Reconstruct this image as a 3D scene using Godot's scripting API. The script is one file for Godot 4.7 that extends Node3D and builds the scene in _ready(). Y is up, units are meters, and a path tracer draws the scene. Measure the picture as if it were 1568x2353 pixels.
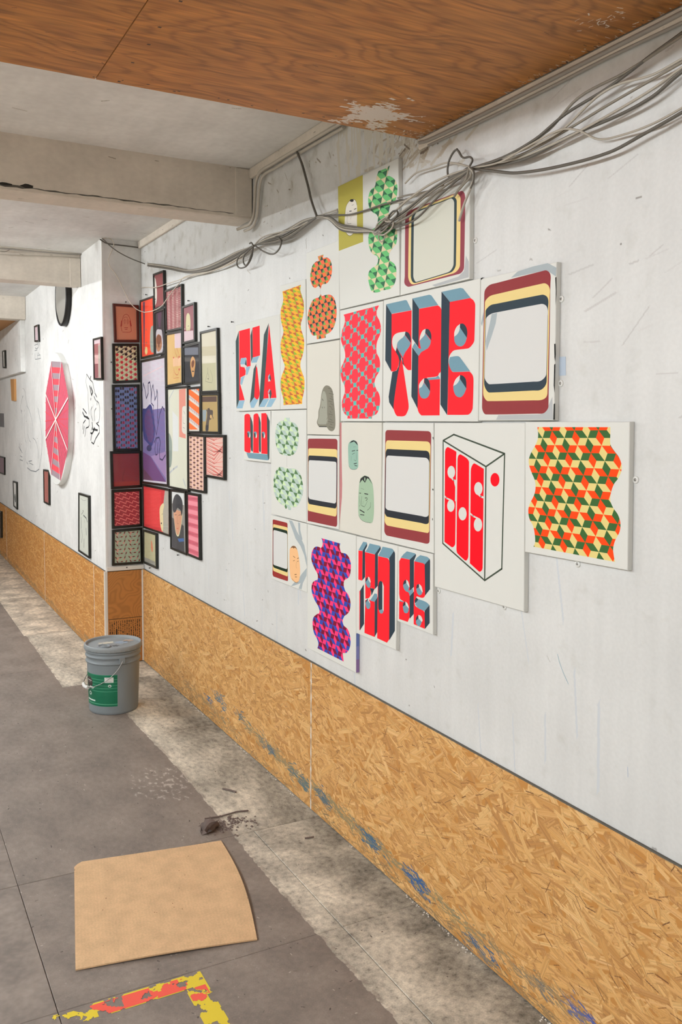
extends Node3D

# A painted workshop wall hung with canvases and framed prints. Metres; the long wall faces -x, the room runs towards -z.
const WALL_X := 1.5636      # face of the white wall
const BOARD_X := 1.5526     # face of the golden strand board below it
const LEFT_X := 1.315       # face of the farther wall, which stands proud of the long one
const RETURN_Z := -5.67     # the narrow wall between the two
const BOARD_H := 0.615
const CEIL_Y := 2.73
const BEAM_Y := 2.505

var wall_face := Transform3D(Basis(Vector3(0, 0, 1), Vector3(0, 1, 0), Vector3(-1, 0, 0)), Vector3(WALL_X, 0, 0))
var left_face := Transform3D(Basis(Vector3(0, 0, 1), Vector3(0, 1, 0), Vector3(-1, 0, 0)), Vector3(LEFT_X, 0, 0))
var return_face := Transform3D(Basis(Vector3(1, 0, 0), Vector3(0, 1, 0), Vector3(0, 0, 1)), Vector3(0, 0, RETURN_Z))
var mats := {}
var used := {}
var layer := 0
var brush := 3.5e-4
var rng := RandomNumberGenerator.new()

# colours as the paint itself is (sRGB)
var tint := {
	"canvas": Color8(222, 222, 216), "canvas_warm": Color8(220, 217, 206), "red": Color8(255, 40, 52), "red2": Color8(255, 62, 78), "red3": Color8(255, 14, 34), "dark": Color8(52, 66, 76), "dark2": Color8(66, 82, 84),
	"slate": Color8(118, 156, 172), "sky": Color8(150, 186, 208), "olive": Color8(70, 80, 68), "maroon": Color8(146, 62, 66), "maroon2": Color8(152, 54, 50), "maroon3": Color8(150, 74, 84), "cream": Color8(236, 212, 144), "night": Color8(48, 50, 58), "night2": Color8(62, 76, 80), "night3": Color8(56, 70, 78),
	"screen": Color8(219, 219, 217), "screen2": Color8(216, 216, 203), "mist": Color8(172, 182, 186), "smear": Color8(184, 187, 188), "peach": Color8(246, 194, 142), "brown": Color8(132, 92, 62), "ink": Color8(52, 52, 50), "black": Color8(30, 32, 32), "dgrn": Color8(52, 74, 68), "dgrn2": Color8(30, 48, 36), "dgrn3": Color8(62, 112, 84),
	"grey": Color8(168, 166, 164), "ash": Color8(134, 131, 116), "ash2": Color8(164, 164, 150), "ash3": Color8(104, 102, 90), "rose": Color8(196, 130, 132), "moss": Color8(152, 188, 172), "moss2": Color8(166, 192, 164), "yel": Color8(240, 190, 50), "yelo": Color8(246, 176, 62), "leaf": Color8(150, 184, 60), "rust": Color8(198, 104, 62),
	"oran": Color8(255, 112, 82), "oran2": Color8(255, 122, 72), "grn2": Color8(122, 172, 82), "mint": Color8(196, 214, 204), "mint2": Color8(212, 234, 186), "mint3": Color8(184, 204, 194), "fern": Color8(92, 128, 86), "teal": Color8(86, 192, 182), "teal2": Color8(118, 180, 176), "green": Color8(112, 196, 124), "sand": Color8(226, 212, 172),
	"cream2": Color8(232, 212, 136), "oran3": Color8(255, 76, 22), "pine": Color8(62, 104, 58), "wine": Color8(126, 26, 54), "cobalt": Color8(58, 78, 176), "pink": Color8(250, 62, 122), "olive2": Color8(186, 176, 84), "pale": Color8(232, 226, 214), "redprint": Color8(206, 34, 40), "paper": Color8(232, 230, 224),
	"plum": Color8(96, 50, 84), "plum2": Color8(84, 52, 82), "hotorange": Color8(255, 74, 30), "maroon4": Color8(150, 66, 68), "pale2": Color8(196, 190, 196), "tan3": Color8(176, 120, 82), "brown2": Color8(120, 66, 34), "night4": Color8(38, 38, 46), "dustpink": Color8(200, 138, 138), "pinkpale": Color8(232, 208, 214), "bone": Color8(220, 212, 170), "mauve": Color8(152, 88, 98),
	"peach2": Color8(240, 196, 156), "redink": Color8(206, 84, 60), "tan": Color8(226, 186, 118), "steel": Color8(120, 124, 138), "tan2": Color8(212, 158, 98), "sand2": Color8(216, 208, 180), "khaki": Color8(206, 202, 168), "ivory": Color8(232, 226, 206), "purple": Color8(118, 104, 158), "violet": Color8(104, 60, 118), "lilac": Color8(156, 128, 176), "blueink": Color8(44, 44, 112), "wineink": Color8(86, 50, 110), "inkblue": Color8(44, 34, 88), "lilacpale": Color8(212, 204, 216),
	"salmon": Color8(232, 150, 132), "greygreen": Color8(150, 162, 152), "mist2": Color8(196, 200, 202), "white": Color8(228, 230, 228), "ivory2": Color8(224, 224, 206), "tangerine": Color8(255, 116, 36), "lavender": Color8(200, 170, 180), "brown3": Color8(92, 66, 54), "steel2": Color8(158, 172, 178), "umber": Color8(88, 74, 64), "tan4": Color8(190, 162, 104), "brown4": Color8(112, 62, 50), "gold": Color8(240, 196, 140), "pinkpale2": Color8(238, 196, 182), "coral": Color8(232, 116, 104),
	"scarlet": Color8(224, 50, 52), "stone": Color8(178, 174, 160), "bone2": Color8(232, 216, 168), "graphite": Color8(64, 62, 66), "graphite2": Color8(50, 48, 54), "peach3": Color8(218, 158, 124), "hair": Color8(44, 46, 52), "blue": Color8(66, 104, 164), "stone2": Color8(150, 146, 140), "crimson": Color8(208, 54, 88), "bubble": Color8(246, 150, 164), "ash4": Color8(150, 146, 136), "orangefade": Color8(214, 126, 92), "khaki2": Color8(186, 180, 142),
	"redbrown": Color8(158, 52, 40), "terracotta": Color8(206, 140, 106), "crimson2": Color8(206, 28, 46), "grass": Color8(90, 146, 66), "crimson3": Color8(160, 20, 60), "bluegrey": Color8(106, 118, 166), "rust2": Color8(158, 46, 38), "maroon5": Color8(104, 24, 32), "darkred": Color8(142, 34, 44), "brick": Color8(164, 40, 52), "blush": Color8(240, 132, 124), "crimson4": Color8(120, 30, 26), "sage": Color8(170, 182, 156), "sage2": Color8(186, 196, 164),
	"rosewood": Color8(168, 98, 100), "rosewood2": Color8(150, 82, 86), "rosewood3": Color8(180, 100, 92), "pinkdusk": Color8(216, 168, 166), "mauve2": Color8(140, 108, 118), "ink2": Color8(96, 100, 96), "redwood2": Color8(170, 92, 80), "paper2": Color8(220, 222, 210), "darkwood": Color8(70, 48, 30), "greyrose": Color8(168, 148, 156), "coralred": Color8(255, 88, 98), "rosered": Color8(226, 96, 118), "blushwhite": Color8(250, 230, 226), "pencil": Color8(150, 152, 154),
	"wire": Color8(96, 90, 82), "wire2": Color8(136, 128, 116), "wire3": Color8(176, 168, 154), "wire4": Color8(206, 196, 180), "pipe": Color8(196, 188, 176), "pipe2": Color8(158, 152, 144), "cobalt2": Color8(112, 128, 190), "violet2": Color8(150, 120, 170), "tapeblue": Color8(188, 202, 218), "tapeviolet": Color8(140, 142, 196), "penblue": Color8(70, 160, 190), "penblue2": Color8(150, 180, 220), "redwood": Color8(84, 38, 22), "railblack": Color8(26, 22, 20)}

func _ready() -> void:
	rng.seed = 7
	# ---- camera
	var cam := Camera3D.new()
	cam.name = "camera"
	cam.projection = Camera3D.PROJECTION_FRUSTUM
	cam.near = 0.05
	cam.far = 60.0
	cam.size = 2353.0 / 2019.386 * 0.05
	cam.frustum_offset = Vector2(0, (1115.593 - 1176.5) / 2019.386 * 0.05)
	cam.position = Vector3(0, 1.6, 0)
	cam.basis = Basis(Vector3.UP, -0.491285364) * Basis(Vector3.RIGHT, -0.0744244969) * Basis(Vector3.BACK, 0.00614571271)
	add_child(cam)
	cam.current = true
	# ---- environment: the room is closed, lamps light it
	var env := Environment.new()
	env.background_mode = Environment.BG_COLOR
	env.background_color = Color(0.02, 0.02, 0.02)
	env.tonemap_mode = Environment.TONE_MAPPER_LINEAR
	env.tonemap_exposure = 0.37
	env.sdfgi_enabled = true
	env.ssao_enabled = true
	env.ssil_enabled = true
	var we := WorldEnvironment.new()
	we.name = "world_environment"
	we.environment = env
	add_child(we)
	lamp_materials()
	# ---- lamps: rows of battens on the ceiling, all to the side of the frame
	var rows := "fluorescent battens on the ceiling outside the view"
	lamp(Vector3(-2.3, 2.625, 1.2), 1.5, 3.8, 0.0, rows)
	lamp(Vector3(-2.3, 2.625, -1.1), 1.5, 3.8, 0.0, rows)
	lamp(Vector3(-2.3, 2.625, -3.4), 1.5, 3.8, 0.0, rows)
	lamp(Vector3(-0.9, 2.655, -5.80), 1.2, 2.0, PI / 2, rows)
	lamp(Vector3(-0.9, 2.655, -7.55), 1.2, 2.8, PI / 2, rows)
	lamp(Vector3(-0.9, 2.655, -9.9), 1.2, 3.6, PI / 2, rows)
	lamp(Vector3(-0.9, 2.655, -12.6), 1.2, 2.5, PI / 2, rows)

	make_materials()
	build_room()
	build_floor()
	build_things()
	var c: Node3D
	c = canvas("painted_canvas", "white canvas with three tall red block letters reading FIA, above the smaller red letters", "painting", wall_face, [-39668,20464,-34520,20468,-34498,16427,-39630,16387], 0.0160, "canvas")
	figure(c, "painted_letters", [["p","dark2",[-39659,19710,-39258,20156,-39220,16902,-39567,16522]],["p","sky",[-39220,16888,-38531,16890,-38808,16515,-39552,16522]],["p","red",[-39213,20152,-37863,20171,-37798,18446,-38259,18431,-38279,18819,-38981,18874,-39095,18673,-39021,18475,-38552,18424,-38392,18252,-38429,18062,-39024,17976,-39101,17674,-38840,17333,-38531,16896,-39220,16896]],["p","sky",[-38981,18865,-38330,18863,-38463,18556,-39088,18584]],["p","dark2",[-38316,18821,-38266,18464,-38500,18553]],["p","sky",[-38354,18428,-37834,18429,-38174,18065,-38363,18054]],["p","sky",[-38986,17961,-38503,18038,-38876,17611,-39101,17674]],["p","dark2",[-37807,19826,-37579,20141,-37528,18829,-37741,18586]],["p","red",[-37558,20161,-36729,20184,-36684,18857,-37528,18815]],["p","sky",[-37528,18807,-36766,18849,-37075,18563,-37684,18583]],["p","dark2",[-37110,18512,-37424,18288,-37891,16738,-37358,17013,-37166,18196]],["s","red",[-37124,18407,-37124,18407,-37007,18295,-36769,17412,-36735,17120,-36907,16924,-37184,16924,-37358,17053,-37265,17693]],["p","sky",[-37358,17008,-37114,16909,-36873,16905,-37395,16530,-37749,16533,-37877,16733]],["p","dark2",[-35690,20205,-36240,19739,-36825,16564,-36283,16926,-36017,18299,-35754,19955]],["p","red",[-35670,20152,-35381,19032,-34872,16938,-36297,16926,-36030,18299]],["p","sky",[-36297,16916,-35650,16909,-36163,16558,-36812,16559]],["p","sky",[-35586,16908,-34884,16921,-35443,16550,-35984,16551]],["p","sky",[-35573,17994,-35768,17899,-35768,17667,-35586,17866]],["p","dark2",[-35560,17989,-35431,17783,-35495,17670,-35670,17818]],["p","canvas",[-35768,17662,-35663,17792,-35508,17671]],["p","sky",[-35605,17352,-35781,17228,-35768,17124,-35560,17274]],["p","dark2",[-35444,17296,-35379,17115,-35495,16917,-35598,16919,-35637,17121,-35560,17274]],["p","canvas",[-35768,17150,-35611,17094,-35592,16913,-35702,16910]]])
	c = canvas("painted_canvas", "tall narrow canvas with a wavy yellow and orange patterned vase", "painting", wall_face, [-34510,21661,-32038,21596,-31930,16437,-34467,16427], 0.0160, "canvas")
	pattern(c, "painted_vase", "kagome", [-34267,21379,-34267,21379,-32447,21424,-32447,21424,-32501,21207,-32334,20951,-32195,20701,-32166,20416,-32273,20122,-32437,19878,-32436,19665,-32296,19464,-32157,19217,-32139,18933,-32263,18611,-32455,18361,-32482,18148,-32314,17902,-32119,17633,-32106,17277,-32197,17018,-32306,16805,-32305,16638,-32305,16638,-34131,16612,-34131,16612,-34163,16887,-34377,17217,-34439,17595,-34317,17865,-34106,18080,-34016,18249,-34167,18455,-34381,18766,-34443,19144,-34352,19411,-34171,19619,-34171,19792,-34354,20080,-34446,20411,-34416,20656,-34235,20883,-34175,21097], [-33290.7,20824.9,624.7,19.1,191.3,-357.2], ["yel","leaf","yelo","rust"], "rust")
	c = canvas("painted_canvas", "canvas with two stacked gourd shapes in orange, green and dark checks", "painting", wall_face, [-31981,22604,-29200,22631,-29132,19023,-31914,19016], 0.0160, "canvas")
	pattern(c, "painted_gourd", "kagome", [-30954,22308,-30954,22308,-30457,22302,-30457,22302,-30502,22173,-30502,22173,-30154,22140,-29878,21993,-29748,21727,-29759,21523,-29870,21333,-30143,21183,-30563,21176,-30680,21043,-30680,21043,-30713,21047,-30713,21047,-30872,21174,-31137,21133,-31406,21243,-31582,21503,-31584,21740,-31437,21998,-31145,22125,-30833,22130,-30833,22130], [-31299.9,20273.2,522.8,8.7,-244.2,-336.2], ["oran","grn2","oran2","dgrn"], "dgrn")
	pattern(c, "painted_gourd", "kagome", [-30820,20732,-30820,20732,-30678,20842,-30678,20842,-30582,20746,-30582,20746,-30185,20751,-29818,20696,-29523,20507,-29362,20120,-29380,19815,-29533,19521,-29847,19321,-30252,19250,-30252,19250,-30237,19133,-30237,19133,-30997,19134,-30997,19134,-31023,19291,-31023,19291,-31366,19319,-31616,19535,-31794,19834,-31821,20121,-31623,20470,-31328,20696], [-31299.9,20273.2,522.8,8.7,-244.2,-336.2], ["oran","grn2","oran2","dgrn"], "dgrn")
	figure(c, "painted_stem", [["l","grey",[-30694,21066,-30687,20822],5]])
	c = canvas("painted_canvas", "pale canvas with a grey figure of a long nose and textured hair", "painting", wall_face, [-31903,18983,-29118,18974,-29117,15424,-31852,15419], 0.0160, "canvas_warm")
	figure(c, "painted_head", [["s","ash",[-30148,17318,-29870,17263,-29640,17089,-29545,16732,-29450,16313,-29400,15896,-29442,15686,-29622,15579,-29897,15596,-30084,15700,-30131,15732,-30748,15726,-30894,15800,-30968,15908,-30848,16104,-30826,16342,-30684,16578,-30592,16963,-30475,17174,-30335,17277]],["s","ash2",[-30404,17108,-30191,16976,-30094,16635,-30090,16253,-30040,15934,-30179,15827,-30749,15823,-30905,15909,-30776,16126,-30754,16342,-30612,16577,-30568,16898]],["l","ink",[-30772,15736,-30131,15738],9],["l","ink",[-30519,16812,-30423,16735],7],["l","ink",[-30516,16501,-30477,16447],7],["l","ink",[-30327,16499,-30303,16456],6],["l","ash",[-30178,15806,-29950,16146,-30134,16019],8],["l","ash3",[-30007,17204,-29777,17176],6],["l","ash3",[-29836,17102,-29671,17050],6],["l","ash3",[-29941,17008,-29566,16966],6],["l","ash3",[-29770,16907,-29687,16845],6],["l","ash3",[-29874,16813,-29581,16761],6],["l","ash3",[-29979,16718,-29703,16682],6],["l","ash3",[-29808,16618,-29597,16557],6],["l","ash3",[-29912,16522,-29719,16476],6],["l","ash3",[-29741,16424,-29613,16394],6],["l","ash3",[-29846,16328,-29735,16270],6],["l","ash3",[-29950,16231,-29629,16188],6],["l","ash3",[-29779,16134,-29751,16106],6],["l","ash3",[-29884,16037,-29645,15982],6],["l","ash3",[-29989,15939,-29540,15901],6],["l","ash3",[-29817,15843,-29661,15818],6],["l","ash3",[-29922,15744,-29555,15695],6]])
	c = canvas("painted_canvas", "small canvas with three red block digits like zeros, under the FIA letters", "painting", wall_face, [-38740,16345,-35410,16389,-35509,14100,-38648,14090], 0.0160, "canvas")
	figure(c, "painted_letters", [["s","red",[-38575,14553,-38567,16140,-38428,16237,-38017,16248,-37849,16165,-37799,16037,-37805,14527,-38264,14466,-38454,14492]],["p","dark2",[-37866,16139,-37748,16075,-37582,15885,-37523,15708,-37537,14575,-37604,14509,-37754,14580,-37804,14758]],["s","red",[-37504,14487,-37448,16164,-37250,16258,-36990,16264,-36877,16201,-36829,16039,-36832,14561,-36784,14481,-36784,14481,-37504,14474,-37504,14474]],["p","dark2",[-36854,16164,-36732,16076,-36605,15865,-36591,14569,-36687,14509,-36806,14587]],["p","red",[-36540,16275,-36038,16285,-35868,16187,-35853,14471,-36543,14471]],["p","dark2",[-35914,16236,-35601,15931,-35637,14296,-35745,14205,-35853,14447]],["p","slate",[-38333,14455,-35853,14461,-35745,14212,-35915,14198,-38026,14204,-38128,14245]],["p","slate",[-38208,15418,-38055,15465,-37885,15423,-37835,15347,-37988,15229,-38192,15354]],["p","dark2",[-38219,15392,-38055,15369,-37995,15203,-38107,15149,-38175,15238]],["p","canvas",[-37852,15398,-37825,15232,-37920,15134,-38015,15189]],["p","slate",[-37408,15417,-37259,15464,-37096,15422,-37047,15347,-37194,15231,-37391,15354]],["p","dark2",[-37418,15392,-37260,15369,-37201,15206,-37310,15153,-37375,15240]],["p","canvas",[-37063,15397,-37038,15234,-37129,15138,-37221,15193]],["p","slate",[-36462,15422,-36320,15467,-36163,15426,-36116,15353,-36257,15239,-36447,15360]],["p","dark2",[-36472,15397,-36320,15374,-36264,15214,-36368,15163,-36431,15248]],["p","canvas",[-36132,15402,-36107,15242,-36195,15148,-36283,15202]]])
	c = canvas("painted_canvas", "canvas with two pale green and grey checked gourds on a thin stem", "painting", wall_face, [-35512,16392,-31928,16407,-31895,11825,-35418,11853], 0.0160, "canvas")
	pattern(c, "painted_gourd", "kagome", [-34029,16078,-34029,16078,-33526,16079,-33526,16079,-33442,15929,-33033,15862,-32737,15704,-32630,15433,-32628,15161,-32733,14862,-32973,14625,-33354,14507,-33742,14481,-33742,14481,-34138,14501,-34541,14569,-34835,14798,-34983,15106,-34983,15394,-34866,15731,-34487,15924,-34057,15973,-34057,15973], [-33970.8,15540.1,814.8,-28.1,-249.0,-380.7], ["mint","mint2","mint3","fern"], "fern")
	pattern(c, "painted_gourd", "kagome", [-34482,13975,-33740,13942,-33078,13976,-32700,13904,-32381,13694,-32222,13386,-32194,13094,-32375,12761,-32692,12482,-32907,12382,-33344,12354,-33344,12354,-33371,12211,-33371,12211,-33621,12211,-33621,12211,-33734,12319,-33734,12319,-33874,12188,-33874,12188,-34046,12338,-34046,12338,-34478,12396,-34890,12602,-35129,12875,-35201,13210,-35100,13557,-34833,13837], [-33970.8,15540.1,814.8,-28.1,-249.0,-380.7], ["mint","mint2","mint3","fern"], "fern")
	figure(c, "painted_stem", [["l","grey",[-33781,14491,-33779,14010],4]])
	c = canvas("painted_canvas", "small square-cornered canvas with a maroon, cream and black banded screen, beside the green faces", "painting", wall_face, [-31839,15375,-29112,15408,-29085,11872,-31864,11815], 0.0160, "canvas")
	figure(c, "painted_screen", [["s","maroon",[-31757,11957,-31771,15136,-31671,15245,-29428,15287,-29248,15239,-29224,15115,-29209,12073,-29342,11953,-31594,11929]],["s","cream",[-31751,12408,-31728,14781,-31617,14863,-29423,14900,-29243,14822,-29258,12469,-29392,12340,-31648,12339]],["s","night",[-31743,12768,-31715,14492,-31615,14574,-29465,14604,-29239,14519,-29262,12764,-29396,12647,-31600,12623]],["s","screen",[-31704,12951,-31689,14293,-31588,14386,-29508,14423,-29304,14359,-29309,12929,-29444,12833,-31551,12829]]])
	c = canvas("painted_canvas", "smallest screen canvas, with a peach face and grey strokes, low by the white wall", "painting", wall_face, [-35670,11789,-31962,11783,-31927,8948,-35505,8939], 0.0100, "canvas")
	figure(c, "brush_stroke", [["p","mist",[-33712,11745,-33360,11753,-32902,11364,-32402,11039,-32191,10867,-31958,10365,-31955,10015,-32188,10455,-32542,10791,-33045,11052,-33340,11377]]])
	figure(c, "brush_stroke", [["p","mist",[-32797,11763,-32590,11751,-32581,11463,-32367,11089,-32543,11006,-32741,11352]]])
	figure(c, "brush_stroke", [["p","mist",[-31955,9970,-31980,9645,-32320,9283,-32442,8999,-32727,8981,-32532,9247,-33108,9056,-33476,8954,-33182,9154,-32747,9398,-32393,9672]]])
	figure(c, "painted_screen", [["s","maroon2",[-35423,9192,-35405,11553,-35284,11614,-33956,11616,-33843,11557,-33777,9197,-33852,9113,-35301,9079]],["s","cream",[-35375,9432,-35364,11344,-35304,11408,-33899,11424,-33823,11322,-33797,9386,-33891,9315,-35302,9327]],["s","dgrn2",[-35375,9597,-35364,11196,-35263,11273,-33936,11285,-33842,11193,-33816,9590,-33892,9490,-35261,9482]],["s","screen",[-35334,9652,-35336,11068,-35223,11155,-33974,11154,-33867,11079,-33855,9712,-33949,9617,-35181,9601]]])
	figure(c, "painted_face", [["s","peach",[-33614,10493,-33484,10621,-33263,10712,-33044,10710,-32862,10594,-32681,10231,-32589,9857,-32622,9465,-32747,9273,-32927,9204,-33219,9210,-33478,9294,-33591,9546,-33630,10016]],["p","brown",[-33521,10568,-33410,10670,-33226,10717,-33025,10712,-32862,10594,-33080,10658,-33226,10600,-33336,10632]],["l","brown",[-33261,10273,-33077,10237],8],["l","brown",[-32860,10229,-32709,10276],8],["l","brown",[-33260,10069,-33113,10114],6],["l","brown",[-32859,10109,-32734,10146],6],["l","brown",[-32931,10086,-32974,9892,-32923,9806],3],["l","brown",[-33110,9511,-32928,9553],9],["l","brown",[-33073,9423,-32892,9449],7],["l","brown",[-33367,9296,-33145,9215,-32927,9204,-32747,9273],5]])
	c = canvas("painted_canvas", "canvas with an upright screen of thick side bands, highest up under the cable knot", "painting", wall_face, [-24854,22937,-21154,22913,-21097,20106,-24887,20090], 0.0160, "canvas")
	figure(c, "brush_stroke", [["p","smear",[-23025,20182,-21647,20249,-21361,20378,-21287,20803,-21140,20613,-21127,20160,-22832,20113]]])
	figure(c, "painted_screen", [["s","maroon3",[-24614,20679,-24626,22521,-24471,22675,-24076,22722,-21685,22712,-21526,22702,-21394,22590,-21358,22316,-21364,20479,-21490,20346,-21737,20321,-24228,20302,-24437,20319,-24634,20457]],["s","cream",[-24409,20650,-24396,22439,-24245,22611,-23973,22674,-21890,22690,-21713,22646,-21592,22483,-21569,20577,-21711,20428,-21976,20377,-24022,20339,-24265,20408]],["s","night2",[-24253,20647,-24258,22449,-24107,22565,-23938,22622,-22007,22630,-21887,22596,-21781,22455,-21775,20625,-21919,20458,-22158,20420,-23955,20371,-24162,20450]],["s","screen2",[-24104,20644,-24109,22384,-24071,22485,-23937,22577,-22096,22607,-21975,22547,-21912,22432,-21894,20660,-22010,20506,-22220,20450,-23921,20399,-24060,20510]]])
	c = canvas("painted_canvas", "large canvas with a maroon, cream and slate banded screen and grey brush strokes", "painting", wall_face, [-20554,20035,-17405,20031,-17359,16024,-20540,16003], 0.0160, "canvas")
	figure(c, "brush_stroke", [["p","mist",[-19207,19877,-18932,20010,-18304,20050,-17732,20049,-17408,19889,-17419,19669,-17625,19791,-17838,19878,-19082,19880]]])
	figure(c, "brush_stroke", [["p","mist",[-20506,18775,-20395,19097,-20372,18887,-20452,18686]]])
	figure(c, "brush_stroke", [["p","smear",[-19636,16161,-17882,16177,-17603,16367,-17444,16630,-17396,16047,-19731,16033]]])
	figure(c, "painted_screen", [["s","maroon",[-20375,19572,-20328,19711,-20129,19809,-19847,19823,-17838,19881,-17681,19818,-17613,19705,-17615,19519,-17581,16385,-17629,16291,-17768,16205,-18028,16196,-20206,16183,-20384,16394]],["s","cream",[-20334,19340,-20286,19417,-20103,19498,-19838,19517,-17884,19558,-17712,19494,-17630,19371,-17631,19184,-17630,16729,-17683,16616,-17866,16552,-18186,16548,-20115,16559,-20289,16667,-20345,16815]],["s","night3",[-20299,19087,-20244,19164,-20061,19243,-19830,19252,-17931,19273,-17744,19207,-17676,19096,-17678,18908,-17669,17035,-17735,16903,-17904,16812,-18195,16807,-20055,16798,-20228,16906,-20308,17087]],["s","screen",[-20279,18857,-20220,18934,-20037,18998,-19822,19013,-17951,19038,-17764,18974,-17690,18853,-17689,18664,-17690,17226,-17771,17115,-17940,17044,-18203,17040,-20045,17032,-20217,17126,-20289,17254]]])
	figure(c, "brush_stroke", [["p","mist",[-20014,18992,-19769,18999,-19829,18712,-19986,18398,-20219,17980,-20268,18254,-20127,18636]]])
	figure(c, "paint_chip", [["p","black",[-17440,19644,-17397,19657,-17382,19229,-17404,18934,-17406,19306]]])
	figure(c, "paint_chip", [["p","black",[-17419,17965,-17370,17980,-17349,17698,-17370,17512,-17396,17626]]])
	figure(c, "paint_chip", [["p","black",[-17401,17439,-17358,17474,-17356,17099,-17364,16723,-17399,16912]]])
	figure(c, "paint_chip", [["p","black",[-17382,16440,-17333,16458,-17324,16043,-17385,16039]]])
	figure(c, "paint_chip", [["p","black",[-20554,20041,-20493,20064,-20355,20041,-20457,20034,-20525,20002]]])
	c = canvas("painted_canvas", "banded screen canvas in maroon, cream and black, between the green faces and the SIS box", "painting", wall_face, [-25914,15915,-22846,15924,-22723,11839,-25945,11842], 0.0160, "canvas")
	figure(c, "painted_screen", [["s","maroon",[-25749,12341,-25744,15563,-25614,15667,-25141,15670,-23144,15667,-22994,15617,-22954,15503,-22967,12205,-23077,12106,-23441,12096,-25544,12066,-25723,12160]],["s","cream",[-25725,12712,-25714,15178,-25607,15317,-25134,15325,-23212,15341,-23042,15293,-22990,15169,-22993,12540,-23085,12445,-23449,12439,-25507,12414,-25707,12507]],["s","night",[-25737,12894,-25709,14883,-25602,15023,-25128,15029,-23243,15046,-23072,14989,-23019,14834,-23019,12813,-23149,12725,-23455,12724,-25557,12717,-25713,12805]],["s","screen",[-25686,13037,-25674,14680,-25554,14803,-25123,14808,-23275,14823,-23104,14767,-23045,14644,-23043,13043,-23173,12952,-23461,12949,-25518,12949,-25650,12994]]])
	figure(c, "paint_chip", [["p","ink",[-22879,15484,-22843,15495,-22826,15423,-22855,15402]]])
	figure(c, "paint_chip", [["p","ink",[-22869,13858,-22810,13879,-22787,13832,-22823,13809]]])
	figure(c, "paint_chip", [["p","ink",[-22839,12937,-22809,12950,-22800,12888,-22830,12864]]])
	c = canvas("painted_canvas", "cream canvas with two long green faces and a pink painted edge", "painting", wall_face, [-29105,15907,-26057,15924,-26053,11826,-29149,11836], 0.0120, "canvas_warm")
	figure(c, "painted_edge", [["p","rose",[-29105,15902,-28988,15903,-28961,14591,-28905,13596,-28920,13094,-29009,12583,-29097,11968,-29140,11964,-29149,13579,-29112,14835]]])
	figure(c, "painted_face", [["s","moss",[-28442,15103,-28266,15230,-28039,15272,-27814,15217,-27703,15051,-27677,14354,-27774,14241,-27998,14198,-28251,14216,-28395,14319,-28447,14710]],["p","ink",[-28356,15142,-28215,15231,-28039,15267,-27814,15212,-27713,15075,-27903,15171,-28013,15224,-28214,15178]],["l","ink",[-28169,14862,-27934,14899],7],["l","ink",[-27819,14898,-27711,14919],7],["l","ink",[-28147,14751,-27957,14802],4],["l","ink",[-27833,14830,-27844,14540,-28003,14552],3],["l","ink",[-28011,14406,-27802,14445],8],["l","ink",[-27950,14351,-27761,14345],7],["l","ink",[-28207,14671,-28224,14499],2],["l","ink",[-28060,15016,-27886,15041],2],["l","ink",[-28395,14319,-28251,14216,-27998,14198,-27774,14241],3]])
	figure(c, "painted_face", [["s","moss2",[-27594,13732,-27499,13907,-27210,14025,-26924,13990,-26686,13816,-26588,13564,-26533,13052,-26549,12628,-26638,12406,-26801,12365,-27183,12372,-27475,12438,-27625,12569,-27670,12953,-27639,13439]],["p","ink",[-27579,13721,-27499,13902,-27210,14025,-26914,13990,-26628,13726,-26899,13915,-27018,13948,-27182,13771,-27377,13871]],["e","moss2",[-27194,13897,-27150,13900,-27195,13964]],["l","ink",[-27588,13371,-27466,13375],7],["l","ink",[-27209,13381,-26961,13371],10],["l","ink",[-27173,13223,-27005,13220,-27099,13134],6],["l","ink",[-27415,13264,-27425,12950,-27240,12918],4],["l","ink",[-27539,12766,-27212,12700],11],["l","ink",[-27503,12600,-27225,12603],8],["l","ink",[-27004,13130,-27097,13003,-27240,12883],3],["l","ink",[-26767,13103,-26788,12935,-26998,12797],4],["l","ink",[-27611,13248,-27508,12967,-27581,12888],3],["l","ink",[-27469,13548,-27250,13528],2],["l","ink",[-27625,12569,-27475,12438,-27183,12372,-26754,12370],3],["l","ink",[-27291,13106,-27338,12982],2]])
	c = canvas("painted_canvas", "canvas with a red wavy vase netted with teal dots and leaves", "painting", wall_face, [-29106,20046,-25984,20043,-25984,15957,-28987,15956], 0.0160, "canvas")
	pattern(c, "painted_vase", "beads", [-28812,19864,-28812,19864,-26248,19920,-26248,19920,-26394,19728,-26373,19575,-26220,19410,-26104,19174,-26137,18952,-26320,18740,-26392,18575,-26369,18317,-26196,18117,-26136,17925,-26188,17682,-26410,17482,-26502,17294,-26403,17100,-26192,16904,-26114,16694,-26165,16447,-26312,16238,-26654,16133,-26654,16133,-26653,16056,-26653,16056,-28460,16053,-28460,16053,-28440,16134,-28440,16134,-28699,16247,-28853,16412,-28900,16638,-28751,16902,-28667,17063,-28713,17268,-28889,17458,-29001,17708,-28982,17912,-28768,18145,-28662,18322,-28708,18547,-28862,18740,-28995,18954,-28976,19125,-28913,19303,-28764,19472,-28701,19607,-28725,19771], [-28486.8,19506.7,551.2,-281.0,9.2,-654.5], ["red2","teal","teal2","grey"], "red2")
	c = canvas("painted_canvas", "large canvas with three wide red block letters reading TEB", "painting", wall_face, [-25947,20060,-20578,20059,-20565,15974,-25940,15965], 0.0160, "canvas")
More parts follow.
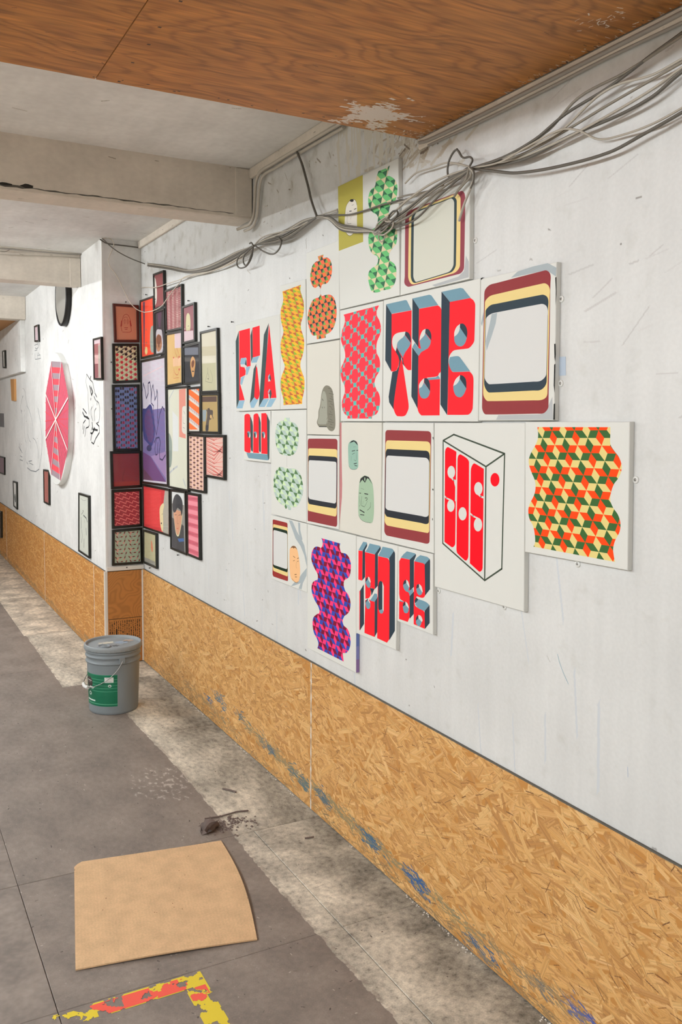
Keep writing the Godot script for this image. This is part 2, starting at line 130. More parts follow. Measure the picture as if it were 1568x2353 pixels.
	figure(c, "painted_letters", [["p","slate",[-25769,19902,-24573,19905,-24472,19879,-24185,19539,-25426,19549]],["p","dark",[-25777,19902,-25409,19540,-25396,17630,-25798,18030]],["s","red",[-25409,19540,-25409,19540,-24177,19534,-24177,19534,-24150,17625,-24150,17625,-24362,17637,-24547,17759,-24706,17951,-24767,18085,-24767,18085,-24888,17961,-24939,17811,-25041,17674,-25230,17627,-25396,17639,-25396,17639]],["p","dark",[-25327,17614,-25061,17646,-24938,17767,-24888,17961,-24967,18119,-25129,18271,-25056,18413,-24759,18084,-24913,17525,-25208,16353,-25509,16601,-25552,16793]],["s","canvas",[-24531,18885,-24531,18885,-24982,18884,-25191,18846,-25316,18757,-25355,18584,-25288,18425,-25121,18282,-25121,18282,-25077,18410,-25017,18559,-24874,18646,-24690,18708,-24569,18774,-24569,18774]],["s","dark",[-24531,18885,-24531,18885,-24348,18831,-24226,18693,-24201,18495,-24201,18495,-24569,18789,-24569,18789]],["s","slate",[-24577,18781,-24577,18781,-24205,18489,-24205,18489,-24298,18378,-24497,18241,-24616,18130,-24667,18042,-24667,18042,-25056,18409,-25056,18409,-25017,18559,-24874,18646,-24690,18708]],["p","dark",[-24738,18061,-24667,18040,-24639,17882,-24539,17747,-24688,17852]],["s","red",[-24774,18031,-24774,18031,-24688,17863,-24342,16703,-24284,16443,-24333,16314,-24512,16152,-24967,16137,-25117,16230,-25218,16408,-25170,16763,-24947,17593]],["p","slate",[-24130,19903,-23179,19908,-23056,19873,-22669,19530,-23748,19538]],["p","dark",[-24138,19910,-23744,19544,-23735,18301,-24117,18631]],["p","dark",[-24111,18354,-23736,18044,-23752,16374,-24131,16775]],["s","red",[-23736,19533,-23736,19533,-22684,19525,-22684,19525,-22538,19435,-22485,19299,-22476,17543,-22559,17425,-22730,17354,-23247,17340,-23247,17340,-23133,17263,-23133,17263,-22512,17270,-22512,17270,-22512,16159,-22512,16159,-23523,16157,-23523,16157,-23672,16246,-23753,16395,-23740,18034,-23740,18034,-23743,18308,-23743,18308]],["p","slate",[-23972,18482,-23746,18297,-23611,18271,-23194,18256,-23419,18202,-23589,18157,-23740,18045,-24099,18364]],["s","slate",[-23371,18739,-23371,18739,-23044,18475,-23044,18475,-23103,18336,-23269,18240,-23533,18220,-23628,18331,-23693,18520,-23693,18520,-23550,18597,-23422,18670]],["s","canvas",[-23352,18872,-23352,18872,-23528,18825,-23658,18669,-23701,18515,-23701,18515,-23561,18598,-23422,18670,-23371,18745,-23371,18745]],["s","dark",[-23352,18872,-23352,18872,-23171,18835,-23038,18680,-23015,18484,-23015,18484,-23371,18749,-23371,18749]],["p","slate",[-23228,17324,-22730,17334,-22623,17387,-22520,17297,-22519,17271,-23144,17263]],["p","canvas",[-22560,17470,-22508,17423,-22520,17301,-22611,17376]],["s","canvas",[-23398,17331,-23398,17331,-23549,17257,-23681,17135,-23689,17009,-23689,17009,-23525,17067,-23414,17200,-23414,17200]],["s","dark",[-23383,17335,-23383,17335,-23209,17307,-23075,17157,-23050,16912,-23050,16912,-23395,17205,-23395,17205]],["s","slate",[-23403,17199,-23403,17199,-23050,16912,-23050,16912,-23103,16795,-23213,16714,-23383,16690,-23556,16731,-23663,16860,-23690,17019,-23690,17019,-23525,17071]],["p","slate",[-22479,19909,-21529,19908,-21395,19872,-21019,19557,-22044,19554]],["p","dark",[-22501,19918,-22058,19561,-22104,16167,-22474,16490]],["s","red",[-22058,19555,-22058,19555,-21028,19553,-21028,19553,-20865,19454,-20788,19312,-20801,18335,-20878,18216,-21100,18107,-21765,18103,-21935,18035,-22052,17912,-22072,17744,-21956,17539,-21816,17453,-21000,17432,-21000,17432,-20852,17313,-20808,17139,-20825,16369,-21046,16176,-22094,16175,-22094,16175]],["s","slate",[-22007,17910,-22007,17910,-21659,17919,-21506,17880,-20978,17438,-20978,17438,-21799,17456,-21974,17559,-22055,17763]],["s","canvas",[-21516,18852,-21516,18852,-21682,18785,-21797,18637,-21800,18490,-21800,18490,-21642,18556,-21544,18655]],["s","dark",[-21516,18858,-21516,18858,-21350,18842,-21199,18722,-21146,18563,-21168,18417,-21168,18417,-21524,18751,-21524,18751]],["s","slate",[-21520,18751,-21520,18751,-21168,18421,-21168,18421,-21236,18290,-21366,18203,-21515,18194,-21685,18255,-21790,18381,-21803,18500,-21803,18500,-21643,18566,-21551,18656]],["s","canvas",[-21475,17349,-21475,17349,-21674,17249,-21773,17133,-21812,17031,-21812,17031,-21636,17089,-21521,17184]],["s","dark",[-21469,17355,-21469,17355,-21308,17313,-21173,17191,-21146,16941,-21146,16941,-21482,17241,-21482,17241]],["s","slate",[-21485,17241,-21485,17241,-21149,16945,-21149,16945,-21244,16803,-21374,16708,-21507,16695,-21678,16754,-21784,16895,-21812,17035,-21812,17035,-21636,17093,-21521,17184]]])
	c = canvas("painted_canvas", "canvas with tall red block digits reading 150, low beside the purple vase", "painting", wall_face, [-27718,11792,-24857,11805,-24922,8236,-27681,8218], 0.0160, "canvas")
	figure(c, "painted_letters", [["p","slate",[-27209,11649,-26957,11660,-26931,11621,-27246,11313,-27546,11303]],["p","dark",[-27246,11313,-26931,11628,-26921,11529,-27069,11362,-27053,10396,-27254,10236]],["p","red",[-27546,11288,-27250,11306,-27258,10231,-27542,10221]],["p","dark",[-27142,10117,-27097,8681,-27405,8365,-27394,9850]],["p","red",[-27454,9818,-27394,9850,-27405,8380,-27440,8405]],["p","slate",[-26749,11645,-26041,11653,-25989,11629,-26375,11307,-27056,11305,-26891,11449]],["p","dark",[-26375,11307,-25993,11639,-25972,11540,-26167,11340,-26147,10234,-26353,10078]],["p","red",[-27068,11295,-26363,11303,-26357,10074,-26648,10075,-26628,9901,-26643,9794,-26757,9689,-27015,9610]],["p","red",[-27023,9566,-26694,9638,-26362,9627,-26339,8371,-27062,8358]],["p","dark",[-26701,10060,-26378,10082,-26585,9800,-26612,9925]],["p","slate",[-26371,9922,-26209,9934,-26167,9838,-26353,9624,-26681,9609,-26592,9698]],["p","canvas",[-26832,10442,-26728,10428,-26643,10295,-26675,10238,-26843,10346]],["p","dark",[-26878,10439,-26998,10342,-27041,10187,-26839,10342]],["s","slate",[-26847,10349,-26847,10349,-26675,10242,-26675,10242,-26665,10145,-26763,10049,-26931,10100,-27025,10211,-27025,10211]],["p","dark",[-26840,9668,-26984,9542,-27029,9449,-26839,9590]],["p","canvas",[-26832,9665,-26672,9548,-26663,9497,-26839,9594]],["s","slate",[-26847,9597,-26847,9597,-26663,9501,-26663,9501,-26669,9370,-26812,9279,-26960,9335,-27009,9469,-27009,9469]],["p","dark",[-26148,9846,-26149,8600,-26339,8375,-26353,9624]],["p","slate",[-25844,11648,-25209,11662,-25095,11607,-25411,11300,-26154,11284,-25978,11478]],["p","dark",[-25415,11300,-25091,11604,-25030,11527,-24987,8884,-25337,8483,-25363,8630,-25368,11050]],["s","red",[-26150,11277,-26150,11277,-25526,11292,-25406,11225,-25368,11050,-25349,8511,-25349,8511,-25489,8361,-25489,8361,-26161,8369,-26161,8369,-26152,10109]],["s","dark",[-26122,10197,-26077,10348,-25979,10430,-25840,10419,-25840,10419,-25815,9463,-25815,9463,-26019,9392,-26100,9459]],["p","canvas",[-25840,10425,-25740,10283,-25735,9417,-25822,9461]],["s","slate",[-26059,9380,-26059,9380,-25822,9465,-25822,9465,-25735,9411,-25735,9411,-25820,9318,-25958,9297]]])
	c = canvas("painted_canvas", "canvas with two red block letters reading SE, beside the red 150 digits", "painting", wall_face, [-24846,11803,-22767,11814,-22714,9247,-24853,9252], 0.0160, "canvas")
	figure(c, "painted_letters", [["p","slate",[-24291,11697,-23798,11697,-23756,11674,-24108,11448,-24665,11434,-24505,11570]],["p","dark",[-24112,11447,-23753,11684,-23738,11629,-23855,11450,-23843,10589,-24092,10410]],["p","red",[-24762,11299,-24647,11429,-24112,11447,-24069,9541,-24187,9357,-24732,9346,-24734,9961,-24471,9986,-24691,10028,-24739,10197]],["p","slate",[-24709,9993,-24453,9999,-24452,9970,-24734,9949]],["p","canvas",[-24746,10196,-24684,10029,-24471,9996,-24742,9987]],["s","dark",[-24325,10749,-24325,10749,-24449,10680,-24511,10532,-24511,10532,-24304,10636,-24304,10636]],["s","canvas",[-24314,10745,-24314,10745,-24198,10712,-24106,10563,-24130,10516,-24130,10516,-24304,10636,-24304,10636]],["s","slate",[-24304,10640,-24304,10640,-24123,10517,-24123,10517,-24209,10366,-24370,10377,-24481,10469,-24497,10545,-24497,10545]],["p","slate",[-24245,10373,-24086,10431,-23905,10530,-23867,10430,-24081,10234,-24137,10334]],["p","dark",[-23833,10446,-23823,9706,-24072,9486,-24088,10232]],["s","dark",[-24363,10014,-24363,10014,-24470,9931,-24510,9806,-24510,9806,-24324,9896,-24324,9896]],["s","canvas",[-24345,10014,-24345,10014,-24218,9969,-24126,9860,-24143,9814,-24143,9814,-24324,9900,-24324,9900]],["s","slate",[-24331,9903,-24331,9903,-24136,9819,-24136,9819,-24159,9708,-24282,9630,-24427,9645,-24503,9815,-24503,9815]],["p","slate",[-23489,11682,-23086,11683,-22946,11637,-23226,11415,-23827,11438,-23692,11569]],["p","dark",[-23229,11415,-22946,11637,-22918,11567,-22906,10675,-23189,10415]],["s","red",[-23834,11434,-23834,11434,-23314,11443,-23226,11394,-23183,10438,-23305,10327,-23663,10310,-23663,10310,-23770,10140,-23760,10008,-23586,9945,-23295,9922,-23189,9852,-23170,9345,-23170,9345,-23822,9359,-23822,9359,-23839,10416]],["p","dark",[-23690,10266,-23551,10219,-23761,10055,-23777,10158]],["s","slate",[-23565,10236,-23565,10236,-23117,10224,-22926,10163,-22926,10163,-23217,9914,-23217,9914,-23586,9945,-23754,10032,-23754,10032]],["p","dark",[-22917,10165,-22896,9591,-23163,9342,-23194,9926]],["s","dark",[-23552,10737,-23552,10737,-23664,10677,-23703,10546,-23703,10546,-23533,10629,-23533,10629]],["s","canvas",[-23535,10740,-23535,10740,-23398,10684,-23320,10546,-23339,10490,-23339,10490,-23533,10629,-23533,10629]],["s","slate",[-23540,10629,-23540,10629,-23339,10492,-23339,10492,-23391,10420,-23527,10372,-23648,10431,-23696,10556,-23696,10556]],["s","dark",[-23563,9724,-23563,9724,-23681,9600,-23699,9485,-23699,9485,-23543,9609,-23543,9609]],["s","canvas",[-23553,9722,-23553,9722,-23409,9713,-23304,9601,-23347,9531,-23347,9531,-23544,9615,-23544,9615]],["s","slate",[-23543,9613,-23543,9613,-23347,9531,-23347,9531,-23476,9361,-23677,9409,-23689,9502,-23689,9502]]])
	c = canvas("painted_canvas", "white canvas with a line-drawn box carrying red letters reading SIS and a red dot", "painting", wall_face, [-22800,15924,-18489,15959,-18373,10840,-22658,10798], 0.0160, "canvas")
	figure(c, "painted_letters", [["s","red3",[-22195,15053,-22195,15053,-22151,15147,-22028,15196,-21620,15078,-21607,14943,-21586,12319,-21632,12221,-21766,12164,-22150,12280,-22150,12280,-22156,12489]],["e","canvas",[-21850,14447,-21652,14458,-21855,14636]],["l","canvas",[-21818,14264,-21717,14210,-21596,14191],16],["l","canvas",[-22187,13694,-22079,13636,-21827,13590],14],["e","canvas",[-21845,13424,-21652,13442,-21850,13609]],["p","canvas",[-21628,14210,-21574,14214,-21580,13585,-21633,13580,-21631,14000,-21698,14153]],["s","red3",[-21537,14816,-21497,14960,-21375,14999,-21061,14888,-20959,14777,-20915,12016,-21006,11869,-21114,11871,-21461,12014,-21518,12143]],["e","canvas",[-21239,13237,-21036,13256,-21245,13434]],["s","red3",[-20868,14539,-20809,14695,-20685,14764,-20249,14627,-20249,14627,-20218,11785,-20264,11682,-20386,11632,-20833,11808,-20833,11808]],["e","canvas",[-20490,14043,-20293,14057,-20495,14232]],["l","canvas",[-20468,13868,-20360,13819,-20237,13803],16],["l","canvas",[-20862,13286,-20725,13223,-20452,13169],14],["e","canvas",[-20476,12994,-20279,13015,-20481,13191]],["e","red3",[-19731,14348,-19529,14361,-19737,14539]]])
	figure(c, "painted_lines", [["l","olive",[-22300,15390,-21745,15584,-19323,15097,-20150,14697,-22300,15390],14],["l","olive",[-22300,15390,-22238,12223,-20113,11417,-19348,11873,-19323,15097],14],["l","olive",[-20150,14697,-20113,11417],16]])
	c = canvas("painted_canvas", "large canvas with a wavy vase of orange, green and cream star tiles", "painting", wall_face, [-18484,15981,-14805,15999,-14732,12540,-18384,12478], 0.0160, "canvas")
	pattern(c, "painted_vase", "rhomb", [-17992,15844,-17992,15844,-15402,15870,-15402,15870,-15395,15699,-15386,15470,-15265,15322,-15107,15176,-15012,14991,-15018,14840,-15112,14664,-15234,14523,-15316,14326,-15334,14133,-15238,13968,-15078,13811,-14995,13629,-15012,13418,-15143,13192,-15199,12992,-15166,12804,-15123,12685,-15123,12685,-18038,12670,-18038,12670,-17978,12796,-18001,13008,-18072,13215,-18224,13394,-18281,13626,-18206,13828,-18068,14032,-18010,14229,-18049,14440,-18202,14667,-18308,14919,-18234,15137,-18080,15334,-17974,15506,-17955,15676], [-17777.9,15563.3,821.3,17.2,469.8,-174.0], ["cream2","oran3","pine"], "pine")
	c = canvas("painted_canvas", "tall canvas with a wavy pink, blue and maroon star-tiled vase, lowest above the board edge", "painting", wall_face, [-31793,11794,-27752,11798,-27675,6726,-31755,6703], 0.0160, "canvas")
	pattern(c, "painted_vase", "rhomb", [-30539,11375,-30539,11375,-28953,11361,-28953,11361,-29006,11211,-28867,11022,-28867,11022,-28462,11026,-28168,10838,-28111,10540,-28238,10214,-28609,10024,-28609,10024,-28661,9860,-28550,9646,-28281,9514,-28119,9261,-28220,8908,-28591,8665,-28591,8665,-28724,8469,-28640,8303,-28316,8216,-28127,7974,-28122,7639,-28357,7337,-28708,7227,-28708,7227,-28622,6920,-28622,6920,-30839,6910,-30839,6910,-30750,7111,-30873,7277,-31151,7465,-31278,7773,-31219,8065,-30882,8286,-30882,8286,-30671,8396,-30764,8598,-31071,8789,-31320,9021,-31384,9288,-31262,9504,-30835,9685,-30835,9685,-30836,9877,-31113,10081,-31393,10371,-31365,10708,-31120,10934,-30847,10997,-30547,10982,-30547,10982,-30429,11105,-30431,11267], [-30012.9,10490.4,806.2,5.5,471.4,-178.5], ["wine","cobalt","pink"], "wine")
	painted_side(c, [-27692,8198,-27675,6741], ["cobalt2", "tapeviolet", "violet2"])
	c = canvas("painted_canvas", "tall canvas with a green patterned wavy vase and an olive panel", "painting", wall_face, [-29318,24588,-25093,24552,-24928,20096,-29115,20078], 0.0160, "canvas")
	figure(c, "painted_panel", [["p","olive2",[-29301,24579,-27450,24565,-27383,22251,-29207,22232]]])
	figure(c, "painted_face", [["s","pale",[-28744,23411,-28670,23713,-28490,23845,-28235,23887,-27981,23810,-27853,23616,-27845,23066,-27865,22784,-28115,22662,-28370,22635,-28631,22779,-28765,22999]],["l","ink",[-28744,23411,-28670,23713,-28490,23845,-28235,23887,-27981,23810,-27853,23616],4],["l","ink",[-28739,23019,-28631,22779,-28370,22635,-28115,22662,-27965,22730],4],["e","ink",[-28234,23851,-28092,23821,-28235,23900]],["l","ink",[-28408,23509,-28254,23488],8],["l","ink",[-28052,23502,-27901,23507],8],["l","ink",[-28537,23491,-28558,23131,-28274,23053],3],["l","ink",[-28277,23294,-28301,23203],3],["l","ink",[-28232,23683,-28080,23675],3]])
	pattern(c, "painted_vase", "kagome2", [-26476,24289,-26476,24289,-26365,24432,-26365,24432,-25825,24403,-25825,24403,-25628,24444,-25628,24444,-25691,24304,-25776,24146,-25643,24104,-25336,23932,-25139,23689,-25154,23385,-25278,23191,-25537,23134,-25622,23018,-25663,22892,-25659,22645,-25478,22388,-25174,22264,-25106,22097,-25165,21820,-25378,21700,-25593,21556,-25613,21425,-25500,21295,-25280,21172,-25148,20996,-25162,20664,-25267,20499,-25482,20392,-25792,20386,-26108,20403,-26198,20368,-26475,20379,-26758,20461,-26904,20667,-27004,20915,-26960,21144,-26725,21250,-26446,21301,-26333,21446,-26405,21595,-26686,21709,-26877,21880,-27001,22157,-26982,22434,-26747,22554,-26469,22618,-26380,22784,-26430,22977,-26711,23125,-26949,23312,-27048,23565,-27005,23788,-26865,23919,-26586,23994,-26521,24185], [-26199.8,24121.7,528.9,-401.4,-160.8,-405.9], ["green","sand","green","dgrn3"], "dgrn3")
	c = framed("framed_print", "orange print in a dark frame, against the corner below the drooping wire", "framed print", wall_face, [-56488,23566,-53390,23509,-53267,19847,-56301,19824], 0.0180, 12, "hotorange", "black")
	figure(c, "print_image", [["p","plum",[-55913,23387,-55451,23377,-55502,22036,-55733,20041,-55836,20048,-55861,22069]],["s","greygreen",[-53675,21731,-53675,21731,-54165,21639,-54381,21111,-54356,20423,-54120,20134,-53636,20075,-53636,20075]],["e","cream",[-55262,20291,-54960,20271,-55253,20541]],["e","rust",[-55212,21621,-55071,21608,-55210,21693]],["e","rust",[-55193,20787,-55032,20775,-55190,20859]]])
	c = framed("framed_print", "small maroon print with half a pale face, topmost of the dark-framed cluster", "framed print", wall_face, [-53403,24809,-51254,24729,-51140,22609,-53288,22582], 0.0180, 12, "maroon4", "black")
	figure(c, "print_image", [["s","pale",[-53335,24672,-53335,24672,-53013,24388,-52799,23750,-52867,23122,-53158,22888,-53396,22887,-53396,22887]],["e","ink",[-53145,23260,-53070,23252,-53144,23303]],["l","ink",[-53245,23112,-53009,23098],4]])
	c = framed("framed_print", "narrow dark photograph of a jar-like brown face in a black frame, below the maroon print", "framed print", wall_face, [-53262,22515,-51187,22516,-51019,19832,-53163,19821], 0.0180, 12, "night4", "black")
	figure(c, "print_image", [["p","plum2",[-52795,22449,-51873,22432,-52176,21516,-52454,21487]],["s","pale2",[-53126,21010,-52925,21369,-52365,21374,-51821,21195,-51768,19982,-53066,19972]],["s","tan3",[-53135,20743,-52746,21087,-52193,20989,-51842,20513,-52128,20138,-52872,20134]],["s","brown2",[-52941,20889,-52375,21057,-51925,20783,-52301,20468,-52493,20268]]])
	c = framed("framed_print", "pink print of fine diagonal hatching in a brown frame, crossed by hanging wires", "framed print", wall_face, [-51022,23516,-47867,23491,-47849,20995,-50856,21072], 0.0180, 12, "dustpink", "black")
	weave(c, "print_image", "hatch", [-51016,23460,-48199,23429,-48210,21169,-50873,21197], ["maroon4","pale",26,0.0])
	c = framed("framed_print", "small mauve print with a tall pale oval face and pink lower band", "framed print", wall_face, [-47777,22241,-45708,22243,-45669,20159,-47749,20148], 0.0180, 12, "mauve", "black")
	figure(c, "print_image", [["p","pinkpale",[-47658,20855,-46072,20772,-46034,20267,-47629,20283]],["s","bone",[-47277,20901,-47236,21606,-47049,21770,-46801,21757,-46575,21566,-46573,20866,-46903,20843]],["l","ink",[-46981,21085,-46774,21079],5],["e","pale",[-47486,20972,-47418,20966,-47485,21009]]])
	c = framed("framed_print", "tan print with red sketches and a white block, in the middle of the dark-framed cluster", "framed print", wall_face, [-50934,21017,-47868,20948,-47835,17935,-50912,17861], 0.0180, 12, "tan", "black")
	figure(c, "print_image", [["p","pinkpale",[-49369,20863,-48190,20886,-48151,19988,-49345,20043]],["p","peach2",[-49723,19518,-48164,19453,-48131,18995,-49691,19020]],["l","redink",[-49347,19988,-49173,19731,-48557,19476,-48986,20018],6],["l","redink",[-49556,18930,-49382,18647,-48846,18515,-48529,18799],7],["l","redink",[-49644,18383,-49559,18820],5],["l","redink",[-49618,18327,-48584,18341],4],["e","redink",[-49586,19523,-49477,19517,-49585,19573]],["e","redink",[-48556,19503,-48433,19496,-48554,19562]],["e","redink",[-48556,18800,-48433,18795,-48554,18865]]])
	c = framed("framed_print", "nearly black portrait photograph with a thin lit face", "framed print", wall_face, [-47717,20056,-44872,20082,-44794,17925,-47639,17876], 0.0180, 12, "night4", "black")
	figure(c, "print_image", [["p","steel",[-47721,19958,-45275,19815,-45243,19420,-47705,19553]],["s","tan2",[-46484,19249,-46197,19388,-45877,19266,-45723,19000,-45849,18646,-45975,18342,-46219,18274,-46417,18543,-46597,18943]],["s","brown2",[-46365,19087,-45959,19168,-45964,18910,-46289,18797]],["e","night4",[-46132,18582,-45939,18573,-46131,18613]]])
	c = framed("framed_print", "tall cream print with a small line sketch of a figure, in a dark frame", "framed print", wall_face, [-44840,20592,-42242,20578,-42074,17334,-44735,17359], 0.0180, 12, "ivory", "black")
	figure(c, "print_image", [["p","sand2",[-44772,19806,-42571,19701,-42542,19216,-44765,19327]],["p","khaki",[-44749,18923,-42547,18854,-42530,17473,-44735,17520]],["l","ink",[-43738,18671,-43779,18425,-43598,18195,-43674,18049],4],["l","ink",[-43779,18425,-44006,18161,-44121,17966,-43166,17871,-43055,18124,-43374,18530],3],["l","ink",[-43821,18105,-43600,18071],6]])
	c = framed("framed_print", "largest framed print, a purple hand outlined in dark paint", "framed print", wall_face, [-56425,19738,-51017,19762,-50755,11979,-56380,11811], 0.0180, 14, "lilacpale", "black")
	figure(c, "print_image", [["p","purple",[-56181,16496,-51366,16654,-51243,12226,-56279,12061]],["p","violet",[-56284,13858,-54549,13641,-51243,12226,-56279,12061]],["p","lilac",[-54407,13646,-51214,14072,-51237,12415]],["p","plum",[-56324,12836,-53901,12131,-56279,12061]],["s","blueink",[-56330,16497,-55441,16652,-54293,16877,-53765,16093,-53524,15122,-54245,14284,-55232,14495,-56096,14879]],["s","wineink",[-55754,16092,-54724,16646,-54049,15897,-53805,14922,-54659,14510,-55638,15289]],["l","inkblue",[-56181,16496,-56282,17709,-56038,18265,-55684,17934,-55345,17288,-54903,17596,-54880,18226,-54523,18293,-54237,17658,-54258,17072],22],["l","inkblue",[-54258,17072,-54050,17848,-53833,18114,-53575,17642,-53456,17137,-53109,17400,-53002,17781,-52836,17547,-52883,16093,-52829,15709],22],["l","inkblue",[-54261,16994,-53741,16793,-53641,15704,-53188,15011,-52833,15594,-52413,16283,-51877,16734,-51372,16467],20],["l","inkblue",[-53681,14535,-53262,14816,-52590,14869,-52335,14569,-52618,13985,-52499,13567,-51976,13513,-51322,13842],22],["l","inkblue",[-53197,14740,-53557,14148,-53365,13765,-53025,13816,-52867,14555],18],["e","inkblue",[-54814,14148,-54249,14165,-54807,14347]],["l","pinkpale",[-56095,18709,-51803,19134],16]])
	c = framed("framed_print", "tall pale print with a salmon corner and a grey foot-like shape", "framed print", wall_face, [-50848,17839,-46899,17826,-46949,11961,-50668,11929], 0.0180, 12, "ivory2", "black")
	figure(c, "print_image", [["p","salmon",[-48612,17661,-47423,17698,-47463,14903,-48619,14986]],["s","pale",[-48150,15385,-48065,16589,-47667,16726,-47390,16688,-47390,16688,-47424,15149,-47424,15149,-47927,15211]],["l","ink",[-47786,16446,-47566,16269],6],["l","ink",[-47906,16129,-47913,15812,-47634,15743],4],["l","ink",[-47920,15530,-47640,15480],5],["s","greygreen",[-50904,15201,-50904,15201,-50409,15098,-50053,14700,-50008,14113,-50085,13521,-50339,13176,-50837,13151,-50837,13151]],["l","mist2",[-50617,16500,-50474,17198,-49611,17652],18],["p","white",[-49884,16459,-48824,16094,-48814,14154,-49825,14119]],["l","mist2",[-50598,12790,-49732,13096,-49012,13278],26],["l","mist2",[-47987,12616,-47545,12219],24]])
	c = framed("framed_print", "orange diagonal-striped print in a narrow black frame", "framed print", wall_face, [-47003,17740,-44818,17741,-44847,15239,-46975,15218], 0.0180, 12, "pale", "black")
	weave(c, "print_image", "stripes", [-46908,17691,-45100,17703,-45124,15453,-46915,15405], ["tangerine","lavender",4,-0.9])
	c = framed("framed_print", "photograph of a dark reaching hand before a tan ground, under the cream print", "framed print", wall_face, [-44763,17360,-42046,17320,-41988,15257,-44746,15241], 0.0180, 12, "tan4", "black")
	figure(c, "print_image", [["p","brown3",[-44684,17185,-42448,17163,-42437,16884,-44651,16905]],["p","steel2",[-44620,16487,-43978,16483,-44137,15880,-44592,15879]],["s","umber",[-44145,15402,-44063,15805,-43909,16132,-43866,16482,-43680,16580,-43388,16478,-43026,16427,-43066,16181,-43322,15983,-43542,15958,-43656,15683,-43734,15408]],["l","umber",[-43831,16382,-44015,16483],14],["l","umber",[-43536,16380,-43533,16579],12],["l","umber",[-43244,16329,-42960,16033],14],["e","tan",[-43320,16132,-43175,16132,-43318,16231]],["p","night4",[-44140,15679,-43656,15708,-43734,15408,-44145,15402]]])
	c = framed("framed_print", "brown and pink pattern print of small diamonds, below the orange stripes", "framed print", wall_face, [-47001,15183,-44213,15179,-44210,12085,-46959,12062], 0.0180, 12, "pinkpale2", "black")
	weave(c, "print_image", "diamonds", [-46880,15100,-44566,15117,-44615,12175,-46901,12140], ["brown4","gold",4,12])
	c = framed("framed_print", "pink print of fine slanting lines, its frame lowest on the right of the cluster", "framed print", wall_face, [-44190,15174,-41284,15226,-41301,12972,-44173,12973], 0.0180, 12, "pinkpale2", "black")
	weave(c, "print_image", "hatch", [-44150,15062,-41574,15113,-41561,13104,-44166,13112], ["coral","pinkpale2",30,0.25])
	c = framed("framed_print", "red print with half a pale face and grey side, low in the corner", "framed print", wall_face, [-56317,11772,-50470,11862,-50447,9022,-56283,8912], 0.0180, 12, "redprint", "black")
	figure(c, "print_image", [["p","scarlet",[-55855,11471,-52294,11584,-52366,9287,-55886,9199]],["p","stone",[-51509,11728,-50795,11752,-50824,9078,-51978,9070,-51930,10663]],["s","bone2",[-51729,10853,-52321,10743,-52627,10483,-52640,10074,-52556,9587,-52366,9287,-52074,9146,-51916,9511,-51938,10374]],["l","ink",[-52239,10200,-51942,10244],4],["e","ink",[-52306,9628,-52187,9641,-52304,9686]]])
	c = framed("framed_print", "portrait photograph of a dark-haired young person in a grey jacket with a blue scarf", "framed print", wall_face, [-50237,11874,-47432,11960,-47328,8339,-50336,8314], 0.0180, 12, "stone2", "black")
	figure(c, "print_image", [["p","white",[-50141,11856,-47886,11860,-47860,11138,-50117,11050]],["p","graphite",[-50140,10210,-47930,9948,-47836,8447,-50188,8436]],["s","bone",[-49764,10581,-48255,10724,-48268,10182,-48541,9663,-48902,9237,-49346,9295,-49646,9899]],["s","peach3",[-49764,10581,-48342,10716,-48355,10173,-48628,9653,-48989,9309,-49343,9406,-49600,9903]],["s","hair",[-50028,10946,-49742,11415,-49286,11644,-48668,11610,-48155,11328,-48122,10899,-48347,10472,-48471,10758,-48687,10820,-49083,10865,-49402,10615,-49855,10572]],["l","hair",[-49587,10404,-49227,10453],6],["l","hair",[-48872,10447,-48520,10523],6],["l","brown2",[-49094,10425,-49105,9984,-48884,9980],4],["l","redink",[-49248,9638,-48891,9705],8],["p","blue",[-49083,9078,-47946,9244,-47908,9060,-48822,8918]],["p","graphite2",[-50146,9985,-49437,9229,-49321,8522,-50187,8464]]])
	c = framed("framed_print", "tall pink print of repeated red figures in rows, in a black frame beside the portrait", "framed print", wall_face, [-47249,11923,-45161,11966,-45055,8390,-47227,8375], 0.0180, 12, "bubble", "black")
	weave(c, "print_image", "rows", [-47298,11825,-45484,11875,-45429,8439,-47288,8442], ["crimson","bubble",14,7])
	c = framed("framed_print", "small grey print with a faint orange smear, lowest in the corner", "framed print", wall_face, [-56242,8806,-53292,8880,-53305,6661,-56306,6587], 0.0180, 12, "khaki2", "black")
	figure(c, "print_image", [["p","ash4",[-56362,7004,-53760,7041,-53770,6740,-56375,6659]],["s","orangefade",[-54560,8286,-54301,8108,-54210,7668,-54477,7602,-54625,7945]],["p","graphite",[-56373,6722,-53768,6800,-53771,6725,-56376,6634]]])
	c = framed("framed_print", "tan print with a small red-brown face sketch, topmost on the narrow side wall", "framed print", return_face, [13772,23277,15433,23273,15450,20915,13838,20840], 0.0180, 16, "terracotta", "redwood")
	figure(c, "print_image", [["l","redbrown",[14345,21565,14306,21843,14412,22410,14528,22613,14728,22625,14895,22270,14919,21877,14915,21567,14373,21510],6],["s","redbrown",[14250,21868,14311,22236,14367,22211,14349,21902]],["s","redbrown",[14890,21904,14837,22238,14895,22270,14977,21937]],["l","redbrown",[14493,22022,14525,22304,14564,22054],5],["l","redbrown",[14706,22034,14710,22315,14749,22065],5],["l","redbrown",[14504,21798,14718,21810],8],["l","redbrown",[14545,21688,14688,21710],8],["l","redbrown",[14469,22385,14584,22476,14725,22400],4]])
	c = framed("framed_print", "print of red dots and green checks in a black frame on the narrow side wall", "framed print", return_face, [13713,20756,15428,20835,15465,18357,13727,18233], 0.0180, 16, "sand", "black")
	weave(c, "print_image", "dots", [13870,20611,15299,20674,15338,18372,13888,18303], ["crimson2","grass",5,7])
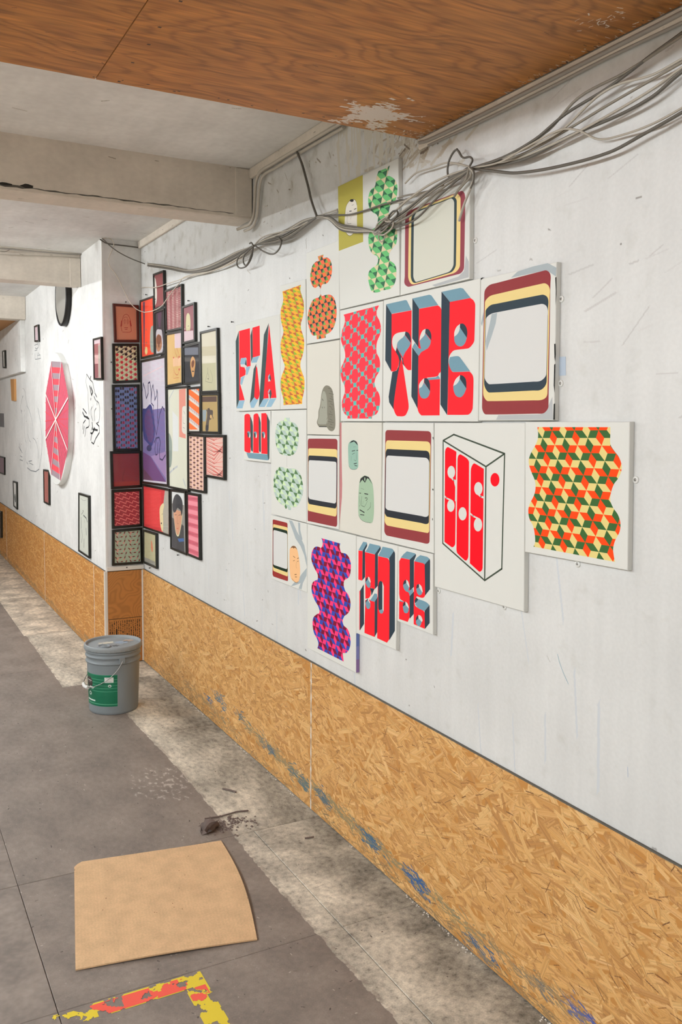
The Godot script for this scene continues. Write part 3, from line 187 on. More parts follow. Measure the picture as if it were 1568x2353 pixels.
	c = framed("framed_print", "tall blue and red woven-pattern print on the narrow side wall", "framed print", return_face, [13662,18152,15418,18224,15423,13934,13683,13921], 0.0180, 16, "bluegrey", "black")
	weave(c, "print_image", "dashes", [13805,18031,15302,18082,15339,14078,13833,14029], ["crimson3","bluegrey",5,11])
	c = framed("framed_print", "plain dark red print with a faint drawing on the narrow side wall", "framed print", return_face, [13479,13906,15504,13923,15537,11536,13518,11466], 0.0180, 16, "darkred", "black")
	figure(c, "print_image", [["p","rust2",[13636,11922,15385,11946,15399,11619,13642,11564]],["l","maroon5",[14273,12874,14958,12896,15100,12568,15167,12060],3],["l","maroon5",[14414,12691,14303,12371,14262,12012,14406,12009],6]])
	c = framed("framed_print", "red print of pale interlocking triangle lines on the narrow side wall", "framed print", return_face, [13538,11422,15499,11454,15509,8975,13537,8905], 0.0180, 16, "brick", "black")
	weave(c, "print_image", "trilines", [13646,11278,15359,11293,15353,9071,13635,9086], ["blush","brick",4,8])
	c = framed("framed_print", "grey-green print with small red leaf shapes, lowest on the narrow side wall", "framed print", return_face, [13543,8840,15515,8902,15549,6501,13509,6510], 0.0180, 16, "sage", "black")
	weave(c, "print_image", "leaves", [13648,8761,15349,8742,15363,6614,13638,6592], ["crimson4","sage2",6,8])
	c = framed("framed_print", "pink and maroon striped print high on the far wall beside the column edge", "framed print", left_face, [-58796,21193,-56537,21150,-56467,18440,-58720,18518], 0.0180, 12, "pinkdusk", "black")
	figure(c, "print_image", [["p","pinkpale",[-58754,21106,-57050,21037,-57025,20792,-58771,20843]],["p","rosewood",[-58772,20827,-57534,20799,-57513,20064,-58748,20124]],["p","pinkdusk",[-58749,20109,-57112,20039,-57077,19520,-58714,19576]],["p","rosewood2",[-58716,19545,-57615,19518,-57604,18626,-58847,18628]],["p","stone",[-57517,20645,-57032,20672,-57065,18635,-57536,18623]]])
	c = framed("framed_print", "tiny pink print in a black frame high on the far wall", "framed print", left_face, [-81868,24093,-79899,24059,-79702,22570,-81781,22684], 0.0180, 14, "pinkpale", "black")
	c = framed("framed_print", "tiny narrow white print in a black frame on the raised far panel", "framed print", left_face, [-99562,23077,-97752,23027,-97693,21149,-99377,21231], 0.0650, 14, "paper", "black")
	c = framed("framed_print", "maroon print in a black frame at the picture's edge on the far wall", "framed print", left_face, [-109036,11637,-103659,11633,-103871,9666,-109400,9609], 0.0180, 14, "mauve2", "black")
	c = framed("framed_print", "white sheet with a dark smear in a black frame, standing on the far board edge", "framed print", left_face, [-97258,9444,-94634,9467,-94803,6623,-97148,6760], 0.0180, 14, "paper", "black")
	figure(c, "print_image", [["s","ink2",[-96789,7808,-96232,8145,-95638,7754,-95855,7297,-96598,7381]]])
	c = framed("framed_print", "reddish print in a black frame below the round red umbrella board", "framed print", left_face, [-78577,11628,-75998,11681,-76142,8726,-78616,8738], 0.0180, 14, "redwood2", "black")
	figure(c, "print_image", [["p","rosewood3",[-78324,9524,-77122,9617,-77084,9022,-78307,9041]]])
	c = framed("framed_print", "tall white ink drawing in a black frame standing on the board edge by the column", "framed print", left_face, [-64138,10705,-60825,10738,-60937,6394,-64470,6415], 0.0180, 14, "paper2", "black")
	figure(c, "print_image", [["l","ink2",[-63487,9184,-62787,9483,-63054,9515],10],["l","ink2",[-62809,9193,-61889,9085,-61579,8861],22],["l","ink2",[-63641,8965,-63600,8590,-63631,8178],18],["l","ink2",[-63569,8097,-63257,7696,-63640,7153],12],["l","ink2",[-62006,8360,-61973,7907],22],["l","ink2",[-62729,7528,-62842,6906],18],["l","ink2",[-62560,8930,-62443,8713],7],["l","ash4",[-63675,10331,-62598,10246,-61797,10370],5]])
	c = framed("framed_print", "dark frame hung on the far golden board", "framed print", left_face, [-109188,5215,-106274,5351,-106557,2295,-109789,1868], 0.0300, 14, "darkwood", "black")
	drawing("frog_drawing", "black ink drawing of a crouching frog on the white far wall", "drawing", left_face, [["l","ink",[-61555,19042,-61789,18469,-61254,17871,-61208,17167,-60984,16295],7],["l","ink",[-61556,19021,-60450,18586,-59727,18357,-59225,17738],10],["l","ink",[-60248,18823,-60540,18630],16],["l","ink",[-60664,18184,-60148,17558,-59768,17752,-60297,18091],22],["l","ink",[-59139,17676,-58623,17405],14],["l","ink",[-59423,17461,-58904,17170],12],["l","ink",[-60347,17357,-60449,17237],16],["l","ink",[-58727,17167,-57955,16918,-57817,16364,-58111,15810,-58643,15708],9],["l","ink",[-58558,17045,-58568,16886],12],["l","ink",[-60016,16781,-60411,16416,-59895,15843],10],["l","ink",[-58846,16689,-59405,16371,-59259,15846],9],["l","ink",[-62905,16683,-61747,16339],14],["l","ink",[-63024,16429,-62543,16172,-61007,15964],20],["l","ink",[-61379,16088,-62546,16130],16],["l","ink",[-62170,15877,-62880,15662],14],["l","ink",[-61010,15922,-61038,15507,-62014,15330],12],["l","ink",[-62986,15576,-63112,15233],12],["l","ink",[-62596,15451,-62933,14936],14],["l","ink",[-62014,15330,-62450,14732],9],["l","ink",[-60088,15720,-59934,15272,-58498,15229],20],["l","ink",[-58822,15687,-58044,15493,-57985,15058],14],["l","ink",[-59386,15278,-60137,14982,-60600,15016],20],["l","ink",[-60110,15392,-60306,15226],12],["l","ink",[-58071,15056,-59066,14677,-59724,14296,-60362,14402],14],["l","ink",[-60329,14897,-60541,14522],16],["l","ink",[-59560,15398,-58853,15205],14]])
	drawing("goose_drawing", "faint grey line drawing of a long-necked seated animal on the far wall", "drawing", left_face, [["l","pencil",[-89546,18854,-88729,18430,-88190,17618,-87605,17212],9],["l","pencil",[-90078,18192,-91544,17396,-91851,16847,-91221,16429],9],["l","pencil",[-87825,17148,-86421,16675,-84930,15634,-84508,14221],10],["l","pencil",[-89441,16355,-89521,14119,-88520,13466,-89316,12358,-88768,11567],7],["l","pencil",[-87746,14488,-86773,13911,-85981,13667,-86252,13134],9],["l","pencil",[-84710,14185,-83180,13931,-82121,13265,-82036,12388],10],["l","pencil",[-81698,16894,-80376,15656,-79811,14317,-80141,12959,-81384,11603],14],["l","pencil",[-88380,11248,-86304,11090,-83512,11143,-81584,11468],16],["l","pencil",[-93032,13413,-92630,12932,-91297,12558],14],["l","pencil",[-93548,13116,-92192,12736],12],["l","pencil",[-92729,12225,-91354,12140],12],["l","pencil",[-93020,11826,-91173,11800],14],["l","pencil",[-87447,11897,-85574,12045],14],["l","pencil",[-87043,11782,-84817,11689],12],["l","pencil",[-88525,11781,-87907,11608],16],["l","pencil",[-90088,18124,-90463,17996],16],["l","pencil",[-87821,17181,-87622,17080],18],["l","pencil",[-91401,16775,-90965,16634],16]])
	drawing("wall_scribble", "small grey scribbled lettering under the tiny pink print on the far wall", "writing", left_face, [["l","pencil",[-82822,22480,-81030,22477,-80564,22194],10],["l","pencil",[-82460,22242,-81832,22114,-80815,22170],10],["l","pencil",[-82748,22006,-81594,21972,-81706,22106],9],["l","pencil",[-80526,22524,-79943,22234,-80102,21914],9],["l","pencil",[-82650,21744,-82581,21229,-79700,21147],10],["l","pencil",[-81372,21706,-81295,21282],10],["l","pencil",[-80868,21715,-80158,21422],10],["l","pencil",[-81271,21490,-79910,21448],9],["l","pencil",[-79784,21481,-79705,21106],9]])
	c = disc_board([-71200,15920,5150])
	figure(c, "painted_umbrella", [["p","greyrose",[-72077,20457,-67926,20182,-68178,19768,-71920,19995]],["p","coralred",[-71920,19995,-68178,19768,-68432,19351,-71765,19534]],["p","greyrose",[-71765,19534,-68432,19351,-68687,18931,-71609,19074]],["p","coralred",[-71609,19074,-68687,18931,-68945,18508,-71454,18616]],["p","greyrose",[-71454,18616,-68945,18508,-69205,18081,-71300,18160]],["p","coralred",[-71300,18160,-69205,18081,-69467,17651,-71146,17704]],["p","greyrose",[-71146,17704,-69467,17651,-69731,17217,-70993,17250]],["p","coralred",[-70993,17250,-69731,17217,-69997,16780,-70840,16797]],["p","greyrose",[-70840,16797,-69997,16780,-70265,16340,-70687,16346]],["p","coralred",[-70687,16346,-70265,16340,-70508,15940,-70550,15941]],["p","rosered",[-70535,15896,-67926,20182,-65596,17470]],["p","rosered",[-70535,15896,-65596,17470,-66142,13702]],["p","rosered",[-70535,15896,-66142,13702,-69132,11242]],["p","greyrose",[-69132,11242,-72985,11487,-72732,11942,-69271,11702]],["p","coralred",[-69271,11702,-72732,11942,-72481,12394,-69410,12163]],["p","greyrose",[-69410,12163,-72481,12394,-72231,12843,-69549,12625]],["p","coralred",[-69549,12625,-72231,12843,-71984,13288,-69689,13089]],["p","greyrose",[-69689,13089,-71984,13288,-71738,13731,-69829,13554]],["p","coralred",[-69829,13554,-71738,13731,-71494,14170,-69969,14020]],["p","greyrose",[-69969,14020,-71494,14170,-71252,14606,-70110,14487]],["p","coralred",[-70110,14487,-71252,14606,-71011,15039,-70251,14955]],["p","greyrose",[-70251,14955,-71011,15039,-70772,15469,-70393,15425]],["p","coralred",[-70393,15425,-70772,15469,-70559,15853,-70521,15849]],["p","rosered",[-70535,15896,-72985,11487,-75337,14230]],["p","rosered",[-70535,15896,-75337,14230,-74845,18019]],["p","rosered",[-70535,15896,-74845,18019,-72077,20457]],["l","greyrose",[-70306,16238,-70216,16141,-70127,16043],6],["l","coralred",[-70278,16207,-70099,16423],7],["l","coralred",[-70237,16163,-70030,16348],7],["l","coralred",[-70196,16118,-69961,16273],7],["l","coralred",[-70155,16074,-69892,16198],7],["l","greyrose",[-70079,16578,-69901,16383,-69723,16189],6],["l","coralred",[-70022,16516,-69845,16731],7],["l","coralred",[-69941,16427,-69736,16611],7],["l","coralred",[-69860,16339,-69627,16492],7],["l","coralred",[-69779,16251,-69518,16373],7],["l","greyrose",[-69854,16916,-69588,16623,-69323,16333],6],["l","coralred",[-69769,16822,-69592,17036],7],["l","coralred",[-69648,16690,-69444,16872],7],["l","coralred",[-69527,16557,-69296,16709],7],["l","coralred",[-69407,16425,-69149,16546],7],["l","greyrose",[-69629,17251,-69277,16862,-68928,16476],6],["l","coralred",[-69517,17127,-69342,17338],7],["l","coralred",[-69357,16950,-69155,17131],7],["l","coralred",[-69198,16774,-68969,16924],7],["l","coralred",[-69039,16598,-68783,16718],7],["l","greyrose",[-69407,17584,-68970,17098,-68537,16617],6],["l","coralred",[-69267,17429,-69093,17639],7],["l","coralred",[-69069,17208,-68868,17387],7],["l","coralred",[-68871,16988,-68644,17137],7],["l","coralred",[-68674,16769,-68421,16888],7],["l","greyrose",[-69186,17915,-68665,17332,-68150,16756],6],["l","coralred",[-69019,17729,-68847,17938],7],["l","coralred",[-68782,17464,-68584,17642],7],["l","coralred",[-68547,17201,-68322,17348],7],["l","coralred",[-68313,16939,-68062,17056],7],["l","greyrose",[-68966,18244,-68362,17564,-67767,16894],6],["l","coralred",[-68773,18027,-68601,18234],7],["l","coralred",[-68499,17718,-68301,17895],7],["l","coralred",[-68226,17411,-68003,17558],7],["l","coralred",[-67956,17107,-67707,17223],7],["l","greyrose",[-68748,18571,-68062,17795,-67388,17031],6],["l","coralred",[-68528,18322,-68358,18528],7],["l","coralred",[-68217,17970,-68021,18145],7],["l","coralred",[-67908,17620,-67687,17765],7],["l","coralred",[-67602,17273,-67356,17388],7],["l","greyrose",[-68531,18895,-67765,18023,-67014,17166],6],["l","coralred",[-68286,18616,-68117,18820],7],["l","coralred",[-67938,18220,-67744,18393],7],["l","coralred",[-67593,17827,-67374,17971],7],["l","coralred",[-67251,17437,-67008,17551],7],["l","greyrose",[-68315,19218,-67470,18249,-66643,17300],6],["l","coralred",[-68044,18907,-67877,19110],7],["l","coralred",[-67661,18468,-67468,18640],7],["l","coralred",[-67281,18032,-67064,18174],7],["l","coralred",[-66904,17600,-66663,17713],7],["l","greyrose",[-68101,19538,-67178,18474,-66275,17433],6],["l","coralred",[-67805,19197,-67639,19398],7],["l","coralred",[-67386,18714,-67195,18885],7],["l","coralred",[-66971,18235,-66756,18376],7],["l","coralred",[-66560,17761,-66322,17873],7],["l","greyrose",[-67888,19857,-66888,18696,-65912,17564],6],["l","coralred",[-67567,19484,-67402,19684],7],["l","coralred",[-67113,18957,-66924,19127],7],["l","coralred",[-66664,18436,-66451,18576],7],["l","coralred",[-66220,17921,-65984,18032],7],["l","greyrose",[-70117,16011,-70140,15871,-70162,15730],6],["l","coralred",[-70125,15966,-69840,16015],7],["l","coralred",[-70135,15903,-69857,15907],7],["l","coralred",[-70145,15839,-69874,15799],7],["l","coralred",[-70155,15775,-69891,15691],7],["l","greyrose",[-69705,16125,-69748,15846,-69792,15566],6],["l","coralred",[-69718,16036,-69437,16084],7],["l","coralred",[-69738,15909,-69464,15914],7],["l","coralred",[-69758,15782,-69490,15743],7],["l","coralred",[-69778,15655,-69517,15572],7],["l","greyrose",[-69296,16237,-69361,15821,-69426,15404],6],["l","coralred",[-69317,16105,-69038,16152],7],["l","coralred",[-69346,15916,-69074,15920],7],["l","coralred",[-69376,15726,-69110,15687],7],["l","coralred",[-69406,15537,-69147,15454],7],["l","greyrose",[-68892,16348,-68978,15796,-69063,15243],6],["l","coralred",[-68919,16173,-68644,16220],7],["l","coralred",[-68958,15922,-68689,15926],7],["l","coralred",[-68997,15671,-68734,15632],7],["l","coralred",[-69036,15419,-68780,15337],7],["l","greyrose",[-68493,16458,-68598,15772,-68704,15083],6],["l","coralred",[-68526,16240,-68253,16287],7],["l","coralred",[-68574,15928,-68307,15933],7],["l","coralred",[-68622,15616,-68362,15578],7],["l","coralred",[-68670,15303,-68416,15222],7],["l","greyrose",[-68097,16567,-68222,15748,-68348,14925],6],["l","coralred",[-68137,16307,-67867,16353],7],["l","coralred",[-68194,15935,-67930,15939],7],["l","coralred",[-68251,15561,-67993,15524],7],["l","coralred",[-68308,15187,-68056,15107],7],["l","greyrose",[-67706,16675,-67850,15724,-67995,14768],6],["l","coralred",[-67752,16373,-67485,16419],7],["l","coralred",[-67817,15941,-67556,15945],7],["l","coralred",[-67883,15508,-67628,15470],7],["l","coralred",[-67949,15073,-67699,14994],7],["l","greyrose",[-67319,16781,-67482,15701,-67645,14613],6],["l","coralred",[-67371,16438,-67107,16484],7],["l","coralred",[-67445,15947,-67186,15951],7],["l","coralred",[-67519,15454,-67266,15417],7],["l","coralred",[-67593,14960,-67346,14881],7],["l","greyrose",[-66937,16887,-67117,15677,-67298,14459],6],["l","coralred",[-66994,16503,-66732,16548],7],["l","coralred",[-67076,15953,-66820,15957],7],["l","coralred",[-67158,15401,-66907,15365],7],["l","coralred",[-67240,14848,-66996,14770],7],["l","greyrose",[-66558,16991,-66755,15654,-66955,14306],6],["l","coralred",[-66621,16567,-66362,16611],7],["l","coralred",[-66710,15959,-66457,15963],7],["l","coralred",[-66801,15349,-66552,15313],7],["l","coralred",[-66891,14737,-66649,14659],7],["l","greyrose",[-66183,17094,-66398,15632,-66614,14155],6],["l","coralred",[-66251,16630,-65995,16674],7],["l","coralred",[-66349,15965,-66098,15969],7],["l","coralred",[-66447,15297,-66201,15261],7],["l","coralred",[-66545,14626,-66305,14550],7],["l","greyrose",[-65812,17196,-66043,15609,-66277,14005],6],["l","coralred",[-65885,16693,-65632,16736],7],["l","coralred",[-65990,15971,-65742,15975],7],["l","coralred",[-66096,15246,-65853,15210],7],["l","coralred",[-66202,14517,-65964,14442],7],["l","greyrose",[-70180,15700,-70293,15615,-70406,15531],6],["l","coralred",[-70216,15673,-69994,15518],7],["l","coralred",[-70267,15635,-70081,15453],7],["l","coralred",[-70319,15596,-70168,15387],7],["l","coralred",[-70370,15558,-70255,15321],7],["l","greyrose",[-69829,15505,-70052,15336,-70277,15166],6],["l","coralred",[-69900,15452,-69680,15298],7],["l","coralred",[-70001,15375,-69816,15194],7],["l","coralred",[-70103,15298,-69953,15090],7],["l","coralred",[-70205,15220,-70091,14985],7],["l","greyrose",[-69480,15312,-69813,15059,-70149,14803],6],["l","coralred",[-69586,15232,-69368,15079],7],["l","coralred",[-69737,15117,-69553,14937],7],["l","coralred",[-69889,15001,-69740,14794],7],["l","coralred",[-70042,14885,-69927,14650],7],["l","greyrose",[-69135,15121,-69575,14783,-70021,14440],6],["l","coralred",[-69274,15014,-69058,14862],7],["l","coralred",[-69475,14860,-69292,14682],7],["l","coralred",[-69676,14705,-69527,14499],7],["l","coralred",[-69878,14550,-69764,14316],7],["l","greyrose",[-68792,14932,-69338,14508,-69893,14079],6],["l","coralred",[-68965,14798,-68750,14647],7],["l","coralred",[-69214,14605,-69032,14428],7],["l","coralred",[-69464,14411,-69316,14206],7],["l","coralred",[-69716,14216,-69602,13983],7],["l","greyrose",[-68453,14744,-69103,14236,-69766,13718],6],["l","coralred",[-68658,14583,-68445,14434],7],["l","coralred",[-68954,14352,-68774,14176],7],["l","coralred",[-69253,14119,-69105,13915],7],["l","coralred",[-69554,13884,-69440,13652],7],["l","greyrose",[-68116,14557,-68869,13964,-69639,13358],6],["l","coralred",[-68354,14370,-68142,14222],7],["l","coralred",[-68697,14100,-68517,13925],7],["l","coralred",[-69043,13828,-68896,13625],7],["l","coralred",[-69392,13553,-69279,13321],7],["l","greyrose",[-67782,14373,-68636,13694,-69512,12999],6],["l","coralred",[-68052,14159,-67842,14012],7],["l","coralred",[-68441,13850,-68262,13676],7],["l","coralred",[-68834,13538,-68688,13336],7],["l","coralred",[-69231,13222,-69119,12992],7],["l","greyrose",[-67451,14190,-68405,13426,-69385,12641],6],["l","coralred",[-67752,13949,-67543,13803],7],["l","coralred",[-68186,13601,-68009,13428],7],["l","coralred",[-68625,13250,-68480,13049],7],["l","coralred",[-69071,12893,-68959,12664],7],["l","greyrose",[-67123,14008,-68175,13159,-69259,12284],6],["l","coralred",[-67454,13741,-67247,13596],7],["l","coralred",[-67933,13354,-67757,13182],7],["l","coralred",[-68418,12963,-68274,12763],7],["l","coralred",[-68911,12566,-68799,12337],7],["l","greyrose",[-66798,13828,-67946,12894,-69133,11928],6],["l","coralred",[-67159,13534,-66953,13390],7],["l","coralred",[-67682,13109,-67507,12938],7],["l","coralred",[-68212,12677,-68069,12478],7],["l","coralred",[-68751,12239,-68640,12011],7],["l","greyrose",[-66475,13649,-67718,12630,-69008,11573],6],["l","coralred",[-66866,13329,-66662,13186],7],["l","coralred",[-67432,12865,-67258,12695],7],["l","coralred",[-68007,12393,-67864,12195],7],["l","coralred",[-68593,11913,-68482,11686],7],["l","greyrose",[-70735,15568,-70811,15662,-70887,15757],6],["l","coralred",[-70759,15598,-70917,15388],7],["l","coralred",[-70794,15641,-70976,15461],7],["l","coralred",[-70828,15684,-71035,15534],7],["l","coralred",[-70863,15727,-71094,15608],7],["l","greyrose",[-70936,15237,-71089,15427,-71243,15617],6],["l","coralred",[-70985,15297,-71144,15086],7],["l","coralred",[-71054,15384,-71238,15203],7],["l","coralred",[-71124,15470,-71333,15319],7],["l","coralred",[-71194,15556,-71428,15436],7],["l","greyrose",[-71138,14905,-71370,15190,-71602,15476],6],["l","coralred",[-71212,14995,-71372,14783],7],["l","coralred",[-71317,15125,-71502,14942],7],["l","coralred",[-71422,15254,-71633,15102],7],["l","coralred",[-71528,15384,-71764,15263],7],["l","greyrose",[-71342,14571,-71652,14950,-71965,15333],6],["l","coralred",[-71441,14691,-71601,14477],7],["l","coralred",[-71582,14864,-71768,14680],7],["l","coralred",[-71723,15037,-71935,14884],7],["l","coralred",[-71865,15211,-72103,15088],7],["l","greyrose",[-71547,14234,-71937,14709,-72331,15189],6],["l","coralred",[-71671,14385,-71833,14170],7],["l","coralred",[-71848,14601,-72036,14416],7],["l","coralred",[-72026,14818,-72240,14664],7],["l","coralred",[-72205,15036,-72445,14912],7],["l","greyrose",[-71753,13896,-72224,14467,-72700,15043],6],["l","coralred",[-71902,14077,-72065,13860],7],["l","coralred",[-72117,14336,-72306,14150],7],["l","coralred",[-72332,14597,-72547,14441],7],["l","coralred",[-72548,14859,-72790,14734],7],["l","greyrose",[-71960,13556,-72513,14222,-73074,14896],6],["l","coralred",[-72135,13767,-72300,13549],7],["l","coralred",[-72387,14070,-72577,13882],7],["l","coralred",[-72640,14374,-72857,14217],7],["l","coralred",[-72895,14681,-73139,14555],7],["l","greyrose",[-72169,13214,-72805,13975,-73450,14748],6],["l","coralred",[-72370,13455,-72535,13235],7],["l","coralred",[-72659,13801,-72851,13612],7],["l","coralred",[-72951,14150,-73170,13991],7],["l","coralred",[-73244,14501,-73490,14374],7],["l","greyrose",[-72378,12869,-73099,13727,-73831,14598],6],["l","coralred",[-72606,13140,-72773,12919],7],["l","coralred",[-72934,13530,-73127,13340],7],["l","coralred",[-73264,13923,-73485,13764],7],["l","coralred",[-73597,14319,-73845,14191],7],["l","greyrose",[-72589,12523,-73395,13476,-74215,14447],6],["l","coralred",[-72844,12824,-73012,12601],7],["l","coralred",[-73210,13258,-73405,13066],7],["l","coralred",[-73580,13695,-73803,13534],7],["l","coralred",[-73952,14136,-74203,14007],7],["l","greyrose",[-72802,12174,-73693,13223,-74603,14294],6],["l","coralred",[-73083,12506,-73252,12282],7],["l","coralred",[-73489,12983,-73685,12789],7],["l","coralred",[-73898,13465,-74123,13302],7],["l","coralred",[-74312,13951,-74565,13820],7],["l","greyrose",[-73015,11823,-73994,12969,-74995,14139],6],["l","coralred",[-73324,12185,-73494,11959],7],["l","coralred",[-73770,12706,-73968,12511],7],["l","coralred",[-74220,13233,-74446,13069],7],["l","coralred",[-74674,13764,-74930,13632],7],["l","greyrose",[-70896,15787,-70881,15914,-70866,16041],6],["l","coralred",[-70891,15828,-71142,15779],7],["l","coralred",[-70884,15885,-71130,15878],7],["l","coralred",[-70877,15943,-71119,15976],7],["l","coralred",[-70870,16000,-71107,16074],7],["l","greyrose",[-71260,15678,-71229,15932,-71199,16186],6],["l","coralred",[-71250,15759,-71504,15710],7],["l","coralred",[-71236,15874,-71485,15867],7],["l","coralred",[-71223,15990,-71466,16023],7],["l","coralred",[-71209,16106,-71447,16180],7],["l","greyrose",[-71628,15567,-71581,15951,-71535,16333],6],["l","coralred",[-71613,15689,-71869,15640],7],["l","coralred",[-71592,15864,-71843,15856],7],["l","coralred",[-71571,16038,-71817,16071],7],["l","coralred",[-71550,16212,-71791,16286],7],["l","greyrose",[-71999,15455,-71937,15969,-71874,16482],6],["l","coralred",[-71979,15619,-72238,15569],7],["l","coralred",[-71951,15853,-72204,15845],7],["l","coralred",[-71922,16086,-72170,16120],7],["l","coralred",[-71894,16319,-72137,16394],7],["l","greyrose",[-72374,15343,-72295,15988,-72216,16631],6],["l","coralred",[-72349,15548,-72610,15498],7],["l","coralred",[-72313,15841,-72568,15834],7],["l","coralred",[-72277,16134,-72527,16168],7],["l","coralred",[-72241,16427,-72486,16503],7],["l","greyrose",[-72753,15229,-72657,16007,-72561,16782],6],["l","coralred",[-72722,15477,-72985,15426],7],["l","coralred",[-72678,15830,-72936,15822],7],["l","coralred",[-72635,16183,-72887,16218],7],["l","coralred",[-72591,16536,-72838,16612],7],["l","greyrose",[-73135,15114,-73021,16026,-72909,16934],6],["l","coralred",[-73099,15404,-73365,15353],7],["l","coralred",[-73047,15819,-73307,15811],7],["l","coralred",[-72996,16233,-73250,16267],7],["l","coralred",[-72944,16645,-73193,16723],7],["l","greyrose",[-73521,14997,-73390,16045,-73259,17087],6],["l","coralred",[-73479,15331,-73748,15280],7],["l","coralred",[-73420,15807,-73682,15799],7],["l","coralred",[-73360,16282,-73617,16318],7],["l","coralred",[-73301,16756,-73552,16834],7],["l","greyrose",[-73911,14880,-73761,16064,-73613,17242],6],["l","coralred",[-73863,15258,-74134,15206],7],["l","coralred",[-73795,15796,-74061,15788],7],["l","coralred",[-73728,16333,-73987,16368],7],["l","coralred",[-73660,16868,-73913,16947],7],["l","greyrose",[-74305,14761,-74137,16084,-73969,17398],6],["l","coralred",[-74251,15183,-74525,15131],7],["l","coralred",[-74175,15784,-74442,15776],7],["l","coralred",[-74098,16383,-74360,16419],7],["l","coralred",[-74022,16981,-74278,17060],7],["l","greyrose",[-74703,14642,-74515,16104,-74329,17555],6],["l","coralred",[-74643,15108,-74919,15055],7],["l","coralred",[-74558,15773,-74828,15764],7],["l","coralred",[-74473,16435,-74737,16471],7],["l","coralred",[-74388,17094,-74646,17175],7],["l","greyrose",[-75105,14521,-74897,16124,-74692,17714],6],["l","coralred",[-75039,15032,-75318,14979],7],["l","coralred",[-74944,15761,-75217,15752],7],["l","coralred",[-74850,16486,-75117,16523],7],["l","coralred",[-74757,17209,-75017,17290],7],["l","greyrose",[-70851,16070,-70760,16157,-70669,16244],6],["l","coralred",[-70822,16097,-71024,16239],7],["l","coralred",[-70781,16137,-70953,16307],7],["l","coralred",[-70739,16177,-70883,16374],7],["l","coralred",[-70698,16216,-70812,16441],7],["l","greyrose",[-71170,16245,-70986,16419,-70803,16593],6],["l","coralred",[-71111,16300,-71315,16443],7],["l","coralred",[-71028,16380,-71202,16550],7],["l","coralred",[-70945,16459,-71089,16657],7],["l","coralred",[-70861,16538,-70976,16764],7],["l","greyrose",[-71491,16421,-71214,16683,-70938,16943],6],["l","coralred",[-71402,16505,-71608,16649],7],["l","coralred",[-71276,16624,-71451,16796],7],["l","coralred",[-71151,16742,-71296,16942],7],["l","coralred",[-71026,16861,-71141,17087],7],["l","greyrose",[-71815,16599,-71442,16948,-71073,17294],6],["l","coralred",[-71696,16711,-71902,16856],7],["l","coralred",[-71526,16869,-71702,17042],7],["l","coralred",[-71358,17027,-71504,17227],7],["l","coralred",[-71190,17184,-71306,17412],7],["l","greyrose",[-72141,16779,-71672,17215,-71209,17646],6],["l","coralred",[-71991,16918,-72199,17064],7],["l","coralred",[-71778,17116,-71955,17290],7],["l","coralred",[-71566,17313,-71712,17515],7],["l","coralred",[-71355,17509,-71472,17738],7],["l","greyrose",[-72470,16959,-71903,17483,-71345,17999],6],["l","coralred",[-72289,17127,-72498,17274],7],["l","coralred",[-72031,17365,-72209,17539],7],["l","coralred",[-71775,17601,-71922,17803],7],["l","coralred",[-71521,17835,-71638,18064],7],["l","greyrose",[-72801,17141,-72135,17752,-71481,18352],6],["l","coralred",[-72588,17337,-72799,17485],7],["l","coralred",[-72286,17615,-72465,17790],7],["l","coralred",[-71985,17890,-72133,18093],7],["l","coralred",[-71688,18163,-71805,18393],7],["l","greyrose",[-73136,17325,-72369,18023,-71618,18707],6],["l","coralred",[-72890,17549,-73102,17698],7],["l","coralred",[-72542,17866,-72722,18043],7],["l","coralred",[-72197,18180,-72345,18384],7],["l","coralred",[-71855,18491,-71972,18722],7],["l","greyrose",[-73472,17510,-72603,18296,-71754,19063],6],["l","coralred",[-73194,17762,-73408,17912],7],["l","coralred",[-72799,18119,-72980,18297],7],["l","coralred",[-72409,18472,-72558,18677],7],["l","coralred",[-72022,18821,-72140,19052],7],["l","greyrose",[-73812,17697,-72839,18569,-71892,19420],6],["l","coralred",[-73500,17977,-73715,18128],7],["l","coralred",[-73058,18373,-73241,18552],7],["l","coralred",[-72622,18765,-72772,18971],7],["l","coralred",[-72191,19152,-72309,19384],7],["l","greyrose",[-74154,17885,-73077,18845,-72030,19777],6],["l","coralred",[-73808,18193,-74025,18346],7],["l","coralred",[-73319,18629,-73502,18809],7],["l","coralred",[-72836,19059,-72987,19266],7],["l","coralred",[-72360,19484,-72478,19717],7],["l","greyrose",[-74499,18075,-73315,19122,-72168,20136],6],["l","coralred",[-74119,18411,-74337,18565],7],["l","coralred",[-73581,18887,-73766,19068],7],["l","coralred",[-73051,19355,-73203,19563],7],["l","coralred",[-72529,19817,-72648,20051],7],["l","blushwhite",[-70535,15896,-72077,20457],16],["l","blushwhite",[-70535,15896,-67926,20182],16],["l","blushwhite",[-70535,15896,-65596,17470],22],["l","blushwhite",[-70535,15896,-66142,13702],22],["l","blushwhite",[-70535,15896,-69132,11242],16],["l","blushwhite",[-70535,15896,-72985,11487],16],["l","blushwhite",[-70535,15896,-75337,14230],22],["l","blushwhite",[-70535,15896,-74845,18019],22]])
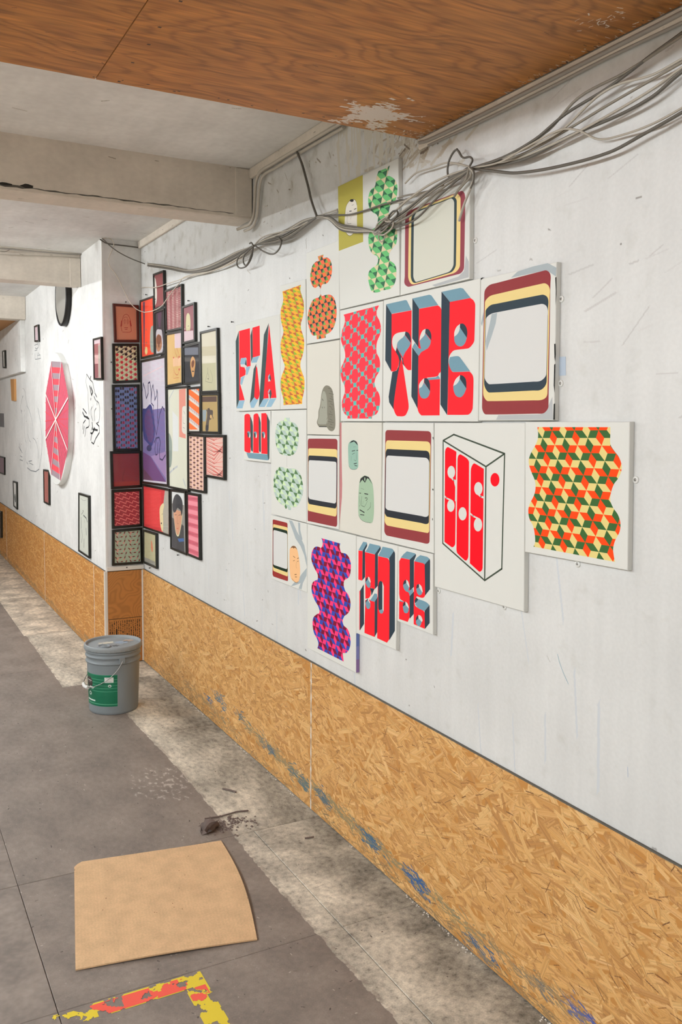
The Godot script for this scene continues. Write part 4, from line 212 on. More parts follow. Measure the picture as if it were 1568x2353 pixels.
	bundle("cable_bundle", "bundle of grey wires fanning up along the wall from the knot under the plywood", "cables", [[[1534,2318,-2090,1524,2307,-1947,1514,2315,-1794,1524,2350,-1695,1534,2373,-1562,1534,2402,-1434,1534,2418,-1355,1534,2437,-1278],3.2,"wire"],[[1534,2318,-2090,1534,2313,-1923,1534,2333,-1769,1534,2380,-1662,1534,2390,-1509,1534,2412,-1355,1534,2424,-1277],3.0,"wire2"],[[1534,2318,-2090,1519,2303,-1868,1514,2310,-1698,1524,2357,-1593,1534,2370,-1535,1534,2358,-1432,1534,2364,-1353,1534,2369,-1275],2.5,"wire3"],[[1534,2318,-2090,1530,2298,-1864,1524,2310,-1694,1524,2329,-1550,1534,2357,-1353,1534,2367,-1275],2.8,"wire2"],[[1534,2318,-2090,1534,2294,-1904,1528,2293,-1713,1528,2307,-1553,1534,2327,-1431,1534,2346,-1352,1534,2357,-1274],2.6,"wire3"],[[1534,2318,-2090,1534,2285,-1868,1534,2298,-1689,1534,2300,-1532,1534,2311,-1430,1534,2337,-1352,1534,2346,-1274],3.4,"wire"],[[1534,2318,-2090,1514,2294,-1934,1509,2303,-1813,1509,2310,-1692,1524,2298,-1648,1539,2266,-1597,1544,2257,-1527,1534,2252,-1428,1534,2262,-1349,1534,2276,-1271],2.2,"wire3"],[[1534,2318,-2090,1524,2278,-1965,1524,2252,-1873,1528,2232,-1726,1534,2224,-1556,1534,2237,-1452,1534,2253,-1348,1534,2270,-1270],3.4,"wire"],[[1534,2362,-2138,1534,2388,-2162,1534,2384,-2183,1534,2362,-2204,1534,2333,-2208,1534,2318,-2198,1534,2316,-2170,1534,2324,-2101],2.6,"wire"],[[1534,2324,-2101,1524,2339,-2074,1534,2359,-2133,1539,2393,-2170],2.6,"wire"],[[1544,2362,-2460,1544,2378,-2405,1542,2377,-2364,1540,2372,-2308,1538,2366,-2220,1534,2345,-2152,1534,2324,-2101],2.4,"wire3"],[[1519,2317,-2080,1519,2299,-2062,1524,2284,-2064,1528,2258,-2086,1530,2225,-2115,1532,2180,-2144],3.0,"wire3"],[[1519,2317,-2080,1524,2306,-2091,1528,2290,-2107,1530,2271,-2144,1532,2256,-2170],3.2,"wire2"],[[1519,2317,-2080,1514,2298,-2053,1520,2273,-2061,1530,2255,-2093,1532,2242,-2107],2.4,"wire"],[[1519,2317,-2080,1524,2295,-2077,1528,2280,-2114,1530,2267,-2149],2.6,"wire2"]])
	bundle("cable_bundle", "tangled grey wire bundle sagging across the olive panel and green vase", "cables", [[[1524,2312,-2076,1520,2309,-2164,1518,2294,-2274,1520,2268,-2398,1524,2250,-2515,1524,2235,-2605,1528,2238,-2624],3.4,"wire"],[[1524,2312,-2076,1520,2300,-2153,1518,2278,-2255,1520,2246,-2373,1524,2237,-2502,1524,2233,-2605,1528,2238,-2627],3.0,"wire2"],[[1524,2312,-2076,1520,2318,-2173,1518,2312,-2289,1520,2292,-2419,1524,2263,-2527,1524,2231,-2605,1528,2239,-2630],2.8,"wire3"],[[1524,2312,-2076,1520,2292,-2148,1518,2262,-2247,1520,2225,-2362,1524,2225,-2496,1524,2229,-2605,1528,2239,-2633],2.6,"wire"],[[1524,2312,-2076,1520,2305,-2168,1518,2287,-2281,1520,2258,-2408,1524,2244,-2521,1524,2227,-2605,1528,2240,-2635],2.4,"wire2"],[[1524,2312,-2076,1520,2311,-2157,1518,2299,-2263,1520,2275,-2383,1524,2254,-2507,1524,2224,-2605,1528,2240,-2638],2.6,"wire3"],[[1534,2303,-2228,1534,2304,-2322,1536,2319,-2446,1538,2322,-2494],2.4,"wire2"],[[1534,2302,-2277,1534,2304,-2371,1536,2303,-2446,1538,2307,-2493],2.2,"wire3"],[[1534,2240,-2634,1519,2232,-2557,1509,2245,-2472,1514,2263,-2454,1519,2277,-2489,1519,2267,-2521,1519,2250,-2563,1534,2243,-2634],2.6,"wire"],[[1534,2243,-2634,1514,2256,-2577,1509,2263,-2505,1504,2249,-2515,1514,2238,-2480,1519,2213,-2542,1524,2225,-2599,1534,2243,-2640],2.4,"wire3"],[[1534,2242,-2646,1504,2245,-2546,1504,2254,-2504,1514,2244,-2499,1514,2222,-2548,1524,2227,-2617],2.4,"wire2"],[[1528,2228,-2595,1532,2211,-2604,1534,2198,-2590,1534,2206,-2570,1530,2222,-2561],2.0,"wire3"],[[1528,2238,-2624,1526,2255,-2686,1526,2273,-2762,1528,2303,-2872,1530,2346,-2955,1532,2362,-3013,1534,2375,-3079],3.0,"wire2"],[[1528,2238,-2624,1526,2250,-2686,1526,2265,-2762,1528,2295,-2872,1530,2341,-2955,1532,2362,-3013,1534,2375,-3079],3.0,"wire3"],[[1528,2238,-2624,1526,2258,-2686,1526,2279,-2762,1528,2309,-2872,1530,2350,-2955,1532,2362,-3013,1534,2375,-3079],2.6,"wire"],[[1528,2238,-2624,1526,2247,-2686,1526,2259,-2762,1528,2289,-2872,1530,2337,-2955,1532,2362,-3013,1534,2375,-3079],2.4,"wire"],[[1536,2381,-3083,1536,2347,-2894,1536,2333,-2818,1536,2324,-2689,1536,2321,-2601,1536,2314,-2517,1540,2314,-2489,1544,2305,-2450],2.6,"wire"],[[1542,2380,-3066,1548,2379,-2990,1554,2380,-2946],2.4,"wire3"],[[1540,2371,-3054,1548,2371,-2983,1554,2373,-2942],2.4,"wire3"]])
	bundle("cable_bundle", "grey wire bundle with tied loops sagging to the corner above the dark-framed prints", "cables", [[[1534,2375,-3079,1530,2369,-3179,1526,2354,-3313,1526,2354,-3421,1528,2365,-3564,1530,2372,-3696,1534,2367,-3912,1536,2361,-4150,1538,2367,-4392,1538,2397,-4660,1536,2460,-4967,1530,2540,-5390],3.4,"wire"],[[1534,2375,-3079,1530,2380,-3190,1526,2369,-3325,1526,2369,-3434,1528,2374,-3564,1530,2372,-3696,1534,2377,-3928,1536,2370,-4149,1538,2375,-4392,1538,2402,-4660,1536,2465,-4967,1530,2546,-5390],3.0,"wire3"],[[1534,2375,-3079,1530,2359,-3167,1526,2340,-3300,1526,2339,-3408,1528,2356,-3564,1530,2372,-3696,1534,2358,-3895,1536,2352,-4150,1538,2359,-4392,1538,2392,-4660,1536,2455,-4967,1530,2535,-5391],3.2,"wire"],[[1534,2375,-3079,1530,2384,-3183,1526,2376,-3317,1526,2376,-3426,1528,2380,-3564,1530,2372,-3696,1534,2380,-3917,1536,2376,-4149,1538,2380,-4392,1538,2405,-4660,1536,2469,-4967,1530,2550,-5390],2.6,"wire2"],[[1534,2375,-3079,1530,2363,-3171,1526,2346,-3304,1526,2345,-3412,1528,2359,-3564,1530,2372,-3696,1534,2361,-3901,1536,2356,-4150,1538,2363,-4392,1538,2394,-4660,1536,2457,-4967,1530,2537,-5391],2.6,"wire2"],[[1534,2375,-3079,1530,2374,-3179,1526,2361,-3313,1526,2361,-3421,1528,2370,-3564,1530,2372,-3696,1534,2371,-3912,1536,2366,-4149,1538,2372,-4392,1538,2400,-4660,1536,2463,-4967,1530,2543,-5390],2.4,"wire"],[[1534,2377,-3094,1524,2364,-3238,1520,2383,-3498,1524,2386,-3602,1528,2371,-3691],2.4,"wire3"],[[1524,2367,-3671,1514,2320,-3547,1512,2293,-3447,1514,2302,-3390,1518,2329,-3373,1522,2355,-3408,1524,2365,-3438],3.0,"wire"],[[1524,2369,-3683,1520,2361,-3767,1518,2349,-3836,1518,2323,-3873,1518,2297,-3848,1520,2289,-3792,1522,2296,-3749,1524,2325,-3706,1526,2367,-3694],3.0,"wire"],[[1518,2366,-3668,1510,2348,-3719,1508,2336,-3756,1508,2311,-3768,1510,2290,-3743,1512,2303,-3712,1516,2331,-3693,1522,2360,-3684],3.0,"wire"],[[1524,2370,-3689,1528,2389,-3722,1532,2390,-3749],3.0,"wire"],[[1530,2367,-3686,1534,2345,-3940,1538,2342,-4249,1540,2371,-4593,1540,2372,-4753,1538,2355,-4783,1536,2330,-4888,1534,2286,-5033,1524,2257,-5095,1504,2241,-5197,1474,2238,-5278],2.2,"wire4"],[[1534,2340,-3830,1538,2336,-4065,1540,2349,-4385,1540,2364,-4594,1536,2373,-4887,1534,2378,-5030,1534,2382,-5160,1538,2394,-5310,1552,2422,-5502,1558,2438,-5644],2.2,"wire4"]])
	bundle("drooping_wire", "thin wire drooping from the top of the narrow side wall over the prints", "wire", [[[1554,2273,-5567,1520,2294,-5610,1485,2332,-5630,1462,2378,-5640,1403,2499,-5646,1351,2582,-5650,1387,2696,-5646,1358,2729,-5646,1317,2724,-5650],2.4,"wire4"],[[1580,2571,-5567,1467,2616,-5610,1382,2663,-5630,1317,2724,-5650],2.6,"wire"]])
	bundle("cable", "dark cable dropping straight down the wall from the ceiling edge trim", "cable", [[[1534,2668,-3261,1538,2660,-3259,1540,2612,-3224,1540,2559,-3193,1540,2510,-3166,1538,2460,-3139,1536,2418,-3109,1534,2386,-3083,1532,2376,-3074],4.0,"wire"]])
	bundle("conduit", "pair of pale conduit pipes bending down around the end of the ceiling beam", "conduit", [[[1544,2676,-2883,1544,2682,-3210,1544,2685,-3530,1542,2681,-3659,1540,2646,-3694,1540,2574,-3709,1540,2510,-3724,1538,2479,-3761,1524,2472,-3804,1504,2465,-3834],7,"pipe"],[[1548,2659,-2891,1548,2664,-3218,1548,2664,-3507,1546,2661,-3634,1546,2622,-3668,1546,2559,-3683,1546,2497,-3704,1544,2464,-3750,1534,2458,-3819],6,"pipe"]])
	bundle("conduit", "pair of grey conduit pipes along the top of the wall beneath the plywood", "conduit", [[[1552,2472,-2390,1550,2465,-2337,1550,2462,-2083,1550,2464,-1808,1550,2466,-1581,1550,2468,-1371,1550,2470,-1292],6,"pipe2"],[[1554,2452,-2343,1554,2447,-2088,1554,2448,-1812,1554,2452,-1585,1554,2450,-1374,1554,2452,-1295],4,"pipe2"]])
	bundle("conduit", "white pipes and wires running along the far ceiling beam to the column", "conduit", [[[741,2725,-6260,787,2727,-6260,876,2727,-6260,1025,2725,-6260,1179,2727,-6260,1273,2733,-6260,1318,2744,-6260,1376,2781,-6260,1428,2834,-6260,1447,2855,-6260],7,"pipe"],[[740,2714,-6260,787,2713,-6260,875,2715,-6260,1025,2716,-6260,1179,2717,-6260,1273,2723,-6260,1324,2732,-6260,1388,2772,-6260,1441,2832,-6260,1454,2849,-6260],5,"pipe2"],[[740,2695,-6260,787,2696,-6260,822,2697,-6260,863,2716,-6260,965,2716,-6260,1148,2716,-6260,1285,2718,-6260,1317,2727,-6260],2.5,"wire2"],[[742,2765,-6260,788,2761,-6260,906,2757,-6260,1087,2777,-6260,1306,2806,-6260,1370,2828,-6260],2,"wire3"],[[751,2672,-6260,845,2677,-6260,1025,2688,-6260,1210,2698,-6260,1304,2704,-6260],2.2,"wire3"]])
	bundle("wire_run", "dark wires along the top of the narrow side wall below the ceiling", "wire", [[[1317,2749,-5655,1384,2751,-5655,1474,2751,-5655,1559,2749,-5655],4,"wire2"],[[1316,2735,-5655,1384,2740,-5655,1474,2739,-5655,1558,2740,-5655],4,"wire2"],[[1302,2719,-5655,1342,2699,-5655,1413,2695,-5655,1503,2693,-5655,1558,2690,-5655],3.4,"wire"]])
	clip("mirror_clip", "white mirror clip on the wall by the upper edge of the large cracked screen canvas", wall_face, [-17353,19106], 9, true)
	clip("mirror_clip", "white mirror clip on the wall by the lower edge of the large cracked screen canvas", wall_face, [-17304,16969], 9, true)
	clip("mirror_clip", "white mirror clip on the wall beside the star-tiled vase canvas", wall_face, [-14707,14657], 9, true)
	clip("mirror_clip", "white mirror clip under the star-tiled vase canvas", wall_face, [-16522,12418], 9, true)
	clip("mirror_clip", "white mirror clip at the inner foot of the SIS canvas, by the SE canvas", wall_face, [-22633,10661], 9, true)
	clip("mirror_clip", "white mirror clip under the SIS canvas near its outer end", wall_face, [-19387,10773], 9, true)
	clip("mirror_clip", "white mirror clip on the wall by the topmost screen canvas", wall_face, [-21036,21209], 9, true)
	clip("screw", "dark screw in the wall above the orange print", wall_face, [-55270,23792], 4, false)
	clip("screw", "dark screw above the tall cream print", wall_face, [-43686,20769], 4, false)
	clip("screw", "dark screw beside the tall pink print", wall_face, [-45212,10240], 4, false)
	clip("screw", "dark screw under the portrait photograph", wall_face, [-49142,8110], 4, false)
	clip("screw", "dark screw under the small grey print in the corner", wall_face, [-55063,6445], 4, false)
	clip("screw", "dark screw in the bare wall beside the FIA letters", wall_face, [-40335,20689], 4, false)
	clip("screw", "dark screw above the mauve print", wall_face, [-46912,22452], 4, false)
	clip("screw", "dark screw above the tan sketch print on the narrow side wall", return_face, [14623,23430], 4, false)
	clip("screw", "dark screw beside the red and green checked print", return_face, [13640,19577], 4, false)
	clip("screw", "dark screw under the lowest print on the narrow side wall", return_face, [14474,6325], 4, false)
	clip("screw", "dark screw beside the tall blue woven print", return_face, [13638,16616], 4, false)
	tape_patch("tape_patch", "pale blue tape patch on the wall beside the cracked screen canvas", [-17401,17647,-17156,17640,-17133,17165,-17390,17165], "tapeblue")
	mark("pen_mark", "thin curved turquoise pen stroke on the bare white wall", "pen mark", [["l","penblue",[-17186,9947,-17114,9768,-16958,9521,-16756,9266],4]])
	mark("pen_mark", "short blue vertical dash low on the bare white wall", "pen mark", [["l","penblue2",[-14692,7824,-14668,7578],3]])
	build_small()


func lamp_materials() -> void:
	mat("enamel", Color8(228, 228, 224), 0.45)
	mat("glow", Color8(255, 255, 250), 0.5)
	mats.glow.emission_enabled = true
	mats.glow.emission = Color(1.0, 0.985, 0.955)
	mats.glow.emission_energy_multiplier = 3.0


func lamp(at: Vector3, length: float, power: float, turn: float, group: String) -> void:
	var t := thing("batten_light", "white fluorescent batten light with a glowing tube on the ceiling", "lamp", at, group)
	var b := SurfaceTool.new()
	b.begin(Mesh.PRIMITIVE_TRIANGLES)
	block(b, Vector3(-0.05, 0.0, -length / 2 - 0.03), Vector3(0.05, 0.05, length / 2 + 0.03), 0.004)
	part(t, "housing", b, mats.enamel)
	b = SurfaceTool.new()
	b.begin(Mesh.PRIMITIVE_TRIANGLES)
	tube(b, [Vector3(0, -0.022, -length / 2), Vector3(0, -0.022, length / 2)], 0.016, 12)
	part(t, "tube", b, mats.glow)
	for k in [-1, 0, 1]:
		var l := OmniLight3D.new()
		l.name = "light"
		l.light_energy = power
		l.light_size = 0.012
		l.light_color = Color(0.965, 0.985, 1.0)
		l.omni_range = 30.0
		l.omni_attenuation = 2.0
		l.shadow_enabled = true
		l.position = Vector3(0, -0.062, k * length * 0.33)
		t.add_child(l, true)
	t.rotation.y = turn


# ---------------------------------------------------------------- nodes
func numbered(called: String) -> String:
	var n: int = used.get(called, 0)
	used[called] = n + 1
	return called if n == 0 else "%s_%03d" % [called, n]

func thing(called: String, label: String, category: String, at := Vector3.ZERO, group := "") -> Node3D:
	var t := Node3D.new()
	t.name = numbered(called)
	add_child(t)
	t.position = at
	if label: t.set_meta("label", label)
	if category: t.set_meta("category", category)
	if group: t.set_meta("group", group)
	return t

func structure(called: String) -> Node3D:
	var t := thing(called, "", "")
	t.set_meta("kind", "structure")
	return t

func part(t: Node3D, called: String, b: SurfaceTool, m: Material, label := "") -> MeshInstance3D:
	var o := MeshInstance3D.new()
	o.name = called
	o.mesh = b.commit()
	o.material_override = null
	o.mesh.surface_set_material(0, m)
	t.add_child(o, true)
	if label: o.set_meta("label", label)
	return o

func begin() -> SurfaceTool:
	var b := SurfaceTool.new()
	b.begin(Mesh.PRIMITIVE_TRIANGLES)
	return b


# ---------------------------------------------------------------- shapes
func col(key: String) -> Color:
	return tint[key] if tint.has(key) else Color(1, 0, 1)

func lin(c: Color) -> Color:
	return c.srgb_to_linear()

func tri(b: SurfaceTool, p: Vector3, q: Vector3, r: Vector3, n: Vector3, c := Color.WHITE, up := Vector2.ZERO, uq := Vector2.ZERO, ur := Vector2.ZERO) -> void:
	# clockwise seen from the side n points to
	if (q - p).cross(r - p).dot(n) > 0:
		var s := q
		q = r
		r = s
		var us := uq
		uq = ur
		ur = us
	for k in 3:
		b.set_normal(n)
		b.set_color(c)
		b.set_uv([up, uq, ur][k])
		b.add_vertex([p, q, r][k])

func quad4(b: SurfaceTool, p: Vector3, q: Vector3, r: Vector3, s: Vector3, toward: Vector3, c := Color.WHITE, uv := []) -> void:
	var n := (r - p).cross(s - q).normalized()
	if n.dot(toward) < 0: n = -n
	if uv.is_empty(): uv = [Vector2(0, 0), Vector2(1, 0), Vector2(1, 1), Vector2(0, 1)]
	tri(b, p, q, r, n, c, uv[0], uv[1], uv[2])
	tri(b, p, r, s, n, c, uv[0], uv[2], uv[3])

func block(b: SurfaceTool, lo: Vector3, hi: Vector3, e := 0.0, scale := 1.0) -> void:
	# a box with chamfered edges; texture coordinates in metres times scale
	var mid := (lo + hi) / 2.0
	var h := (hi - lo) / 2.0
	e = minf(e, minf(h.x, minf(h.y, h.z)) * 0.9)
	for a in 3:
		for s in [-1.0, 1.0]:
			var n := Vector3.ZERO
			n[a] = s
			var u := (a + 1) % 3
			var v := (a + 2) % 3
			var ps := []
			var uvs := []
			for k in [[-1, -1], [1, -1], [1, 1], [-1, 1]]:
				var p := mid
				p[a] += s * h[a]
				p[u] += k[0] * (h[u] - e)
				p[v] += k[1] * (h[v] - e)
				ps.append(p)
				uvs.append((Vector2(p.z, -p.y) if a == 0 else Vector2(p.x, p.z) if a == 1 else Vector2(p.x, -p.y)) * scale)
			quad4(b, ps[0], ps[1], ps[2], ps[3], n, Color.WHITE, uvs)
			if e > 0.0:
				for t in [-1.0, 1.0]:
					# edge between face a,s and face u,t
					var p0 := mid
					var p1 := mid
					p0[a] += s * h[a]
					p0[u] += t * (h[u] - e)
					p1[a] += s * (h[a] - e)
					p1[u] += t * h[u]
					var d := Vector3.ZERO
					d[v] = h[v] - e
					var n2 := n
					n2[u] = t
					quad4(b, p0 - d, p0 + d, p1 + d, p1 - d, n2)

func tube(b: SurfaceTool, pts: Array, r: float, sides := 7, c := Color.WHITE) -> void:
	var n := pts.size()
	var side := Vector3.ZERO
	var rings := []
	for i in n:
		var d: Vector3 = (pts[mini(i + 1, n - 1)] - pts[maxi(i - 1, 0)]).normalized()
		if side == Vector3.ZERO:
			side = d.cross(Vector3.UP if absf(d.y) < 0.9 else Vector3.RIGHT).normalized()
		side = (side - d * side.dot(d)).normalized()
		var up := d.cross(side)
		var ring := []
		for k in sides:
			var a := TAU * k / sides
			ring.append([pts[i] + (side * cos(a) + up * sin(a)) * r, side * cos(a) + up * sin(a)])
		rings.append(ring)
	for i in n - 1:
		for k in sides:
			var q := (k + 1) % sides
			for t in [[rings[i][k], rings[i + 1][k], rings[i + 1][q]], [rings[i][k], rings[i + 1][q], rings[i][q]]]:
				var face: Vector3 = (t[1][0] - t[0][0]).cross(t[2][0] - t[0][0])
				var order := [0, 1, 2] if face.dot(t[0][1]) < 0 else [0, 2, 1]
				for w in order:
					b.set_normal(t[w][1])
					b.set_color(c)
					b.set_uv(Vector2.ZERO)
					b.add_vertex(t[w][0])
	for e in [0, n - 1]:
		var d: Vector3 = (pts[0] - pts[1]).normalized() if e == 0 else (pts[n - 1] - pts[n - 2]).normalized()
		for k in sides - 2:
			tri(b, rings[e][0][0], rings[e][k + 1][0], rings[e][k + 2][0], d, c)

func lathe(b: SurfaceTool, prof: Array, sides := 48, from := 0.0, to := TAU, uv := false) -> void:
	# profile of [radius, height]; smooth within a run, creased at repeated points
	var n := prof.size()
	var norms := []
	for i in n:
		var d := Vector2.ZERO
		if i > 0 and prof[i] != prof[i - 1]: d += (prof[i] - prof[i - 1]).normalized()
		if i < n - 1 and prof[i] != prof[i + 1]: d += (prof[i + 1] - prof[i]).normalized()
		norms.append(Vector2(d.y, -d.x).normalized())
	for i in n - 1:
		if prof[i] == prof[i + 1]: continue
		for k in sides:
			var v := []
			for s in [[i, k], [i + 1, k], [i + 1, k + 1], [i, k + 1]]:
				var a: float = from + (to - from) * s[1] / sides
				var p: Vector2 = prof[s[0]]
				var q: Vector2 = norms[s[0]]
				v.append([Vector3(p.x * cos(a), p.y, p.x * sin(a)), Vector3(q.x * cos(a), q.y, q.x * sin(a)), Vector2(float(s[1]) / sides, 1.0 - float(s[0]) / (n - 1))])
			for t in [[0, 1, 2], [0, 2, 3]]:
				var f: Vector3 = (v[t[1]][0] - v[t[0]][0]).cross(v[t[2]][0] - v[t[0]][0])
				if f.length_squared() < 1e-16: continue
				var m: Vector3 = v[t[0]][1] + v[t[1]][1] + v[t[2]][1]
				var order: Array = t if f.dot(m) < 0 else [t[0], t[2], t[1]]
				for w in order:
					b.set_normal(v[w][1])
					b.set_color(Color.WHITE)
					b.set_uv(v[w][2])
					b.add_vertex(v[w][0])


# ---------------------------------------------------------------- flat paint on a face
func points(a: Array) -> PackedVector2Array:
	var r := PackedVector2Array()
	for i in a.size() / 2:
		r.append(Vector2(a[2 * i], a[2 * i + 1]) * 1e-4)
	return r

func smooth(p: PackedVector2Array, closed := true) -> PackedVector2Array:
	# a Catmull-Rom curve; a point given twice is a corner
	var r := PackedVector2Array()
	var n := p.size()
	for i in (n if closed else n - 1):
		var p1 := p[i]
		var p2 := p[(i + 1) % n]
		if p1.is_equal_approx(p2): continue
		var p0 := p[(i - 1 + n) % n] if closed or i > 0 else p1
		var p3 := p[(i + 2) % n] if closed or i < n - 2 else p2
		var l := p1.distance_to(p2)
		var m1 := (p2 - p0).normalized() * l if not p0.is_equal_approx(p1) else p2 - p1
		var m2 := (p3 - p1).normalized() * l if not p3.is_equal_approx(p2) else p2 - p1
		# long sides stay straight, short spans turn the corner
		if not p0.is_equal_approx(p1) and p0.distance_to(p1) < l * 0.4: m1 = m1.lerp(p2 - p1, 0.8)
		if not p3.is_equal_approx(p2) and p2.distance_to(p3) < l * 0.4: m2 = m2.lerp(p2 - p1, 0.8)
		for k in 5:
			var t := k / 5.0
			r.append(p1 * (2 * t * t * t - 3 * t * t + 1) + m1 * (t * t * t - 2 * t * t + t) + p2 * (-2 * t * t * t + 3 * t * t) + m2 * (t * t * t - t * t))
	if not closed: r.append(p[n - 1])
	return r

func fill(b: SurfaceTool, f: Transform3D, base: Vector3, p: PackedVector2Array, off: float, c: Color) -> void:
	var q := PackedVector2Array()
	for i in p.size():
		if q.is_empty() or q[q.size() - 1].distance_to(p[i]) > 1e-5: q.append(p[i])
	if q.size() > 2 and q[0].distance_to(q[q.size() - 1]) < 1e-5: q.remove_at(q.size() - 1)
	if q.size() < 3: return
	# the polygon tools work to a hundred-thousandth, so they get it a hundred times larger
	var big := PackedVector2Array()
	for w in q: big.append(w * 100.0)
	var idx := Geometry2D.triangulate_polygon(big)
	if idx.is_empty():
		var lo := big[0]
		var hi := big[0]
		for w in big:
			lo = lo.min(w)
			hi = hi.max(w)
		lo -= Vector2.ONE
		hi += Vector2.ONE
		for got in Geometry2D.intersect_polygons(big, PackedVector2Array([lo, Vector2(hi.x, lo.y), hi, Vector2(lo.x, hi.y)])):
			put_triangles(b, f, base, got, Geometry2D.triangulate_polygon(got), off, c)
		return
	put_triangles(b, f, base, big, idx, off, c)

func put_triangles(b: SurfaceTool, f: Transform3D, base: Vector3, big: PackedVector2Array, idx: PackedInt32Array, off: float, c: Color) -> void:
	for i in idx.size() / 3:
		var v := []
		for k in 3:
			var w := big[idx[3 * i + k]] * 0.01
			v.append(f * Vector3(w.x, w.y, off) - base)
		tri(b, v[0], v[1], v[2], f.basis.z, c)

func clipped(p: Array, by: PackedVector2Array) -> Array:
	var x := PackedVector2Array()
	var y := PackedVector2Array()
	for w in p: x.append(w * 100.0)
	for w in by: y.append(w * 100.0)
	var r := []
	for got in Geometry2D.intersect_polygons(x, y):
		var z := PackedVector2Array()
		for w in got: z.append(w * 0.01)
		r.append(z)
	return r

func ribbon(p: PackedVector2Array, w: float) -> PackedVector2Array:
	# the outline of a brush stroke w wide along p, thinner at its ends
	var l := PackedVector2Array()
	var r := PackedVector2Array()
	var n := p.size()
	for i in n:
		var d := Vector2.ZERO
		if i > 0: d += (p[i] - p[i - 1]).normalized()
		if i < n - 1: d += (p[i + 1] - p[i]).normalized()
		d = d.normalized().orthogonal() * w / 2.0
		l.append(p[i] + d)
		r.append(p[i] - d)
	r.reverse()
	l.append_array(r)
	return l

func shapes(b: SurfaceTool, f: Transform3D, base: Vector3, off: float, list: Array) -> void:
	for s in list:
		layer += 1
		var o := off + layer * 1.2e-5
		var c := lin(col(s[1]))
		var p := points(s[2])
		match s[0]:
			"p": fill(b, f, base, p, o, c)
			"s": fill(b, f, base, smooth(p), o, c)
			"e":
				var e := PackedVector2Array()
				for k in 24:
					e.append(p[0] + (p[1] - p[0]) * cos(TAU * k / 24) + (p[2] - p[0]) * sin(TAU * k / 24))
				fill(b, f, base, e, o, c)
			"l":
				var line := smooth(p, false) if p.size() > 2 and s[3] < 14 else p
				var w: float = s[3] * brush
				for i in line.size() - 1:
					var d := (line[i + 1] - line[i]).normalized()
					fill(b, f, base, ribbon(PackedVector2Array([line[i] - d * w * 0.3, line[i + 1] + d * w * 0.3]), w), o, c)

func figure(t: Node3D, called: String, list: Array) -> void:
	var b := begin()
	layer += 2
	brush = t.get_meta("brush")
	shapes(b, t.get_meta("face_at"), t.position, t.get_meta("front"), list)
	part(t, called, b, mats.paint)

func pattern(t: Node3D, called: String, kind: String, outline: Array, lattice: Array, cols: Array, under: String) -> void:
	var f: Transform3D = t.get_meta("face_at")
	var b := begin()
	layer += 2
	var off: float = t.get_meta("front") + layer * 1.2e-5
	var clip := smooth(points(outline))
	fill(b, f, t.position, clip, off, lin(col(under)))
	var v := points(lattice)
	var o := v[0]
	var a := v[1]
	var d := v[2]
	var c := []
	for k in cols: c.append(lin(col(k)))
	var lo := clip[0]
	var hi := clip[0]
	for p in clip:
		lo = lo.min(p)
		hi = hi.max(p)
	var reach := (hi - lo).length() * 0.75
	var mid := (lo + hi) / 2.0
	var tiles := []
	for i in range(-30, 31):
		for k in range(-30, 31):
			var p := o + a * i + d * k
			if p.distance_to(mid) > reach: continue
			if kind == "rhomb":
				var band := posmod(k, 3)
				tiles.append([[p + a - d, p + a * 0.667, p + d, p + a * 0.333], c[(band + 1) % 3]])
				tiles.append([[p, p + a * 0.333, p + d, p + d - a * 0.333], c[band]])
				tiles.append([[p + a * 0.667, p + a, p + d + a * 0.333, p + d], c[band]])
			elif kind == "beads":
				for e in [[p, 0.2, 0.13, 1], [p + a * 0.5, 0.105, 0.155, 2], [p + (a - d) * 0.5, 0.105, 0.155, 2]]:
					var poly := []
					for s in 14:
						var x := cos(TAU * s / 14)
						var y := sin(TAU * s / 14)
						if e[3] == 2: x *= absf(x) ** 0.15
						poly.append(e[0] + Vector2(x * e[1] * absf(a.x) * 1.05, y * e[2] * absf(d.y)))
					tiles.append([poly, c[e[3]]])
				for e in [[p, p + a], [p, p + a - d]]:
					tiles.append([Array(ribbon(PackedVector2Array([e[0], e[1]]), absf(a.x) * 0.05)), c[3]])
			else:
				# hexagons that meet at their corners, with triangles between
				var h := a * 0.5
				var g := d * 0.5
				var third := (a - d) * 0.5 if kind == "kagome2" else (a + d) * 0.5
				var hex := [third, h, g, -third, -h, -g] if kind == "kagome2" else [h, third, g, -h, -third, -g]
				if kind == "kagome2":
					tiles.append([[p, p + hex[4], p + hex[5], p + hex[0]], c[0]])
					tiles.append([[p, p + hex[1], p + hex[2], p + hex[3]], c[0]])
					tiles.append([[p, p + hex[3], p + hex[4]], c[1]])
					tiles.append([[p, p + hex[0], p + hex[1]], c[1]])
					tiles.append([[p + hex[4], p + (hex[4] + hex[5]) * 0.62, p + hex[5]], c[0].lerp(c[3], 0.12)])
				else:
					tiles.append([[p, p + hex[4], p + hex[5], p + hex[0]], c[0]])
					tiles.append([[p, p + hex[1], p + hex[2], p + hex[3]], c[2]])
					tiles.append([[p, p + hex[3], p + hex[4]], c[1]])
					tiles.append([[p, p + hex[0], p + hex[1]], c[1].lerp(c[0], 0.35)])
	for tl in tiles:
		for got in clipped(tl[0], clip):
			fill(b, f, t.position, got, off + (3e-5 if kind != "beads" or tl[1] == c[3] else 5e-5), tl[1])
	layer += 5
	part(t, called, b, mats.paint)

